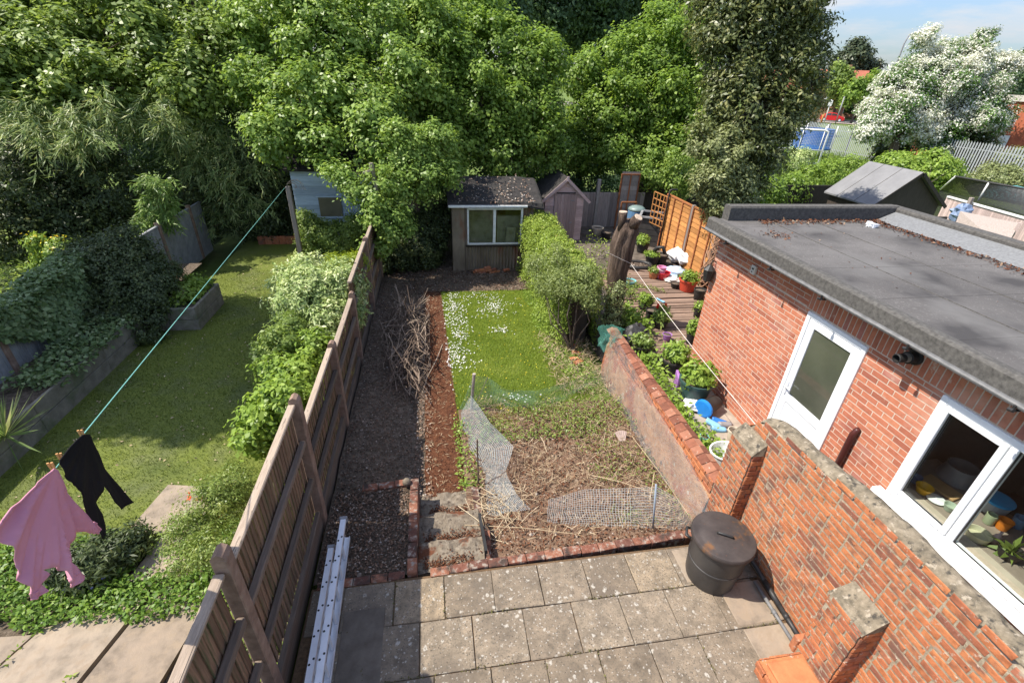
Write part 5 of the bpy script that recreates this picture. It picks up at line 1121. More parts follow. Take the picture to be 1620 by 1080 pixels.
pot(1086, 459, 14, .32, m_potr, 'bright red pot near the wattle post on the deck', l_lime, z=.05, plabel='grassy lime plant in the bright red pot', ph=.2, seed=3)
pot(1104, 474, 9, .3, m_greypl if 0 else m_blackpl, 'plain black pot with bare soil against the brick corner', z=.03)
pot(1102, 502, 7, .25, m_blackpl, 'small black pot with tufted green plant at the wall foot', l_lime, z=.03, plabel='small green tuft in the pot at the wall foot', ph=.14, seed=4)
pot(1091, 545, 8, .28, m_blackpl, 'narrow black pot against the wall behind the green planter', l_lime, plabel='thin green sprig in the narrow black pot', ph=.35, seed=5, flare=1.15)
pot(1019, 490, 11, .22, m_blackpl, 'squat black pot by the deck edge farthest from the wall', l_lime, plabel='low bushy green plant in the squat black pot', ph=.18, seed=6)
pot(1028, 505, 9, .26, m_blackpl, 'tall black pot under the red tulips', None)
pot(1043, 520, 11, .22, m_blackpl, 'black pot just right of the tulips', l_mid, plabel='narrow leaved plant right of the tulips', ph=.3, seed=7, pl=.14, pw_=.03)
pot(1012, 565, 14, .3, m_blackpl, 'black pot in the shaded corner by the low wall', l_mid, plabel='mid green leaves beside the low wall', ph=.25, seed=8)
pot(995, 455, 9, .22, m_turq, 'turquoise pot near the foot of the dead trunk', None, z=.02)
pot(1033, 440, 8, .2, m_terra, 'small terracotta pot left of the red bucket', l_weed, z=.05, plabel='wispy plant in the small terracotta pot', ph=.12, seed=9)
pot(1030, 418, 11, .28, m_blackpl, 'black bucket of cuttings in front of the compost bin', l_lime, z=.0, plabel='yellow green cuttings in a black bucket', ph=.08, seed=10)
pot(1044, 417, 10, .3, m_blackpl, 'empty black bucket beside the white sacks', None)
pot(1015, 398, 10, .3, m_blackpl, 'black pot in shade behind the dead trunk', l_lime, plabel='green plant in shade behind the dead trunk', ph=.25, seed=11)
pot(944, 372, 9, .3, m_cream, 'old cream pan shaped planter in front of the grey fence', None, flare=1.7)
pot(958, 378, 8, .25, m_blackpl, 'dark pot next to the cream planter by the grey fence', None)
pot(1067, 455, 7, .14, m_blackpl, 'low black pot left of the bright red pot', None, z=.05)
pot(1157, 695, 9, .2, m_cream, 'cream flower pot on the concrete near the brick pier', None)
pot(1054, 537, 7, .14, m_pur, 'purple pot tipped on the edge of the deck', None, z=.05)
for i, (px, py) in enumerate(((1037, 490), (1049, 490))):
    p = onz(px, py+12, .25); q = empty('red_tulip', tuple(p), ['left red tulip above the black pots', 'right red tulip above the black pots'][i], 'flower', 'red tulips by the deck')
    mb = MB(); mb.tube([p, p+[0, 0, .22]], .006, 5); mb.build('stalk', l_mid, q)
    pp = np.tile(p+[0, 0, .22], (14, 1)); gg = np.random.default_rng(i); th = gg.uniform(0, 6.28, 14); leafmesh('petals', l_red, pp, np.stack([np.cos(th), np.sin(th), .2*np.ones(14)], 1), .11, .07, i, axis=np.tile([0, 0, 5.], (14, 1)), parent=q)
def bucket(px, py, rpx, h, mat, label, z=0, handle=True, cat='bucket'):
    p = onz(px, py, z); r = rpx*(p-CAM).dot(FW)/FPX; root = empty('bucket', tuple(p), label, cat)
    q = MB(); q.lathe([(r*.75, 0), (r*.78, .01), (r, h), (r*1.05, h), (r*1.05, h+.012), (r*.95, h+.012), (r*.74, .02), (0, .02)], p, 22); q.build('pail', mat, root, smooth=True).data.set_sharp_from_angle(angle=R_(40))
    if handle: q = MB(); q.tube([p+[r*math.cos(t), -.02-.1*math.sin(t), h-.25*math.sin(t)*h] for t in np.linspace(0, math.pi, 12)], .008, 5); q.build('handle', m_white, root)
    return root
bucket(1048, 441, 10, .2, m_redpl, 'red bucket on the deck under a pink one', .05); bucket(1044, 438, 7, .3, m_pink, 'pink bucket standing in the red bucket', .1)
# black bucket on its side with blue lid
bb = empty('fallen_bucket', tuple(onz(1115, 655, 0)), 'black bucket lying on its side with a bright blue lid', 'bucket')
c0 = onz(1110, 657, 0)+[0, 0, .15]; ax_ = Vector((.88, .42, 0.02)).normalized(); rot = Vector((0, 0, 1)).rotation_difference(ax_).to_matrix()
mb = MB(); mb.lathe([(.15, 0), (.145, .02), (.115, .36), (0, .36)], c0, 24, tilt=rot); mb.build('pail', m_blackpl, bb, smooth=True).data.set_sharp_from_angle(angle=R_(40))
mb = MB(); mb.lathe([(0, -.03), (.14, -.03), (.165, -.02), (.165, .015), (.15, .018)], c0, 28, tilt=rot); mb.build('lid', P('lid_blue', (.015, .2, .6)), bb)
mb = MB(); mb.tube([c0+np.array(rot @ Vector((.15*math.cos(t), .15*math.sin(t), .04+.1*abs(math.sin(t))))) for t in np.linspace(-.4, 2.2, 10)], .004, 5); mb.build('wire_handle', m_greypl, bb)
def lumpy(name, label, cat, px, py, z, r, mat, seed, n=2, sq=.7, amp=.3):
    p = onz(px, py, z); mb = MB(); vs = []; N, Mx = 14, 9
    for i in range(Mx+1):
        for j in range(N):
            a = math.pi*i/Mx; b = 2*math.pi*j/N; d = Vector((math.sin(a)*math.cos(b), math.sin(a)*math.sin(b), math.cos(a))); k = r*(1+amp*noise.noise(d*2.2+Vector((seed, 0, 0)))+amp*.6*noise.noise(d*5+Vector((0, seed, 0))))
            vs.append((p[0]+d.x*k, p[1]+d.y*k, p[2]+max(-r*sq*.9, d.z*k*sq)+r*sq*.9))
    mb.add(vs, [[i*N+j, (i+1)*N+j, (i+1)*N+(j+1) % N, i*N+(j+1) % N] for i in range(Mx) for j in range(N)]); return solo(mb, name, mat, label, cat, loc=tuple(p))
m_sack = M('white_sack', [(.3, (.62, .62, .63)), (.7, (.8, .8, .8))], s=5, rough=.35, spec=.5, bump=.5, bs=9)
lumpy('plastic_sack', 'crumpled white plastic sack by the orange fence, left of two', 'sack', 1070, 413, .03, .32, m_sack, 1); lumpy('plastic_sack', 'crumpled white plastic sack nearest the wattle post', 'sack', 1086, 418, .03, .36, m_sack, 2, amp=.4); lumpy('blue_bag', 'pale blue and white plastic bag of compost on the deck', 'bag', 1066, 436, .05, .3, P('bag_blue', (.42, .56, .72)), 3, sq=.45); lumpy('plastic_sheet', 'scrunched clear polythene on the deck before the blue bag', 'polythene', 1061, 444, .05, .22, P('poly', (.6, .58, .54)), 4, sq=.3, amp=.4)
lumpy('carrier_bag', 'white and green carrier bag beside the blue bucket lid', 'bag', 1094, 645, 0, .16, m_sack, 5, sq=.5); lumpy('black_sack', 'black plastic sack slumped among the green plants by the low wall', 'sack', 1003, 545, 0, .3, m_blackpl, 6, sq=.8)
mb = MB(); p = onz(1144, 735, 0); mb.lathe([(.2, 0), (.22, .02), (.26, .26), (.275, .265), (.275, .28), (.25, .28), (.2, .04), (0, .03)], p, 24, sq=(1, .8)); solo(mb, 'white_tub', m_white, 'white plastic tub behind the brick pier', 'tub')
mb = MB(); p = onz(1068, 612, 0); mb.box(p-[.02, .14, 0], p+[.03, .14, .3], ch=.01, rot=-.3); solo(mb, 'purple_tray', m_pur, 'purple plastic tray on edge against the green planter', 'tray')
for i, (px, py, c, l) in enumerate(((1128, 672, m_ltblue, 'pale blue plastic clog, left of the four on the concrete'), (1137, 668, m_bluepl, 'dark blue plastic clog farthest from the camera'), (1136, 680, m_ltblue, 'pale blue plastic clog nearest the cream pot'), (1146, 673, m_greypl, 'greyish clog on the right of the group'))):
    p = onz(px, py, 0); mb = MB(); q = []
    for t in np.linspace(0, 1, 9):
        w_ = .045+.018*math.sin(3*t); h = .05+.045*(1-t)**2
        q.append([(p[0]+.24*(t-.5)*math.cos(-.8+i*.3)-s*w_*math.sin(-.8+i*.3), p[1]+.24*(t-.5)*math.sin(-.8+i*.3)+s*w_*math.cos(-.8+i*.3), z) for s, z in ((-1, .0), (-1, h*.7), (-.5, h), (.5, h), (1, h*.7), (1, 0))])
    mb.add([v for r_ in q for v in r_], [[6*k+j, 6*k+6+j, 6*k+6+(j+1) % 6, 6*k+(j+1) % 6] for k in range(8) for j in range(6)]+[[0, 1, 2, 3, 4, 5], [53, 52, 51, 50, 49, 48]]); solo(mb, 'clog', c, l, 'shoe', 'clogs on the concrete', smooth=True)
mb = MB(); a, b = onz(1039, 472, .075), onz(1051, 478, .075); mb.tube([a, a*.5+b*.5], .02, 7); mb.bar(a*.5+b*.5, b, .07, .012); solo(mb, 'hand_trowel', m_ltblue, 'light blue hand trowel lying on the deck', 'trowel')
mb = MB(); p = onz(1010, 422, .06); mb.tube([p+[.36*math.cos(t), .28*math.sin(t), .06] for t in np.linspace(0, 6.283, 25)], .06, 8); solo(mb, 'round_trough', m_blackpl, 'round black pond liner rim full of stones on the deck', 'trough', smooth=True)
pts = np.array([p+np.array([.26*math.sqrt(r)*math.cos(t), .2*math.sqrt(r)*math.sin(t), .05]) for r, t in np.random.default_rng(2).random((140, 2))*[1, 6.28]]); pebbles('trough_pebbles', pts, .03, m_pebble, 2, 'pale stones inside the round black trough')
mb = MB(); a = onz(1030, 402, .3); b = onz(1048, 396, .5); mb.tube([a, (a+b)/2+[0, 0, .15], b+[0, 0, .1], b+[.1, .0, -.1]], .06, 8); solo(mb, 'black_hose', m_blackpl, 'bent black pipe lying across the buckets', 'hose', smooth=True)
for i, (px, py, l) in enumerate(((1052, 406, 'plank end lying behind the buckets'), (1040, 425, 'brown plank scrap left of the pink bucket'), (1018, 428, 'dark plank by the round trough'))):
    p = onz(px, py, .07); mb = MB(); mb.box(p-[.35, .05, .02], p+[.35, .05, .02], rot=.4-.5*i, ch=.005, jit=.004); solo(mb, 'plank', m_deck, l, 'plank', 'scrap planks on the deck')
# leafy plants along the foot of the low wall
def rowpl(px0, py0, px1, py1, n, spread, seed, mat, L, W, h, label, z=.0):
    g = np.random.default_rng(seed); a, b = onz(px0, py0, z), onz(px1, py1, z); t = g.random(n); c = np.round(t*n**.45)/n**.45
    p = a+(b-a)*c[:, None]+g.normal(size=(n, 3))*spread; p[:, 2] = z+h*g.random(n)**.7*(.5+.5*np.sin(c*17+seed)**2); return tag(leafmesh('leafy_plants', mat, p, np.array([0, 0, .8])+g.normal(size=(n, 3))*.5, L, W, seed, .2, rnd=g.beta(2, 2, n)), label, kind='stuff')
rowpl(982, 500, 1015, 535, 800, .16, 71, l_lime, .11, .07, .45, 'bright leafy plants massed behind the dead trunk')
rowpl(1000, 545, 1060, 640, 700, .1, 72, l_lime, .09, .05, .4, 'leafy green plants growing along the low wall coping')
rowpl(1055, 640, 1090, 690, 500, .09, 73, l_lime, .08, .05, .3, 'green plants beyond the tile coping near the carrier bag')
rowpl(1110, 690, 1130, 735, 300, .08, 74, l_lime, .07, .05, .25, 'green plant beside the white tub')
rowpl(960, 440, 1000, 480, 600, .16, 75, l_weed, .08, .05, .5, 'mixed greenery around the base of the dead trunk')
rowpl(1005, 452, 1050, 462, 160, .07, 76, l_weed, .06, .03, .1, 'thin weeds growing through the deck boards', .05)
rowpl(930, 400, 975, 420, 260, .2, 77, l_hedge, .07, .045, .7, 'loose sprigs behind the hedge top')
for i, (px, py, m_, l) in enumerate(((1047, 643, m_turq, 'small turquoise pot among plants beyond the coping'), (1058, 655, m_turq, 'turquoise pot half buried in plants near the coping'), (1073, 663, m_white, 'white pot lying beyond the tile coping'), (1112, 700, m_turq, 'turquoise pot behind the near end of the coping'))): pot(px, py, 7, .14, m_, l)

# ------------------------------------------------------------------ neighbour's garden (left)
rw = empty('retaining_wall', (-6.1, 7, -.1), 'low retaining wall of grey concrete gravel boards along the left edge of the artificial lawn', 'wall')
for z0, z1 in ((-.2, .14), (.15, .42)):
    mb = MB(); y = 3.2
    while y < 9.95: e = min(y+1.75, 9.97); mb.box((-6.11+random.uniform(-.006, .006), y, z0), (-6.05, e-.006, z1), ch=.008, jit=.002); y = e
    mb.build('gravel_board', m_sleeper, rw)
plt = empty('corner_planter', (-5.6, 10.6, -.1), 'square raised planter of grey concrete boards jutting into the artificial lawn', 'planter')
for z0, z1 in ((-.2, .14), (.15, .42)):
    mb = MB(); mb.box((-6.1, 9.97, z0), (-5.16, 10.03, z1), ch=.008); mb.box((-5.16, 9.97, z0), (-5.1, 11.36, z1), ch=.008); mb.box((-6.1, 11.3, z0), (-5.16, 11.36, z1), ch=.008); mb.build('gravel_board', m_sleeper, plt)
mb = MB(); mb.quad((-6.1, 10.02, .33), (-5.15, 10.02, .33), (-5.15, 11.31, .33), (-6.1, 11.31, .33)); mb.build('soil_fill', m_soil, plt)
mb = MB(); mb.quad((-7.05, 3, .33), (-6.1, 3, .33), (-6.1, 13, .33), (-7.05, 13, .33)); struct(mb, 'raised_bed_soil', m_soil)
gf = empty('grey_fence', (-7.05, 9.5, 0), 'grey ribbed panel fence with pale posts along the far side of the lawn', 'fence')
y = 4.2
while y < 15.9:
    e = min(y+1.83, 16.0); mb = MB(); yy = y+.05
    while yy < e-.03: mb.box((-7.07, yy, -.3), (-7.04 if int(yy*20) % 2 else -7.03, min(yy+.075, e-.02), 1.22), ch=.006); yy += .08
    mb.box((-7.085, y+.04, 1.21), (-7.015, e-.03, 1.25), ch=.006); mb.build('fence_panel', m_greyfence, gf)
    mb = MB(); mb.box((-7.11, y-.05, -.3), (-7.0, y+.05, 1.32), ch=.01); mb.build('fence_post', m_post, gf); y = e
g = np.random.default_rng(80); n = 15000
yv = g.uniform(7.7, 10.6, n); zt = 1.42+.12*np.array([nz(a, 1, 0, 1.6) for a in yv]); s = g.random(n)
zz = np.where(s < .3, zt+.05*g.normal(size=n), .3+(zt-.3)*g.random(n)); xx = np.where(s < .3, -7.05+g.uniform(-.3, .25, n), -6.93+.2*np.array([nz(a, b, 3, 2.2) for a, b in zip(yv, zz)])+.1*(1.4-zz)+.05*g.normal(size=n))
nn = np.where((s < .3)[:, None], [[0, 0, 1.]], [[.8, -.25, .5]])+g.normal(size=(n, 3))*.35
keepm = ~((yv < 8.5) & (zz < 1.0-.5*(yv-7.7)))
tn = .5+.2*np.array([nz(a, b, 7, 3) for a, b in zip(yv, zz)])+.15*g.normal(size=n)
tag(leafmesh('fence_ivy', l_ivyfence, np.stack([xx, yv, zz], 1)[keepm], nn[keepm], .085, .07, 80, .4, rnd=tn[keepm]), 'thick variegated ivy hanging over the grey fence', 'ivy')
pts, g = scatter(-6.75, -5.95, 7.2, 10.0, 2200, lambda x, y: .36, 81); carpet('trailing_ivy', 'trailing ivy spilling onto the low retaining wall', pts, g, .08, .06, .22, l_ivyfence, 81, sd=.5)
mb = MB(); p = onx(118, 560, -6.6); mb.box(p-[.02, .1, .08], p+[.02, .1, .08], ch=.005, rot=.4, jit=.01); solo(mb, 'blue_toy', P('toy_blue', (.08, .15, .4)), 'small blue plastic toy caught in the ivy', 'toy')
shrub('dark_shrub', 'large rounded dark leaved shrub spilling over the low retaining wall', (-6.6, 10.6, .3), [bl(200, 450, 10.5, 70, 1, 1, .9), bl(150, 430, 10.6, 50), bl(240, 470, 10.2, 40), bl(200, 400, 11, 40), bl(175, 500, 9.9, 50), bl(230, 510, 9.8, 36)], l_bush, .06, .034, 82, clump=.2, stem=.05, dens=.9)
p, n_, t = cloud([(-5.6, 10.7, .5, .4, .55, .18), (-5.45, 11.1, .55, .25, .25, .15)], .09, .06, .8, .12, 83); tag(leafmesh('planter_greenery', l_lime, p, n_, .09, .06, 83, rnd=t), 'bright green trailing plants filling the raised corner planter', 'plants')
p0 = onz(8, 690, .35); gg = np.random.default_rng(84); n = 90; th = gg.uniform(0, 6.28, n)
o = leafmesh('strappy_plant', l_bamboo, np.tile(p0, (n, 1)), gg.normal(size=(n, 3)), .55, .03, 84, axis=np.stack([np.cos(th), np.sin(th), gg.uniform(.3, 1.6, n)], 1)*3); tag(o, 'strappy leaved clump at the left end of the retaining wall', 'plant')
pts, g = scatter(-12, -7.2, 9, 15, 9000, lambda x, y: -.2, 85, keep=lambda x, y, r: nz(x, y, 0, .8) > -.2); carpet('undergrowth', 'shaded leafy undergrowth beyond the grey fence', pts, g, .1, .05, .7, l_mid, 85, sd=.6)
for i, (px, py, r) in enumerate(((100, 400, 22), (75, 420, 16), (60, 385, 12))):
    c = bl(px, py, 12.8, r); b0 = (c[0], c[1], -.2); q = empty('yellow_flowers', b0, ['largest yellow flowering clump beyond the grey fence', 'lower small clump of yellow flowers beyond the fence', 'leftmost shaded clump of yellow flowers'][i], 'flowers', 'yellow flowers beyond the fence')
    p, n_, t = cloud([c, (c[0], c[1], c[2]-.4, c[3], c[4], .5)], .1, .04, .8, .15, 86+i); leafmesh('foliage', l_lime, p, n_, .1, .04, 86+i, parent=q, rnd=t)
    p, n_, t = cloud([(c[0], c[1], c[2]+.1, c[3], c[4], c[5])], .06, .05, .06, .15, 90+i); leafmesh('blooms', l_yel, p, n_, .06, .05, 90+i, parent=q)
pts, g = scatter(-6.0, -1.7, 4.3, 13.5, 60000, lambda x, y: LZ+.012*nz(x, y, 0, .8), 112); nn = g.normal(size=(len(pts), 3)); nn[:, 2] *= .3
tn = np.array([.45+.3*nz(a, b, 0, .7)+.2*nz(a, b, 4, 3) for a, b, _ in pts])+g.normal(size=len(pts))*.15
tag(leafmesh('turf_blades', leafmat('turf_blade', [(0, (.05, .07, .012)), (.6, (.085, .11, .02)), (1, (.18, .195, .04))], k=1.6), pts, nn, .032, .008, 112, axis=(g.normal(size=(len(pts), 3))*.5+[0, 0, 1.])*1.4, rnd=tn), 'short dense blades of the artificial lawn', kind='stuff')
# post, line and blue shed
lp0 = onz(478, 414, LZ); wp = MB(); wp.box((lp0[0]-.06, lp0[1]-.06, -.3), (lp0[0]+.06, lp0[1]+.06, 2.08), ch=.012, jit=.004); solo(wp, 'line_post', m_greywood, 'thick square timber post carrying the washing line by the blue shed', 'post')
mb = MB(); mb.box((lp0[0]+.06, lp0[1]-.02, -.2), (-1.7, lp0[1]+.04, .1), ch=.01); solo(mb, 'gravel_board', m_sleeper, 'grey board along the ground in front of the blue shed', 'board')
LA = np.array([lp0[0]-.06, lp0[1]-.06, 2.06]); LB = CAM+ray(90, 738)*2.7; Ld = (LB-LA)/np.linalg.norm(LB-LA); LE = LB+Ld*2.4
cl = empty('washing_line', tuple(LA), 'turquoise washing line running from the timber post towards the camera', 'washing line')
mb = MB(); mb.tube([LA+(LE-LA)*t for t in np.linspace(0, 1, 12)], .0042, 6); mb.build('cord', P('line_green', (.18, .45, .38)), cl)
mb = MB(); gg = random.Random(3)
for k in range(5):
    c0 = Vector(LA)+Vector((.05, 0, .0)); r = gg.uniform(.1, .25); mb.tube([c0+Vector((r*(1-math.cos(t))*gg.uniform(.8, 1.1), gg.uniform(-.03, .03), .8*r*math.sin(t)+.02)) for t in np.linspace(0, 3.6, 9)], .006, 4, r=.9)
mb.build('loose_ends', m_twig, cl)
bs = empty('blue_shed', (-2.8, 15.8, -.1), 'pale blue weathered timber shed half hidden by overhanging branches', 'shed')
mb = MB(); z = -.1
while z < 2.3: mb.add([(-4.1, 15.3, z), (-1.5, 15.3, z), (-1.5, 15.32, z+.14), (-4.1, 15.32, z+.14), (-4.1, 15.35, z), (-1.5, 15.35, z), (-1.5, 15.35, z+.14), (-4.1, 15.35, z+.14)], [(0, 1, 2, 3), (0, 4, 5, 1), (4, 7, 6, 5), (1, 5, 6, 2), (0, 3, 7, 4)]); z += .14
mb.box((-4.1, 15.35, -.1), (-4.06, 17.2, 2.3)); mb.box((-1.54, 15.35, -.1), (-1.5, 17.2, 2.3)); mb.build('board_walls', m_bluewood, bs)
mb = MB(); a, b = ony(503, 312, 15.29), ony(543, 342, 15.29); mb.box((a[0], 15.26, b[2]), (b[0], 15.3, a[2]), ch=.006); w_ = mb.build('window', M('blind_yellow', [(.3, (.12, .11, .07)), (.7, (.18, .16, .1))], s=3), bs)
mb = MB(); mb.box((a[0]-.05, 15.25, b[2]-.05), (b[0]+.05, 15.285, b[2])); mb.box((a[0]-.05, 15.25, a[2]), (b[0]+.05, 15.285, a[2]+.05)); mb.build('window_frame', m_bluewood, w_)
mb = MB(); mb.prism([(-4.3, 15.1, 2.3), (-4.3, 17.4, 2.3), (-4.3, 17.4, 2.36), (-4.3, 16.2, 2.75), (-4.3, 15.1, 2.36)], (3.0, 0, 0)); mb.build('felt_roof', m_tinroof, bs)
shrub('shed_shrub', 'shaded shrub growing in front of the blue shed', (-2.6, 14.7, -.1), [bl(500, 375, 14.7, 28), bl(540, 380, 14.6, 30), bl(485, 350, 14.7, 16), bl(560, 360, 14.6, 20)], l_mid, .07, .04, 95, clump=.16)
mb = MB(); brick_row(mb, (-5.6, 15.9), (-4.1, 15.9), .11, .3, -.15, 7); solo(mb, 'brick_edging', m_oldbrick, 'low red brick edging in shade at the back of the artificial lawn', 'edging')
q0 = ony(600, 322, 13.2); q1 = ony(587, 258, 13.2); mb = MB(); mb.tube([q0-[0, 0, 1.2], q0, q1], .06, 8); wo = empty('wooden_pole', tuple(q0-[0, 0, 2.2]), 'leaning wooden pole with crossbars standing among the branches', 'pole'); mb.build('pole', m_greywood, wo)
mb = MB(); c0 = ony(588, 270, 13.15); mb.bar(c0+[-.22, 0, -.06], c0+[.06, 0, .03], .05, .05); c0 = ony(597, 308, 13.15); mb.bar(c0+[-.3, 0, -.0], c0+[.05, 0, .03], .05, .05); mb.build('crossbar', m_pinkwood, wo)

# laundry
Nl = np.cross(Ld, [0, 0, 1]); Nl /= np.linalg.norm(Nl)
def onplane(px, py, off=0): d = ray(px, py); t = (LB+Nl*off-CAM).dot(Nl)/d.dot(Nl); return CAM+d*t
import bmesh
def cloth(name, label, cat, poly, mat, off, amp, seed, thick=.02, peg=(0, 0), bands=(), bname='cuff', bmat=None):
    P3 = [onplane(x/3.858, 680+y/3.858, off) for x, y in poly]; o0 = P3[0]; e1 = Ld; e2 = np.cross(Nl, Ld)
    dense = []
    for a, b in zip(P3, P3[1:]+P3[:1]):
        k = max(1, int(np.linalg.norm(b-a)/.05)); dense += [a+(b-a)*i/k for i in range(k)]
    bm = bmesh.new(); vs = [bm.verts.new((float((p-o0).dot(e1)), float((p-o0).dot(e2)), 0)) for p in dense]; bm.faces.new(vs)
    bmesh.ops.triangulate(bm, faces=bm.faces[:]); 
    for _ in range(4):
        ed = [e for e in bm.edges if e.calc_length() > .028]
        if ed: bmesh.ops.subdivide_edges(bm, edges=ed, cuts=1)
        bmesh.ops.triangulate(bm, faces=bm.faces[:])
    bmesh.ops.beautify_fill(bm, faces=bm.faces[:], edges=bm.edges[:])
    pk = onplane(peg[0]/3.858, 680+peg[1]/3.858, off); ps, pt = float((pk-o0).dot(e1)), float((pk-o0).dot(e2))
    def surf(a, b):
        th = math.atan2(a-ps, b-pt); r = math.hypot(a-ps, b-pt)
        h = amp*(min(1, r*2.2)*(1.1*noise.noise(Vector((th*5.5, r*1.1, seed)))+.6*noise.noise(Vector((th*13, r*1.6, seed+3))))+.8*noise.noise(Vector((a*2.2, b*2.2, seed+7))))
        return o0+e1*a+e2*b+Nl*h
    for v in bm.verts: v.co = Vector(surf(v.co.x, v.co.y)-o0)
    bmesh.ops.recalc_face_normals(bm, faces=bm.faces[:])
    me = bpy.data.meshes.new(name); bm.to_mesh(me); bm.free(); me.materials.append(mat); me.shade_smooth(); o = bpy.data.objects.new(name, me); C.objects.link(o); o.location = o0
    m = o.modifiers.new('thickness', 'SOLIDIFY'); m.thickness = thick; m.offset = 0
    for bd_ in bands:
        q = [onplane(x/3.858, 680+y/3.858, off) for x, y in bd_]; mb = MB(); ln = []
        for a, b in zip(q, q[1:]): ln += [a+(b-a)*k/6 for k in range(6)]
        ln.append(q[-1]); mb.tube([surf(float((p-o0).dot(e1)), float((p-o0).dot(e2))) for p in ln], .0055, 6); mb.build(bname, bmat or mat, o, smooth=True)
    return tag(o, label, cat)
m_pinkcl = M('pink_jersey', [(.3, (.55, .24, .31)), (.7, (.6, .275, .35))], s=3, rough=.9, spec=.12)
m_blackcl = M('black_jersey', [(.3, (.008, .008, .009)), (.7, (.014, .013, .014))], s=3, rough=.9, spec=.15)
cloth('pink_top', 'pink long sleeved top pegged by its hem on the washing line', 'top', [(-30, 590), (0, 555), (75, 475), (160, 420), (235, 345), (240, 315), (330, 235), (350, 245), (380, 310), (410, 385), (440, 430), (520, 510), (595, 575), (628, 605), (610, 632), (540, 622), (475, 608), (462, 650), (430, 735), (445, 800), (500, 890), (500, 908), (455, 955), (420, 940), (372, 930), (360, 868), (330, 850), (300, 842), (262, 852), (278, 885), (250, 940), (262, 985), (215, 1030), (185, 1033), (160, 990), (110, 880), (80, 790), (20, 690), (0, 660), (-60, 640)], m_pinkcl, -.07, .05, 2, thick=.005, peg=(335, 240), bands=([(597, 575), (628, 605), (610, 630)], [(500, 892), (498, 910), (455, 953), (420, 942)], [(262, 985), (215, 1030), (185, 1033)], [(0, 557), (75, 477), (160, 422), (235, 347), (330, 238)], [(600, 570), (585, 560), (572, 600), (590, 630)], [(480, 870), (430, 905), (400, 925)], [(240, 960), (200, 1000), (165, 1000)]))
cloth('black_leggings', 'black leggings pegged by the waistband on the washing line', 'leggings', [(365, 185), (420, 105), (500, 32), (545, 30), (565, 75), (600, 140), (650, 232), (740, 340), (815, 440), (745, 482), (700, 440), (670, 385), (640, 340), (600, 315), (553, 288), (575, 370), (600, 440), (635, 510), (652, 580), (656, 635), (630, 658), (590, 590), (550, 520), (500, 420), (455, 345), (420, 310), (390, 270)], m_blackcl, -.03, .02, 6, thick=.005, peg=(520, 35), bands=([(367, 185), (420, 107), (500, 33), (543, 31)], [(815, 438), (745, 480)], [(654, 635), (630, 656)], [(375, 200), (428, 120), (508, 46), (552, 44)]), bname='seam')
for i, (px, py) in enumerate(((129, 686), (96, 723), (82, 738))):
    p = onplane(px, py); root = empty('clothes_peg', tuple(p-[0, 0, .04]), ['wooden peg at the far corner of the black leggings', 'wooden peg at the near corner of the black leggings', 'wooden peg holding the pink top'][i], 'peg', 'pegs on the washing line')
    for s in (-1, 1): mb = MB(); mb.bar(p+Nl*.009*s+[0, 0, .03], p+Nl*.005*s-[0, 0, .036], .011, .008, up=tuple(Ld)); mb.build('prong', M('peg_wood', [(.3, (.5, .25, .09)), (.7, (.62, .34, .14))], s=9), root)
# plants along the boundary, neighbour side
shrub('leafy_shrub', 'bright green leafy shrub crowding the near end of the board fence', (-2.2, 6, -.1), [bl(430, 660, 5.9, 42), bl(470, 600, 6.8, 40), bl(400, 690, 5.5, 30), bl(500, 560, 7.5, 34), bl(450, 640, 5.6, 36), bl(480, 650, 6.0, 28), bl(440, 590, 7.0, 28)], l_lime, .09, .055, 100, clump=.15, stem=.02, dens=1.)
shrub('variegated_shrub', 'pale cream and green variegated shrub leaning on the fence', (-2.3, 9.3, -.1), [bl(500, 470, 9.2, 46), bl(540, 450, 9.3, 36), bl(470, 450, 9.8, 34), bl(520, 510, 8.6, 34), bl(550, 490, 8.8, 26), bl(460, 480, 9.2, 30), bl(490, 430, 10.2, 26)], l_varieg, .095, .034, 101, clump=.17, stem=.02, droop=None) if 0 else shrub('variegated_shrub', 'pale cream and green variegated shrub leaning on the fence', (-2.3, 9.3, -.1), [bl(500, 470, 9.2, 46), bl(540, 450, 9.3, 36), bl(470, 450, 9.8, 34), bl(520, 510, 8.6, 34), bl(550, 490, 8.8, 26), bl(460, 480, 9.2, 30), bl(490, 430, 10.2, 26)], l_varieg, .095, .034, 101, clump=.17, stem=.02)
shrub('golden_shrub', 'yellow green feathery shrub by the fence top behind the variegated one', (-1.95, 10.6, -.1), [bl(548, 428, 10.4, 24), bl(565, 415, 10.8, 16), bl(530, 420, 10.9, 18)], leafmat('leaf_gold', [(0, (.1, .15, .01)), (1, (.26, .3, .03))]), .06, .02, 102, clump=.14)
shrub('dark_low_shrub', 'low dark green shrub on the lawn beside the variegated shrub', (-2.9, 7.9, -.1), [bl(440, 545, 7.6, 26), bl(420, 570, 7.3, 20), bl(460, 520, 8.2, 24)], l_mid, .06, .035, 103, clump=.14)
shrub('red_flower_shrub', 'wispy shrub with red flowers at the foot of the fence', (-2.4, 4, -.1), [bl(330, 800, 4.0, 50, 1, 1, .7), bl(370, 770, 4.3, 40, 1, 1, .8), bl(300, 840, 3.8, 40, 1, 1, .5), bl(340, 860, 3.3, 44, .8, .8, .5), bl(290, 880, 3.4, 30, 1, 1, .5)], l_weed, .035, .012, 104, clump=.13, dens=.42, stem=.006)
gg = np.random.default_rng(105)
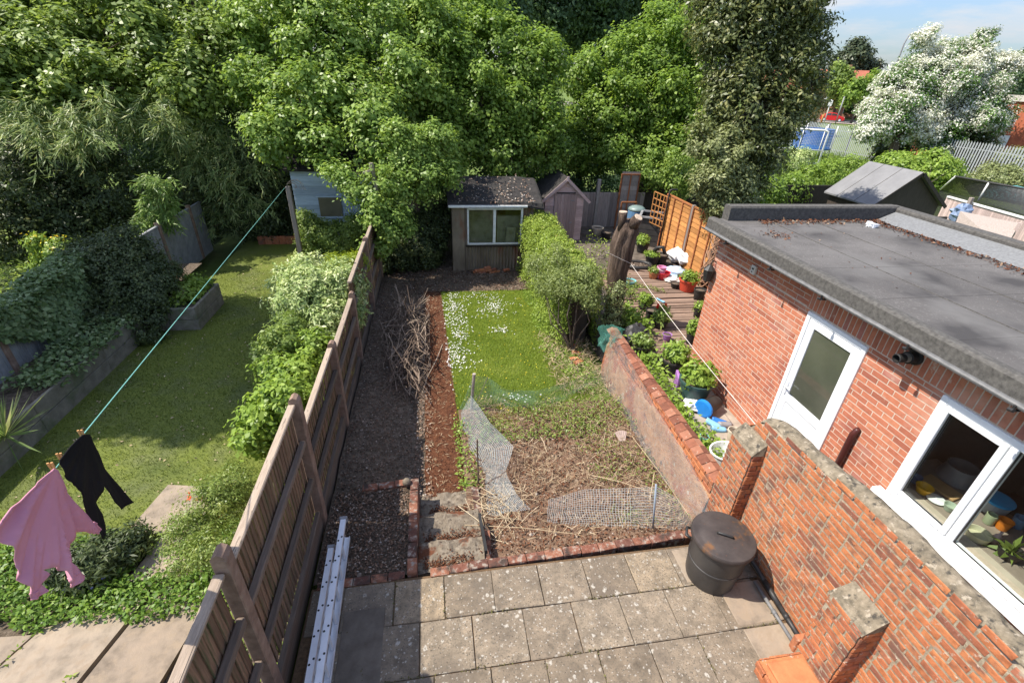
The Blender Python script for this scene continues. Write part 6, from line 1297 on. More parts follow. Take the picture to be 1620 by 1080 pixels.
fl_ = np.array([onz(px, py, .5) for px, py in ((355, 812), (352, 818), (345, 865), (300, 785), (330, 850), (318, 790), (385, 842), (362, 760))]); tag(leafmesh('red_blooms', l_red, np.repeat(fl_, 7, 0)+gg.normal(size=(56, 3))*.012, gg.normal(size=(56, 3))+[0, 0, 1], .04, .03, 105), 'scattered small red blooms on the wispy shrub', kind='stuff')
pts, g = scatter(-6.4, -2.4, 3.3, 4.5, 15000, lambda x, y: -.11, 106, keep=lambda x, y, r: y > 3.42-.1*(x+4)+.1*nz(x, y, 0, 3) and not (-3.55 < x < -2.9 and 3.85 < y < 4.5 and r > .15)); carpet('ground_cover', 'leafy green ground cover around the stepping stones', pts, g, .05, .032, .17, leafmat('leaf_cover', [(0, (.045, .085, .015)), (.5, (.09, .16, .025)), (1, (.19, .26, .05))]), 106, sd=.5)
pts, g = scatter(-2.75, -1.66, 1.5, 5.5, 2600, lambda x, y: -.11, 107, keep=lambda x, y, r: x > -2.35+.3*nz(x, y, 0, 2)-.3*(r-.5)); carpet('ground_cover', 'leafy green plants under the board fence by the paving', pts, g, .07, .045, .16, l_weed, 107, sd=.5)
pts, g = scatter(-5.6, -2.3, 1.2, 3.4, 3800, lambda x, y: -.075, 108, keep=lambda x, y, r: min(abs(y-2.42), abs(x+4.35-.2*(y-2.4)), abs(x+3.45+.1*(y-2.4))) < .03+.045*r*r and nz(x, y, 4, 2.2) > -.15); carpet('joint_weeds', 'small weeds sprouting from the paving joints', pts, g, .05, .03, .04, l_lime, 108, sd=.6)
shrub('lavender_clump', 'brownish green clump beside the stepping stones under the pink top', (-3.95, 4.0, -.1), [(-3.95, 4.0, .1, .38, .3, .25), (-3.7, 4.2, .1, .25, .25, .2)], l_bush, .07, .02, 109, clump=.1)
p0 = onz(137, 915, .05); pts = np.random.default_rng(110).normal(size=(60, 3))*[.1, .06, .05]+p0; tag(leafmesh('bluebells', l_blue, pts, np.random.default_rng(1).normal(size=(60, 3)), .03, .025, 110), 'few blue flowers among the ground cover below the pink top', kind='stuff')
pts, g = scatter(-6, -1.8, 4.5, 14, 520, lambda x, y: LZ+.012, 111); carpet('fallen_leaves', 'scattered leaf scraps on the artificial lawn', pts, g, .045, .022, .01, m_straw, 111, sd=.3)

# ------------------------------------------------------------------ trees at the back
# broad tree, far left
tree('broad leafy tree filling the upper left corner', (-12.5, 17, -.3), (-12, 17, 3.6), [bl(50, 20, 18.5, 80), bl(190, 30, 19, 85), bl(320, 10, 19.5, 75), bl(110, 100, 17, 66), bl(250, 90, 17.5, 62), bl(-60, 70, 16.5, 90), bl(350, 90, 18, 56), bl(20, 140, 15.8, 52), bl(170, 140, 16, 44), bl(300, 140, 16.6, 46), bl(100, 160, 15.4, 36)], l_mid, .15, .095, .62, .42, 120, .24, up=.7)
tree('tall tree at the far left throwing shade over the artificial lawn', (-13, 10.5, -.2), (-12.6, 10.4, 5.2), [(-10.6, 8.9, 8.6, 1.6, 1.5, 1.2), (-10.2, 10.6, 8.6, 1.6, 1.7, 1.2), (-12, 10, 9, 1.9, 2, 1.5), (-12, 11.2, 9.2, 1.7, 1.2, 1.4), (-11.8, 8.3, 8.6, 1.7, 1.2, 1.2), (-9.3, 8.3, 8.2, 1.0, 1.0, .7)], l_mid, .16, .1, .95, .45, 121, .24, up=.6)
# ivy-dark understorey left back
shrub('laurel_thicket', 'dark evergreen thicket behind the grey fence at left', (-10, 16.5, -.2), [bl(60, 300, 15, 70), bl(160, 300, 15.5, 65), bl(20, 370, 14, 50), bl(120, 350, 14.6, 40), bl(330, 310, 17, 60), bl(420, 330, 17, 55), bl(430, 260, 17, 55)], l_bush, .1, .05, 122, clump=.35, stem=.06, dens=.7)
# bamboo: drooping plumes
def bamboo(label, base, plumes, mat, seed, group=None, L=.24, W=.026, k=26, cat='bamboo'):
    root = empty('bamboo', base, label, cat, group); g = np.random.default_rng(seed); mb = MB(); Pn, Nn, An = [], [], []
    for (px, py, Y, rp) in plumes:
        c = bl(px, py, Y, rp); r = c[3]; c = np.array(c[:3])
        for q in range(k):
            th = g.uniform(0, 6.28); d = np.array([math.cos(th), math.sin(th)-.35, 0]); top = c+np.array([0, 0, r*g.uniform(.0, .7)])+g.normal(size=3)*r*.25
            tip = top+d*r*g.uniform(.4, .95)+np.array([0, 0, -r*g.uniform(.35, 1.0)]); mid = (top+tip)/2+np.array([0, 0, r*.22])
            for t in np.linspace(.15, 1, 13):
                p = (1-t)**2*top+2*t*(1-t)*mid+t*t*tip; tg = 2*(1-t)*(mid-top)+2*t*(tip-mid)
                for s in range(2): Pn.append(p+g.normal(size=3)*.03); An.append(tg/np.linalg.norm(tg)+np.array([0, 0, -.35])+g.normal(size=3)*.4); Nn.append(np.array([0, -.35, .8])+g.normal(size=3)*.4)
        if g.random() < .9: mb.tube([np.array(base)+g.normal(size=3)*[.25, .2, 0], (np.array(base)+c)/2+[0, .2, .3], c+[0, 0, .2*r]], [.018, .014, .005], 5)
    mb.build('canes', M('bamboo_cane', [(.3, (.16, .16, .06)), (.7, (.25, .23, .1))], s=5), root)
    n = len(Pn); leafmesh('foliage', mat, np.array(Pn), np.array(Nn), L, W, seed, 0, root, axis=np.array(An)*2.4)
bamboo('tall arching bamboo with drooping grey green plumes at the far left', (-9.5, 15.2, -.2), [(40, 205, 14.5, 38), (75, 225, 14.2, 40), (120, 195, 14.6, 40), (135, 225, 14.3, 34), (60, 180, 14.8, 36), (160, 180, 15, 36)], l_bamboo, 130)
bamboo('bamboo with one bright hanging plume in the dark centre left', (-7.6, 16.6, -.2), [(255, 190, 15.6, 38), (265, 205, 15.4, 32), (215, 195, 15.8, 32)], l_bamboo, 131)
bamboo('shaded bamboo thicket behind the end of the grey fence', (-5.6, 17.2, -.2), [(330, 215, 16.5, 40), (370, 240, 16.4, 42), (320, 270, 16.2, 40), (370, 300, 16, 42), (410, 270, 16.2, 40), (300, 240, 16.6, 36), (400, 330, 16, 32), (345, 340, 16.2, 32), (310, 190, 17, 36)], l_bamboo, 132)
bamboo('sunlit pale bamboo shoots rising above the grey fence', (-7.4, 13.9, -.2), [(243, 290, 13.9, 20), (258, 300, 13.9, 20), (250, 325, 13.8, 22), (270, 330, 13.9, 18), (240, 345, 13.6, 18), (262, 350, 13.7, 20), (225, 358, 13.5, 14)], l_bambl, 133, L=.17, W=.035, k=12)
# light green tree, centre left
tree('pale green broad tree overhanging the blue shed', (-2.6, 18.6, -.3), (-2.4, 18.2, 3.2), [bl(430, 40, 18, 66), bl(520, 70, 17.4, 72), bl(470, 165, 15.6, 52), bl(420, 135, 16.6, 44), bl(600, 40, 18.2, 75), bl(560, 160, 15.8, 56), bl(650, 130, 16.6, 54), bl(510, 235, 14.6, 34), bl(430, 215, 15, 32), bl(600, 225, 14.6, 42), bl(680, 60, 18, 54), bl(400, 80, 18, 40)], l_light, .12, .08, .62, .33, 140, .2, up=.7)
tree('small leafy thorn tree arching over the end of the board fence', (-.6, 14.8, -.4), (-.5, 14.5, 2.2), [bl(640, 240, 14, 40), bl(600, 300, 13.2, 34), bl(660, 285, 13.6, 32), bl(690, 230, 14.4, 32), bl(620, 350, 12.9, 28), bl(590, 335, 12.8, 22), bl(540, 280, 13.3, 22), bl(710, 275, 14, 20), bl(600, 390, 12.6, 16), bl(560, 300, 13, 16)], l_light, .095, .062, .68, .24, 141, .09, up=.7)
shrub('shade_shrub', 'dark undergrowth in the shaded gap left of the tin shed', (-.4, 14.8, -.4), [bl(660, 380, 14.6, 46), bl(620, 400, 14, 30), bl(690, 350, 14.9, 30)], l_bush, .07, .04, 142, clump=.2)
# ivy-clad trees, centre
tree('dense ivy covered tree with bright rounded top behind the tin shed', (3.2, 19.5, -.4), (3.2, 19.3, 3), [bl(790, 85, 18.6, 56), bl(850, 105, 18.2, 46), bl(720, 95, 18.2, 58), bl(760, 165, 17.2, 54), bl(850, 180, 17.4, 42), bl(800, 240, 16.9, 46), bl(720, 230, 16.4, 40), bl(870, 245, 17.2, 30), bl(690, 45, 19, 52), bl(750, 25, 19.6, 52), bl(700, 160, 17, 40)], l_ivy, .12, .09, .62, .34, 143, .24, up=.7)
tree('slim ivy clad tree in the gap right of the rounded ivy tree', (6.2, 20.5, -.4), (6.2, 20.4, 2.6), [bl(920, 120, 20.4, 34), bl(925, 185, 19.6, 30), bl(905, 240, 19, 26), bl(935, 250, 19.2, 22)], l_ivy, .13, .09, .6, .34, 144, .16, up=.7)
tree('bright green leafy tree left of the dark bay tree', (9.3, 21.2, -.4), (9.2, 21, 3.2), [bl(1000, 95, 20.4, 50), bl(1060, 75, 20.4, 58), bl(970, 170, 19.2, 42), bl(1040, 165, 19.2, 54), bl(1095, 140, 19, 46), bl(975, 230, 18.6, 34), bl(1045, 235, 18.2, 40), bl(1100, 205, 18.2, 36), bl(1110, 50, 20.4, 50)], l_ivy, .13, .09, .62, .36, 145, .24, up=.7)
tree('sparse sapling beside the leaning panel', (8.2, 17.8, -.4), (8.2, 17.8, 1.5), [bl(1035, 275, 17.5, 26), bl(1075, 275, 17, 30), bl(1000, 265, 17.8, 18)], l_light, .09, .06, .45, .3, 146, .06)
# dark bay tree
tree('tall dark glossy evergreen tree behind the flat roofed outbuilding', (8.7, 13.4, -.4), (8.9, 13.3, 3.2), [bl(1210, 30, 14.2, 58), bl(1262, 35, 14.0, 32), bl(1165, 90, 13.9, 56), bl(1236, 105, 13.6, 44), bl(1185, 170, 13.3, 54), bl(1235, 185, 13.1, 38), bl(1210, 240, 13, 38), bl(1165, 235, 13.1, 30), bl(1190, 285, 12.9, 22), bl(1300, 40, 13.9, 12), bl(1306, 90, 13.8, 9), bl(1296, 125, 13.6, 12), bl(1275, 165, 13.4, 16), bl(1150, 30, 14.2, 58), bl(1200, -40, 14.4, 70), bl(1282, 5, 13.9, 24), bl(1290, 70, 13.8, 16), bl(1130, 180, 13.4, 22)], l_dark, .12, .055, .42, .24, 150, .17, sat=6, up=.5)
tree('paler grey green holly tree in front of the dark evergreen tree', (7.9, 12.3, -.3), (8.0, 12.3, 1.2), [bl(1150, 245, 12.4, 34), bl(1125, 285, 12.2, 30), bl(1165, 290, 12.3, 28), bl(1110, 220, 12.7, 22), bl(1140, 322, 11.9, 22), bl(1180, 315, 12.2, 18)], leafmat('leaf_holly', [(0, (.07, .085, .035)), (.5, (.13, .15, .06)), (1, (.25, .26, .12))], trans=.3, rough=.42, spec=.3), .095, .048, .6, .22, 151, .09, sat=4, up=.6)
# far dark trees
for i, (lb, X, Y, bs_) in enumerate((('tall dark distant tree behind the rounded ivy tree', 7, 31, [(880, 10, 30, 70), (940, 30, 30, 60), (900, -50, 30, 90), (960, 90, 30, 46), (970, -20, 30, 60)]), ('tall dark distant tree behind the bright green tree', 13.5, 33, [(1030, 10, 32, 62), (1080, 20, 32, 50), (1040, -60, 32, 90), (990, 20, 32, 46)]), ('dark distant tree glimpsed over the pale green tree', -2, 27, [(600, -40, 26, 80), (690, -20, 26, 70), (760, -10, 26, 60), (800, 20, 26, 40)]), ('dark distant tree in the top left corner', -13, 24, [(330, -40, 22, 70), (430, -30, 23, 70), (200, 0, 22, 80), (60, -20, 21, 90)]))):
    tree(lb, (X, Y, -.5), (X, Y, 5), [bl(*q) for q in bs_], l_far, .2, .12, .5, .7, 160+i, .3)
shrub('back_hedge', 'dense dark hedge mass closing the back of the gardens', (0, 20.5, -.5), [(-14+2.6*k, 20.5+.6*math.sin(k*2), 2.1, 1.7, 1.3, 2.5) for k in range(9)], l_far, .14, .08, 165, clump=.45, dens=.5)

# ------------------------------------------------------------------ beyond the gardens, right
# grey roofed timber shed
gs = empty('grey_roof_shed', (15.1, 14.1, -.5), 'dark timber shed with pale grey felt pitched roof behind the outbuilding', 'shed')
gy0, gy1, gl, gr, gm, ge, gz = 13.1, 15.2, 13.75, 16.5, 15.1, 1.75, 2.78
mb = MB(); mb.prism([(gl+.15, gy0+.12, -.5), (gr-.15, gy0+.12, -.5), (gr-.15, gy0+.12, ge+.05), (gm, gy0+.12, gz-.06), (gl+.15, gy0+.12, ge+.05)], (0, gy1-gy0-.24, 0)); mb.build('board_walls', m_darkwood, gs)
mb = MB()
for s, x in ((-1, gl), (1, gr)):
    a = Vector((gm, gy0, gz)); b = Vector((x, gy0, ge)); mb.prism([a, b, b+Vector((0, 0, .05)), a+Vector((0, 0, .05))], (0, gy1-gy0, 0))
rg = mb.build('felt_roof', M('grey_shed_felt', [(.3, (.17, .17, .175)), (.7, (.22, .22, .225))], s=2, rough=.9, bump=.3, bs=120, bd=.004), gs)
for t in (.35, .7):
    mb = MB()
    for x in (gl,): a = Vector((gm, gy0+(gy1-gy0)*t, gz+.052)); b = Vector((x, gy0+(gy1-gy0)*t, ge+.052)); mb.bar(a, b, .02, .006)
    mb.build('felt_seam', m_feltedge, rg)
mb = MB()
for s, x in ((-1, gl), (1, gr)): mb.bar((gm, gy0-.02, gz+.01), (x, gy0-.02, ge), .02, .1)
mb.build('bargeboard', m_darkwood, gs)
mb = MB(); mb.box((15.6, gy0+.06, -.3), (16.1, gy0+.1, 1.3), ch=.01); mb.build('door', M('brown_door', [(.3, (.1, .055, .035)), (.7, (.17, .095, .06))], s=3), gs)
# boundary with white rail, netted cage, leaning board
A = onz(1500, 311, 1.4); Bq = onz(1700, 367, 1.4); d = Bq-A
wf2 = empty('white_rail_fence', tuple(A*[1, 1, 0]), 'low boarded fence with pale top rail beside the netted cage', 'fence')
mb = MB(); n = 70
for k in range(n): a = A+d*k/n; b = A+d*(k+.92)/n; mb.bar((a[0], a[1], -.4), (a[0], a[1], 1.36), np.linalg.norm(b-a), .025, up=tuple(np.cross(d, [0, 0, 1])))
mb.build('boards', m_pinkwood, wf2); mb = MB(); mb.bar(A, Bq, .1, .06); mb.build('top_rail', m_whitepaint, wf2)
mb = MB(); q = onz(1536, 322, 1.4)+[-.08, 0, 0]; mb.box((q[0]-.06, q[1]-.06, -.4), (q[0]+.06, q[1]+.06, 1.62), ch=.01); mb.build('post', m_greywood, wf2)
cg = empty('net_cage', (20.8, 14.5, .5), 'cage of fine black netting on white tubes behind the low boarded fence', 'cage')
n_black = netmat('black_net', (.02, .02, .022), .03, .62)
C0 = onz(1488, 300, 1.45); C1 = onz(1640, 350, 1.45)+[.3, -.3, 0]; T0 = onz(1512, 279, 2.15); T1 = onz(1660, 306, 2.15)
mb = sheet(lambda u, v: (tuple((C0*(1-u)+C1*u)*(1-v)+(T0*(1-u)+T1*u)*v+np.array([0, 0, -.06*math.sin(math.pi*v)])), (u*8, v*1.6)), 20, 6); mb.build('net_front', n_black, cg, uv=mb.uv)
D0 = T0+[2.2, .8, -.9]; D1 = T1+[2.4, .4, -.9]
mb = sheet(lambda u, v: (tuple((T0*(1-u)+T1*u)*(1-v)+(D0*(1-u)+D1*u)*v), (u*8, v*2)), 20, 6); mb.build('net_back', n_black, cg, uv=mb.uv)
mb = sheet(lambda u, v: (tuple((C0*(1-u)+C1*u)-np.array([0, 0, 1.3*v])), (u*8, v*1.3)), 20, 4); mb.build('net_side', n_black, cg, uv=mb.uv)
for t in (.0, .39, .8):
    mb = MB(); a = C0*(1-t)+C1*t; b = T0*(1-t)+T1*t; e = D0*(1-t)+D1*t; mb.tube([a, b], .035, 8); mb.build('tube', m_whitepaint, cg, smooth=True)
mb = MB(); mb.tube([T0, T1], .035, 8); mb.build('ridge_tube', m_blackpl, cg)
tp = MB(); c0 = onz(1600, 322, 1.0)+[1.2, 1, 0]; tp.lathe([(1.3, .0), (1.25, .1), (.6, .45), (0, .55)], c0, 14, sq=(1, .8)); solo(tp, 'teal_cover', P('teal', (.09, .3, .29)), 'teal green domed cover inside the black netted cage', 'cover', smooth=True)
mb = MB(); a, b, c_, d_ = onz(1519, 334, 1.45), onz(1613, 353, 1.45), onz(1600, 376, 1.1), onz(1512, 352, 1.1); a1_, b1_ = a, b
nn_ = np.cross(b-a, d_-a); nn_ = nn_/np.linalg.norm(nn_)*.03; mb.prism([d_-(a-d_)*.8, c_-(b-c_)*.8, b, a], nn_); solo(mb, 'leaning_board', m_greywood, 'old wide timber board leaning in front of the low fence', 'board')
mb = MB(); mb.bar(onz(1614, 353, 1.5), onz(1598, 377, 1.0), .09, .09); solo(mb, 'timber_batten', m_pinkwood, 'pinkish timber batten along the end of the leaning board', 'batten')
lumpy('blue_rag', 'bundle of blue and white cloth beside the dark shed', 'cloth', 1514, 350, .8, .3, P('rag_blue', (.16, .22, .34)), 9, sq=1.1, amp=.5)
# rough greenery
shrub('bright_bush', 'bright yellow green bush behind the grey roofed shed', (23, 20.5, -.6), [bl(1440, 268, 25, 30, 1, 1, .8), bl(1475, 268, 24.5, 34, 1, 1, .8), bl(1415, 262, 26, 24, 1, 1, .7), bl(1490, 280, 23.5, 24)], l_lime, .16, .1, 170, clump=.42, stem=.05)
shrub('dark_hollow_bush', 'dark shaded bush under the flowering hawthorn', (36, 30, -.6), [bl(1520, 238, 33, 34), bl(1500, 250, 33, 26), bl(1545, 225, 34, 26), bl(1410, 240, 36, 24)], l_bush, .25, .14, 171, clump=.6)
shrub('bramble_bank', 'olive green bramble bank at the right edge behind the netted cage', (33, 22, -.6), [bl(1590, 285, 28, 36, 1.2, 1.2, .7), bl(1640, 275, 28, 50, 1.2, 1.2, .8), bl(1560, 300, 27, 24, 1, 1, .6)], l_olive, .16, .08, 172, clump=.4)
pts, g = scatter(13, 40, 22, 52, 26000, lambda x, y: -.62, 173, keep=lambda x, y, r: .55 < x/y < 1.25); carpet('long_grass', 'long bright grass of the rough ground beyond the gardens', pts, g, .5, .05, .25, leafmat('long_grass', [(0, (.07, .12, .015)), (.6, (.12, .19, .025)), (1, (.2, .25, .05))], .4), 173, sd=.8)
for i, (lb, bs_) in enumerate((('leafy shrub to the left of the football goal', [(1225, 275, 22, 26), (1205, 285, 20, 24)]), ('low green shrub at the foot of the football goal', [(1280, 285, 24, 22), (1310, 280, 25, 22), (1345, 268, 26, 20)]), ('pale green shrub just behind the black fence', [(1180, 300, 17, 26), (1215, 305, 17, 24), (1250, 300, 18, 22)]), ('small leafy bush with white blossom inside the goal', [(1262, 255, 27, 20), (1240, 270, 25, 18)]))):
    b0 = bl(*bs_[0]); shrub('leafy_bush', lb, (b0[0], b0[1], -.6), [bl(*q) for q in bs_], [l_mid, l_lime, l_ivy, l_varieg][i], .13, .07, 175+i, clump=.34, stem=.03, group='bushes around the football goal')
# football goal and trampoline
gl_ = empty('football_goal', (24.5, 29, -.6), 'white tubular football goal frame standing in long grass', 'goal')
fR = onz(1283, 288, -.5); fRt = ony(1312, 207, fR[1]); Hh = fRt[2]; L_ = np.array([-3.1, 1.4, 0]); bk = np.array([.9, 1.9, 0])
fR = np.array([fRt[0], fR[1], -.6]); rT = np.array([fRt[0], fR[1], Hh])
mb = MB(); mb.tube([fR, rT-[0, 0, .25], rT-[0, 0, .07]-(-L_)*.01, rT+L_*.07, rT+L_], .06, 8); mb.tube([fR+L_+[0, 0, 0], rT+L_], .06, 8); mb.build('front_frame', m_whitepaint, gl_, smooth=True)
mb = MB(); mb.tube([rT-[0, 0, Hh*.45]+L_, rT-[0, 0, Hh*.45]], .035, 8); mb.tube([fR+[0, 0, 1.3]-L_*.0+[-2.4, .1, 0], fR+[0, 0, 1.25]], .05, 8); mb.tube([fR+[-2.4, .1, 1.3], fR+[-2.5, .1, 0]], .05, 8); mb.build('braces', m_whitepaint, gl_, smooth=True)
mb = sheet(lambda u, v: (tuple((fR+[0, 0, 1.25])*(1-u)+u*(fR+np.array([-2.4, .1, 1.3]))-np.array([0, 0, 1.2*v])), (u*2.5, v*1.2)), 6, 6); mb.build('net', netmat('goal_net', (.5, .52, .5), .1, .12), gl_, uv=mb.uv)
tm = empty('trampoline', (28.5, 32.5, -.6), 'round trampoline with tall blue safety net behind the goal', 'trampoline')
c0 = onz(1276, 250, -.6); mb = MB(); mb.lathe([(1.5, 0), (1.5, 1.5)], c0+[0, 0, .95], 20); mb.f = mb.f[:-2]; mb.r = mb.r[:-2]; mb.m = mb.m[:-2]; tn_ = mb.build('safety_net', netmat('blue_net', (.06, .15, .42), .12, .36), tm, smooth=True); ul = tn_.data.uv_layers.new(name='UVMap')
for pg in tn_.data.polygons:
    for k_, li_ in enumerate(pg.loop_indices): ul.data[li_].uv = (.47*(pg.index+(k_ in (1, 2))), 1.5*(k_ in (2, 3)))
mb = MB(); mb.lathe([(0, .86), (1.3, .86), (1.6, .84), (1.6, .93), (1.3, .95), (0, .9)], c0, 20); mb.build('pad', P('pad_blue', (.03, .12, .3)), tm)
for k in range(6):
    th = k*math.pi/3+.3; mb = MB(); q = c0+[1.6*math.cos(th), 1.6*math.sin(th), 0]; mb.tube([q, q+[0, 0, 2.75]], .04, 6); mb.build('leg', m_whitepaint, tm, smooth=True)
# palisade fence
pf = empty('palisade_fence', (38.2, 36, -.6), 'tall grey galvanised steel palisade fence crossing behind the flowering tree', 'fence')
PA, PB, PC = np.array([37.0, 52., -.55]), np.array([38.0, 38., -.55]), np.array([39.6, 20., -.55])
mb = MB(); rl_ = MB(); ps = MB()
for a, b in ((PA, PB), (PB, PC)):
    L = np.linalg.norm(b-a); n = int(L/.19); dd_ = (b-a)/L
    for k in range(n):
        q = a+(b-a)*k/n; w_ = .05; h = 2.6+.015*random.random()
        mb.add([q-dd_*w_, q+[-.03, 0, 0], q+dd_*w_, q-dd_*w_+[0, 0, h-.12], q+[-.03, 0, h], q+dd_*w_+[0, 0, h-.12]], [(0, 1, 4, 3), (1, 2, 5, 4)])
    for z in (.45, 2.1): rl_.bar(a+[.05, 0, z], b+[.05, 0, z], .04, .05)
    for k in range(int(L/2.75)+1): q = a+dd_*2.75*k; ps.box(q+[.06, -.05, -.1], q+[.16, .05, 2.65])
m_galv = M('galvanised', [(.3, (.36, .38, .4)), (.7, (.46, .48, .5))], s=1, rough=.55, metal=.2)
mb.build('palings', m_galv, pf); rl_.build('rails', m_galv, pf); ps.build('posts', M('dark_galv', [(.3, (.12, .13, .14)), (.7, (.2, .21, .22))], s=2), pf)
# flowering hawthorn
hb_ = [bl(1400, 180, 35, 50, 1, 1, .8), bl(1380, 205, 34, 38, 1, 1, .7), bl(1450, 150, 35.5, 62), bl(1440, 200, 34, 50, 1, 1, .8), bl(1510, 120, 36, 62), bl(1470, 105, 36.5, 46), bl(1530, 175, 34.5, 56), bl(1570, 130, 36, 48), bl(1490, 220, 33.5, 42, 1, 1, .7), bl(1575, 190, 34.5, 42), bl(1555, 90, 37, 40), bl(1420, 135, 36, 40), bl(1520, 75, 37, 30)]
hb_ = [(35.3+(b[0]-35.3)*.88, b[1], 4.6+(b[2]-4.6)*.88, b[3]*.82, b[4]*.82, b[5]*.82) for b in hb_]
hw = empty('hawthorn_tree', (35, 33.5, -.6), 'wide spreading hawthorn tree covered in white blossom', 'tree')
mb = MB(); mb.tube([(35, 33.5, -.7), (35.1, 33.6, 1), (35.2, 33.8, 2.6)], [.4, .32, .28], 9, wob=.06); limbs(mb, (35.2, 33.8, 2.6), hb_, .16, 9, 4); mb.build('trunk', m_bark, hw, smooth=True)
hb_ += [(b[0]+random.gauss(0, .6)*b[3], b[1]-abs(random.gauss(0, .6))*b[4], b[2]+random.gauss(0, .6)*b[5], b[3]*.4, b[4]*.4, b[5]*.35) for b in hb_ for k in range(3)]
p, n_, t = cloud(hb_, .15, .1, .75, .4, 180, lo=.6, up=.6); g = np.random.default_rng(181)
low = np.array([nz(a*.6, b*.6, c*.6+3) for a, b, c in p[::1]]); mi = ((g.random(len(p)) < .62+.8*low)).astype(int)
leafmesh('crown', l_haw, p, n_+g.normal(size=n_.shape)*.2, .15, .1, 180, .5, hw, mats=[l_haw, l_blossom], midx=mi, rnd=t)
# brick building with flat roof, right edge
rb = empty('brick_garage', (50, 36, -.6), 'red brick flat roofed building with pale fascia behind the steel fence', 'building')
bA = onz(1436, 256, -.6)+[2.5, 2.5, 0]; bB = bA+np.array([5.5, -16, 0]); hgt = 5.2; back = np.array([12, 4, 0])
m_redb = M('far_brick', [(.3, (.36, .1, .055)), (.7, (.5, .16, .08))], s=3, rough=.9, spots=[((.28, .08, .05), 1, .6, .1, False)])
mb = MB(); mb.prism([bA, bB, bB+back, bA+back], (0, 0, hgt)); mb.build('walls', m_redb, rb)
o_ = np.array([-.15, -.05, 0]); mb = MB(); mb.prism([bA+o_+[0, .2, hgt], bB+o_+[0, -.2, hgt], bB+back+[.2, -.2, hgt], bA+back+[.2, .2, hgt]], (0, 0, .45)); mb.build('fascia', M('pale_fascia', [(.3, (.5, .47, .42)), (.7, (.6, .57, .5))], s=1), rb)
for t in (.3, .62): mb = MB(); q = bA+(bB-bA)*t; e = (bB-bA)/np.linalg.norm(bB-bA); mb.prism([q-[.04, 0, -1.6], q+e*1.6-[.04, 0, -1.6], q+e*1.6-[.04, 0, -2.7], q-[.04, 0, -2.7]], (-.02, -.01, 0)); mb.build('window', m_upvc, rb)
# road, verge
def strip(o0, dr, w0, w1, z, m, name, L=140):
    dr = np.array(dr, float); dr /= np.linalg.norm(dr); pr = np.array([-dr[1], dr[0]]); mb = MB(); o0 = np.array(o0[:2]); P_ = [o0-dr*L+pr*w0, o0+dr*L+pr*w0, o0+dr*L+pr*w1, o0-dr*L+pr*w1]; mb.quad(*[(a, b, z) for a, b in P_]); return struct(mb, name, m)
rc = onz(1318, 193, -.6); rdir = (.8, -.6)
strip(rc, rdir, -2.5, 5.5, -.6, m_asphalt, 'road'); strip(rc, rdir, -5, -2.6, -.52, m_yard, 'pavement'); strip(rc, rdir, 5.6, 8, -.52, m_yard, 'pavement')
# car
def car(base, ang, mat, label):
    root = empty('parked_car', tuple(base), label, 'car'); Rz = Matrix.Rotation(ang, 3, 'Z'); B0 = Vector(base)
    def tr_(q): q.v = [tuple(Rz @ Vector(p)+B0) for p in q.v]; return q
    prof = [(-2.0, .35), (-2.02, .65), (-1.9, .92), (-1.55, 1.0), (-1.2, 1.32), (-.75, 1.47), (.1, 1.5), (.55, 1.42), (1.15, 1.02), (1.85, .86), (2.02, .7), (2.05, .38), (1.8, .24), (-1.8, .24)]
    mb = MB(); N = len(prof); vs = []
    for y, k in ((-.84, .93), (-.76, 1), (.76, 1), (.84, .93)):
        for x, z in prof:
            tap = .0 if z < 1.02 else (z-1.0)*.42
            vs.append((x*(1 if abs(y) < .8 else .985), (abs(y)-tap)*math.copysign(1, y), .3+(z-.3)*(1 if abs(y) < .8 else .975)))
    mb.add(vs, [[i*N+k, i*N+(k+1) % N, (i+1)*N+(k+1) % N, (i+1)*N+k] for i in range(3) for k in range(N)]+[list(range(N))[::-1], [3*N+k for k in range(N)]])
    tr_(mb).build('body', mat, root)
    gm_ = P('car_glass', (.03, .035, .04), .1, .7)
    for s in (-1, 1):
        for pl in ([(-1.28, 1.04), (-1.08, 1.3), (-.72, 1.4), (-.3, 1.42), (-.3, 1.04)], [(-.22, 1.04), (-.22, 1.42), (.15, 1.42), (.5, 1.34), (.92, 1.04)]):
            mb = MB(); a = [Vector((x, s*(.845-(z-1.0)*.42-.0), z)) for x, z in pl]; mb.prism(a, (0, s*.012, 0)); tr_(mb).build('side_window', gm_, root)
        for x in (-1.25, 1.28):
            mb = MB(); mb.tube([(x, s*.66, .31), (x, s*.85, .31)], .31, 18); wh = tr_(mb).build('wheel', m_blackpl, root); mb = MB(); mb.tube([(x, s*.85, .31), (x, s*.862, .31)], .2, 14); tr_(mb).build('rim', m_alu, wh)
        mb = MB(); mb.box((1.86, s*.55-.18, .66), (2.03, s*.55+.18, .8), ch=.03); tr_(mb).build('headlight', m_upvc, root)
        mb = MB(); mb.box((-2.0, s*.62-.12, .72), (-1.9, s*.62+.12, .95), ch=.02); tr_(mb).build('tail_light', P('tail_red', (.3, .01, .01)), root)
    mb = MB(); mb.quad((.62, -.62, 1.425), (1.16, -.7, 1.06), (1.16, .7, 1.06), (.62, .62, 1.425)); tr_(mb).build('windscreen', gm_, root)
    return root
car(tuple(rc+np.array([.5, 1.2, 0])), math.atan2(-.6, .8), P('car_red', (.55, .02, .025), .25, .6), 'small bright red hatchback parked on the far road')
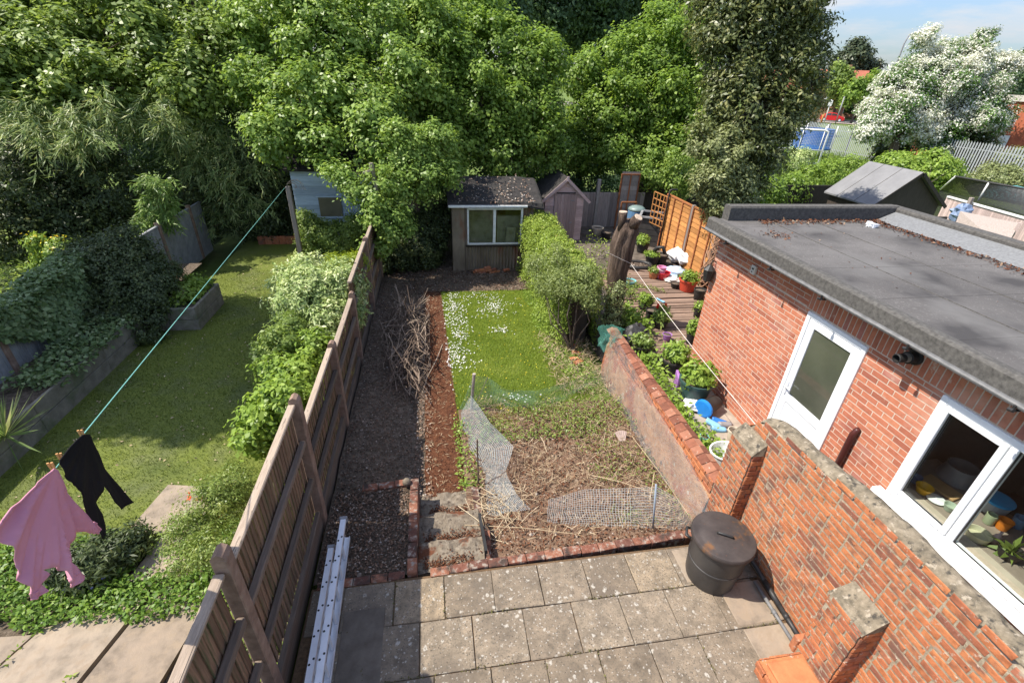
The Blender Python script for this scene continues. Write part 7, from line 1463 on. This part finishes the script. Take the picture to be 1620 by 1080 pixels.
# signs and poles by the road
def pole(px, pyb, pyt, r, mat, label, cat, plate=None, z=-.6, name='sign_pole'):
    b = onz(px, pyb, z); d_ = math.hypot(b[0], b[1]); t = ony(px+(pyb-pyt)*.36, pyt, b[1]); root = empty(name, tuple(b), label, cat)
    mb = MB(); mb.tube([b, [b[0], b[1], t[2]]], r, 8); mb.build('pole', mat, root, smooth=True)
    if plate: mb = MB(); w_, h = plate; e = np.array([.75, -.66, 0]); c0 = np.array([b[0], b[1], t[2]-h*.6])-np.array([.1, .1, 0]); mb.prism([c0-e*w_/2-[0, 0, h/2], c0+e*w_/2-[0, 0, h/2], c0+e*w_/2+[0, 0, h/2], c0-e*w_/2+[0, 0, h/2]], (.03, .03, 0)); mb.build('plate', m_whitepaint, root)
    return root
pole(1287, 203, 152, .07, m_darkwood, 'dark pole with white rectangular sign left of the red car', 'sign', (.9, 1.3)); pole(1303, 196, 158, .08, m_whitepaint, 'white pole with small white sign in front of the red car', 'sign', (.6, .9)); pole(1321, 197, 153, .09, m_greypl, 'bare grey pole in front of the middle of the red car', 'pole', name='street_pole')
pole(1298, 197, 180, .16, m_orange, 'short orange brown wooden bollard left of the red car', 'bollard', name='bollard')
lpY = 52.; a = ony(1437, 52, lpY); sl_ = empty('street_lamp', (a[0], lpY, -.6), 'tall grey street lamp rising above the flowering tree', 'street lamp')
mb = MB(); mb.tube([(a[0], lpY, -.6), (a[0], lpY, a[2]-1), (a[0]+.1, lpY-.1, a[2]-.2), (a[0]+.6, lpY-.3, a[2])], [.12, .07, .06, .05], 8); mb.build('column', m_greypl, sl_, smooth=True)
mb = MB(); mb.lathe([(0, 0), (.3, .04), (.3, .12), (.1, .2), (0, .22)], (a[0]+.95, lpY-.5, a[2]-.05), 10, sq=(1.5, .6)); mb.build('lamp_head', m_greypl, sl_, smooth=True)
# houses
def house(cx, cy, w_, dep, he, hr, ang, wall, roof, label, wins=2, chim=True):
    root = empty('brick_house', (cx, cy, -.6), label, 'house'); Rz = Matrix.Rotation(ang, 3, 'Z'); B0 = Vector((cx, cy, -.6))
    def tr_(q): q.v = [tuple(Rz @ Vector(p)+B0) for p in q.v]; return q
    mb = MB(); mb.prism([(-w_/2, -dep/2, 0), (-w_/2, dep/2, 0), (-w_/2, dep/2, he), (-w_/2, 0, hr-.15), (-w_/2, -dep/2, he)], (w_, 0, 0)); tr_(mb).build('walls', wall, root)
    mb = MB()
    for s in (-1, 1): mb.prism([(-w_/2-.3, 0, hr), (-w_/2-.3, s*(dep/2+.4), he-.25), (-w_/2-.3, s*(dep/2+.4), he-.05), (-w_/2-.3, 0, hr+.2)], (w_+.6, 0, 0))
    rf_ = tr_(mb).build('roof', roof, root)
    if chim: mb = MB(); mb.box((w_*.25, -.4, hr-.6), (w_*.25+.7, .4, hr+1.2)); tr_(mb).build('chimney', wall, rf_)
    for z in ((1.0, 3.6) if he > 4 else (1.0,)):
        for k in range(wins):
            x = -w_/2+w_*(k+.5)/wins; mb = MB(); mb.box((x-.8, -dep/2-.06, z), (x+.8, -dep/2+.02, z+1.2)); f_ = tr_(mb).build('window', m_upvc, root); mb = MB(); mb.box((x-.68, -dep/2-.075, z+.12), (x-.05, -dep/2-.062, z+1.08)); mb.box((x+.05, -dep/2-.075, z+.12), (x+.68, -dep/2-.062, z+1.08)); tr_(mb).build('pane', P('far_glass', (.05, .06, .07), .1), f_)
m_rtile = M('red_roof', [(.3, (.27, .085, .055)), (.7, (.38, .13, .08))], s=2, rough=.9); m_gtile = M('brown_roof', [(.3, (.2, .165, .145)), (.7, (.28, .235, .205))], s=2, rough=.9); m_hbr = M('far_house_brick', [(.3, (.3, .15, .1)), (.7, (.4, .22, .15))], s=2, rough=.9)
ang = -.72
c1 = ony(1305, 120, 112); house(c1[0], c1[1], 16, 9, 5.3, 9.0, ang, m_hbr, m_rtile, 'red tiled brick house beyond the road, leftmost of the row', 4)
c1 = ony(1316, 135, 98); house(c1[0], c1[1], 6, 7, 4.9, 8.0, ang+1.57, m_hbr, m_gtile, 'brown roofed house gable in front of the red tiled house', 1, False)
c1 = ony(1365, 130, 105); house(c1[0], c1[1], 14, 9, 4.2, 7.2, ang, m_hbr, m_gtile, 'long brown roofed house behind the round green tree', 3, False)
c1 = ony(1400, 130, 118); house(c1[0], c1[1], 9, 9, 5.3, 8.8, ang, m_hbr, m_rtile, 'red roofed house just left of the flowering hawthorn', 2)
c1 = ony(1250, 125, 118); house(c1[0], c1[1], 14, 9, 5.3, 8.8, ang, m_hbr, m_rtile, 'red roofed house hidden behind the dark evergreen tree', 3)
# distant trees
tree('dark feathery conifer above the house roofs', (*ony(1348, 150, 125)[:2], -.6), (*ony(1348, 150, 125)[:2], 5), [bl(1352, 82, 125, 16), bl(1340, 95, 125, 18), bl(1362, 96, 125, 18), bl(1350, 110, 125, 26, 1, 1, .8), bl(1328, 104, 126, 14), bl(1374, 108, 125, 14), bl(1358, 72, 125, 8)], l_conif, .9, .4, .8, 1.3, 190, .5)
tree('round fresh green street tree behind the red car', (*ony(1322, 170, 92)[:2], -.6), (*ony(1322, 170, 92)[:2], 2), [bl(1326, 120, 92, 15), bl(1320, 140, 92, 20), bl(1335, 140, 92, 18), bl(1328, 108, 92, 9), bl(1318, 152, 92, 14)], l_mid, .55, .35, .9, 1.0, 191, .25)
tree('low bright green tree beside the flowering hawthorn', (*ony(1355, 170, 85)[:2], -.6), (*ony(1355, 170, 85)[:2], 1.5), [bl(1350, 145, 85, 14), bl(1368, 138, 85, 14), bl(1380, 130, 86, 12), bl(1345, 155, 85, 10)], l_ivy, .5, .32, .9, .9, 192, .2)
tree('brownish thin tree left of the roadside signs', (*ony(1280, 190, 62)[:2], -.6), (*ony(1280, 190, 62)[:2], 2), [bl(1280, 140, 62, 20), bl(1268, 165, 62, 22), bl(1290, 160, 62, 16), bl(1275, 190, 60, 20), bl(1262, 120, 62, 16)], leafmat('leaf_brown', [(0, (.07, .06, .025)), (.6, (.13, .11, .05)), (1, (.16, .16, .06))]), .28, .14, .5, .7, 193, .15)
tree('dark rounded tree at the right edge beyond the brick building', (*ony(1612, 160, 75)[:2], -.6), (*ony(1612, 160, 75)[:2], 3), [bl(1610, 120, 75, 24), bl(1630, 105, 76, 26), bl(1625, 145, 75, 26), bl(1600, 140, 75, 16)], l_far, .5, .3, .9, .9, 194, .3)
for i, (px, py, Y, r) in enumerate(((1270, 172, 84, 14), (1345, 165, 100, 13), (1372, 160, 98, 16))):
    c0 = ony(px, py, Y); shrub('roadside_hedge', ['dark hedge by the road left of the red car', 'dark hedge on the far side of the road above the red car', 'dark hedge beside the hawthorn across the road'][i], (c0[0], c0[1], -.6), [bl(px, py, Y, r, 1.5, 1.5, .8)], l_far, .5, .3, 196+i, clump=.8)
mb = MB(); c0 = onz(1300, 178, -.6)
for k in range(3): 
    q = c0+np.array([3*k, -2.2*k, 0]); mb = MB(); mb.box(q-[.5, .3, 0], q+[.5, .3, 2.6], ch=.02, rot=-.64); solo(mb, 'brick_pier', m_hbr, ['brick gate pier behind the red car, leftmost', 'brick gate pier behind the red car, middle', 'brick gate pier behind the red car, rightmost'][k], 'pier', 'brick piers across the road')
# tree line closing the horizon
g = np.random.default_rng(200); bb_ = []
for k in range(70):
    a = R_(-75+150*k/69); R0 = 260+60*g.random(); bb_.append((R0*math.sin(a), R0*math.cos(a), 1.5, 9+5*g.random(), 9, 4+3.5*g.random()))
p, n_, t = cloud(bb_, 1.8, 1.2, .35, 2.2, 201); tag(leafmesh('far_woodland', l_far, p, n_, 1.8, 1.2, 201, rnd=t), 'continuous line of woodland along the horizon', kind='stuff')
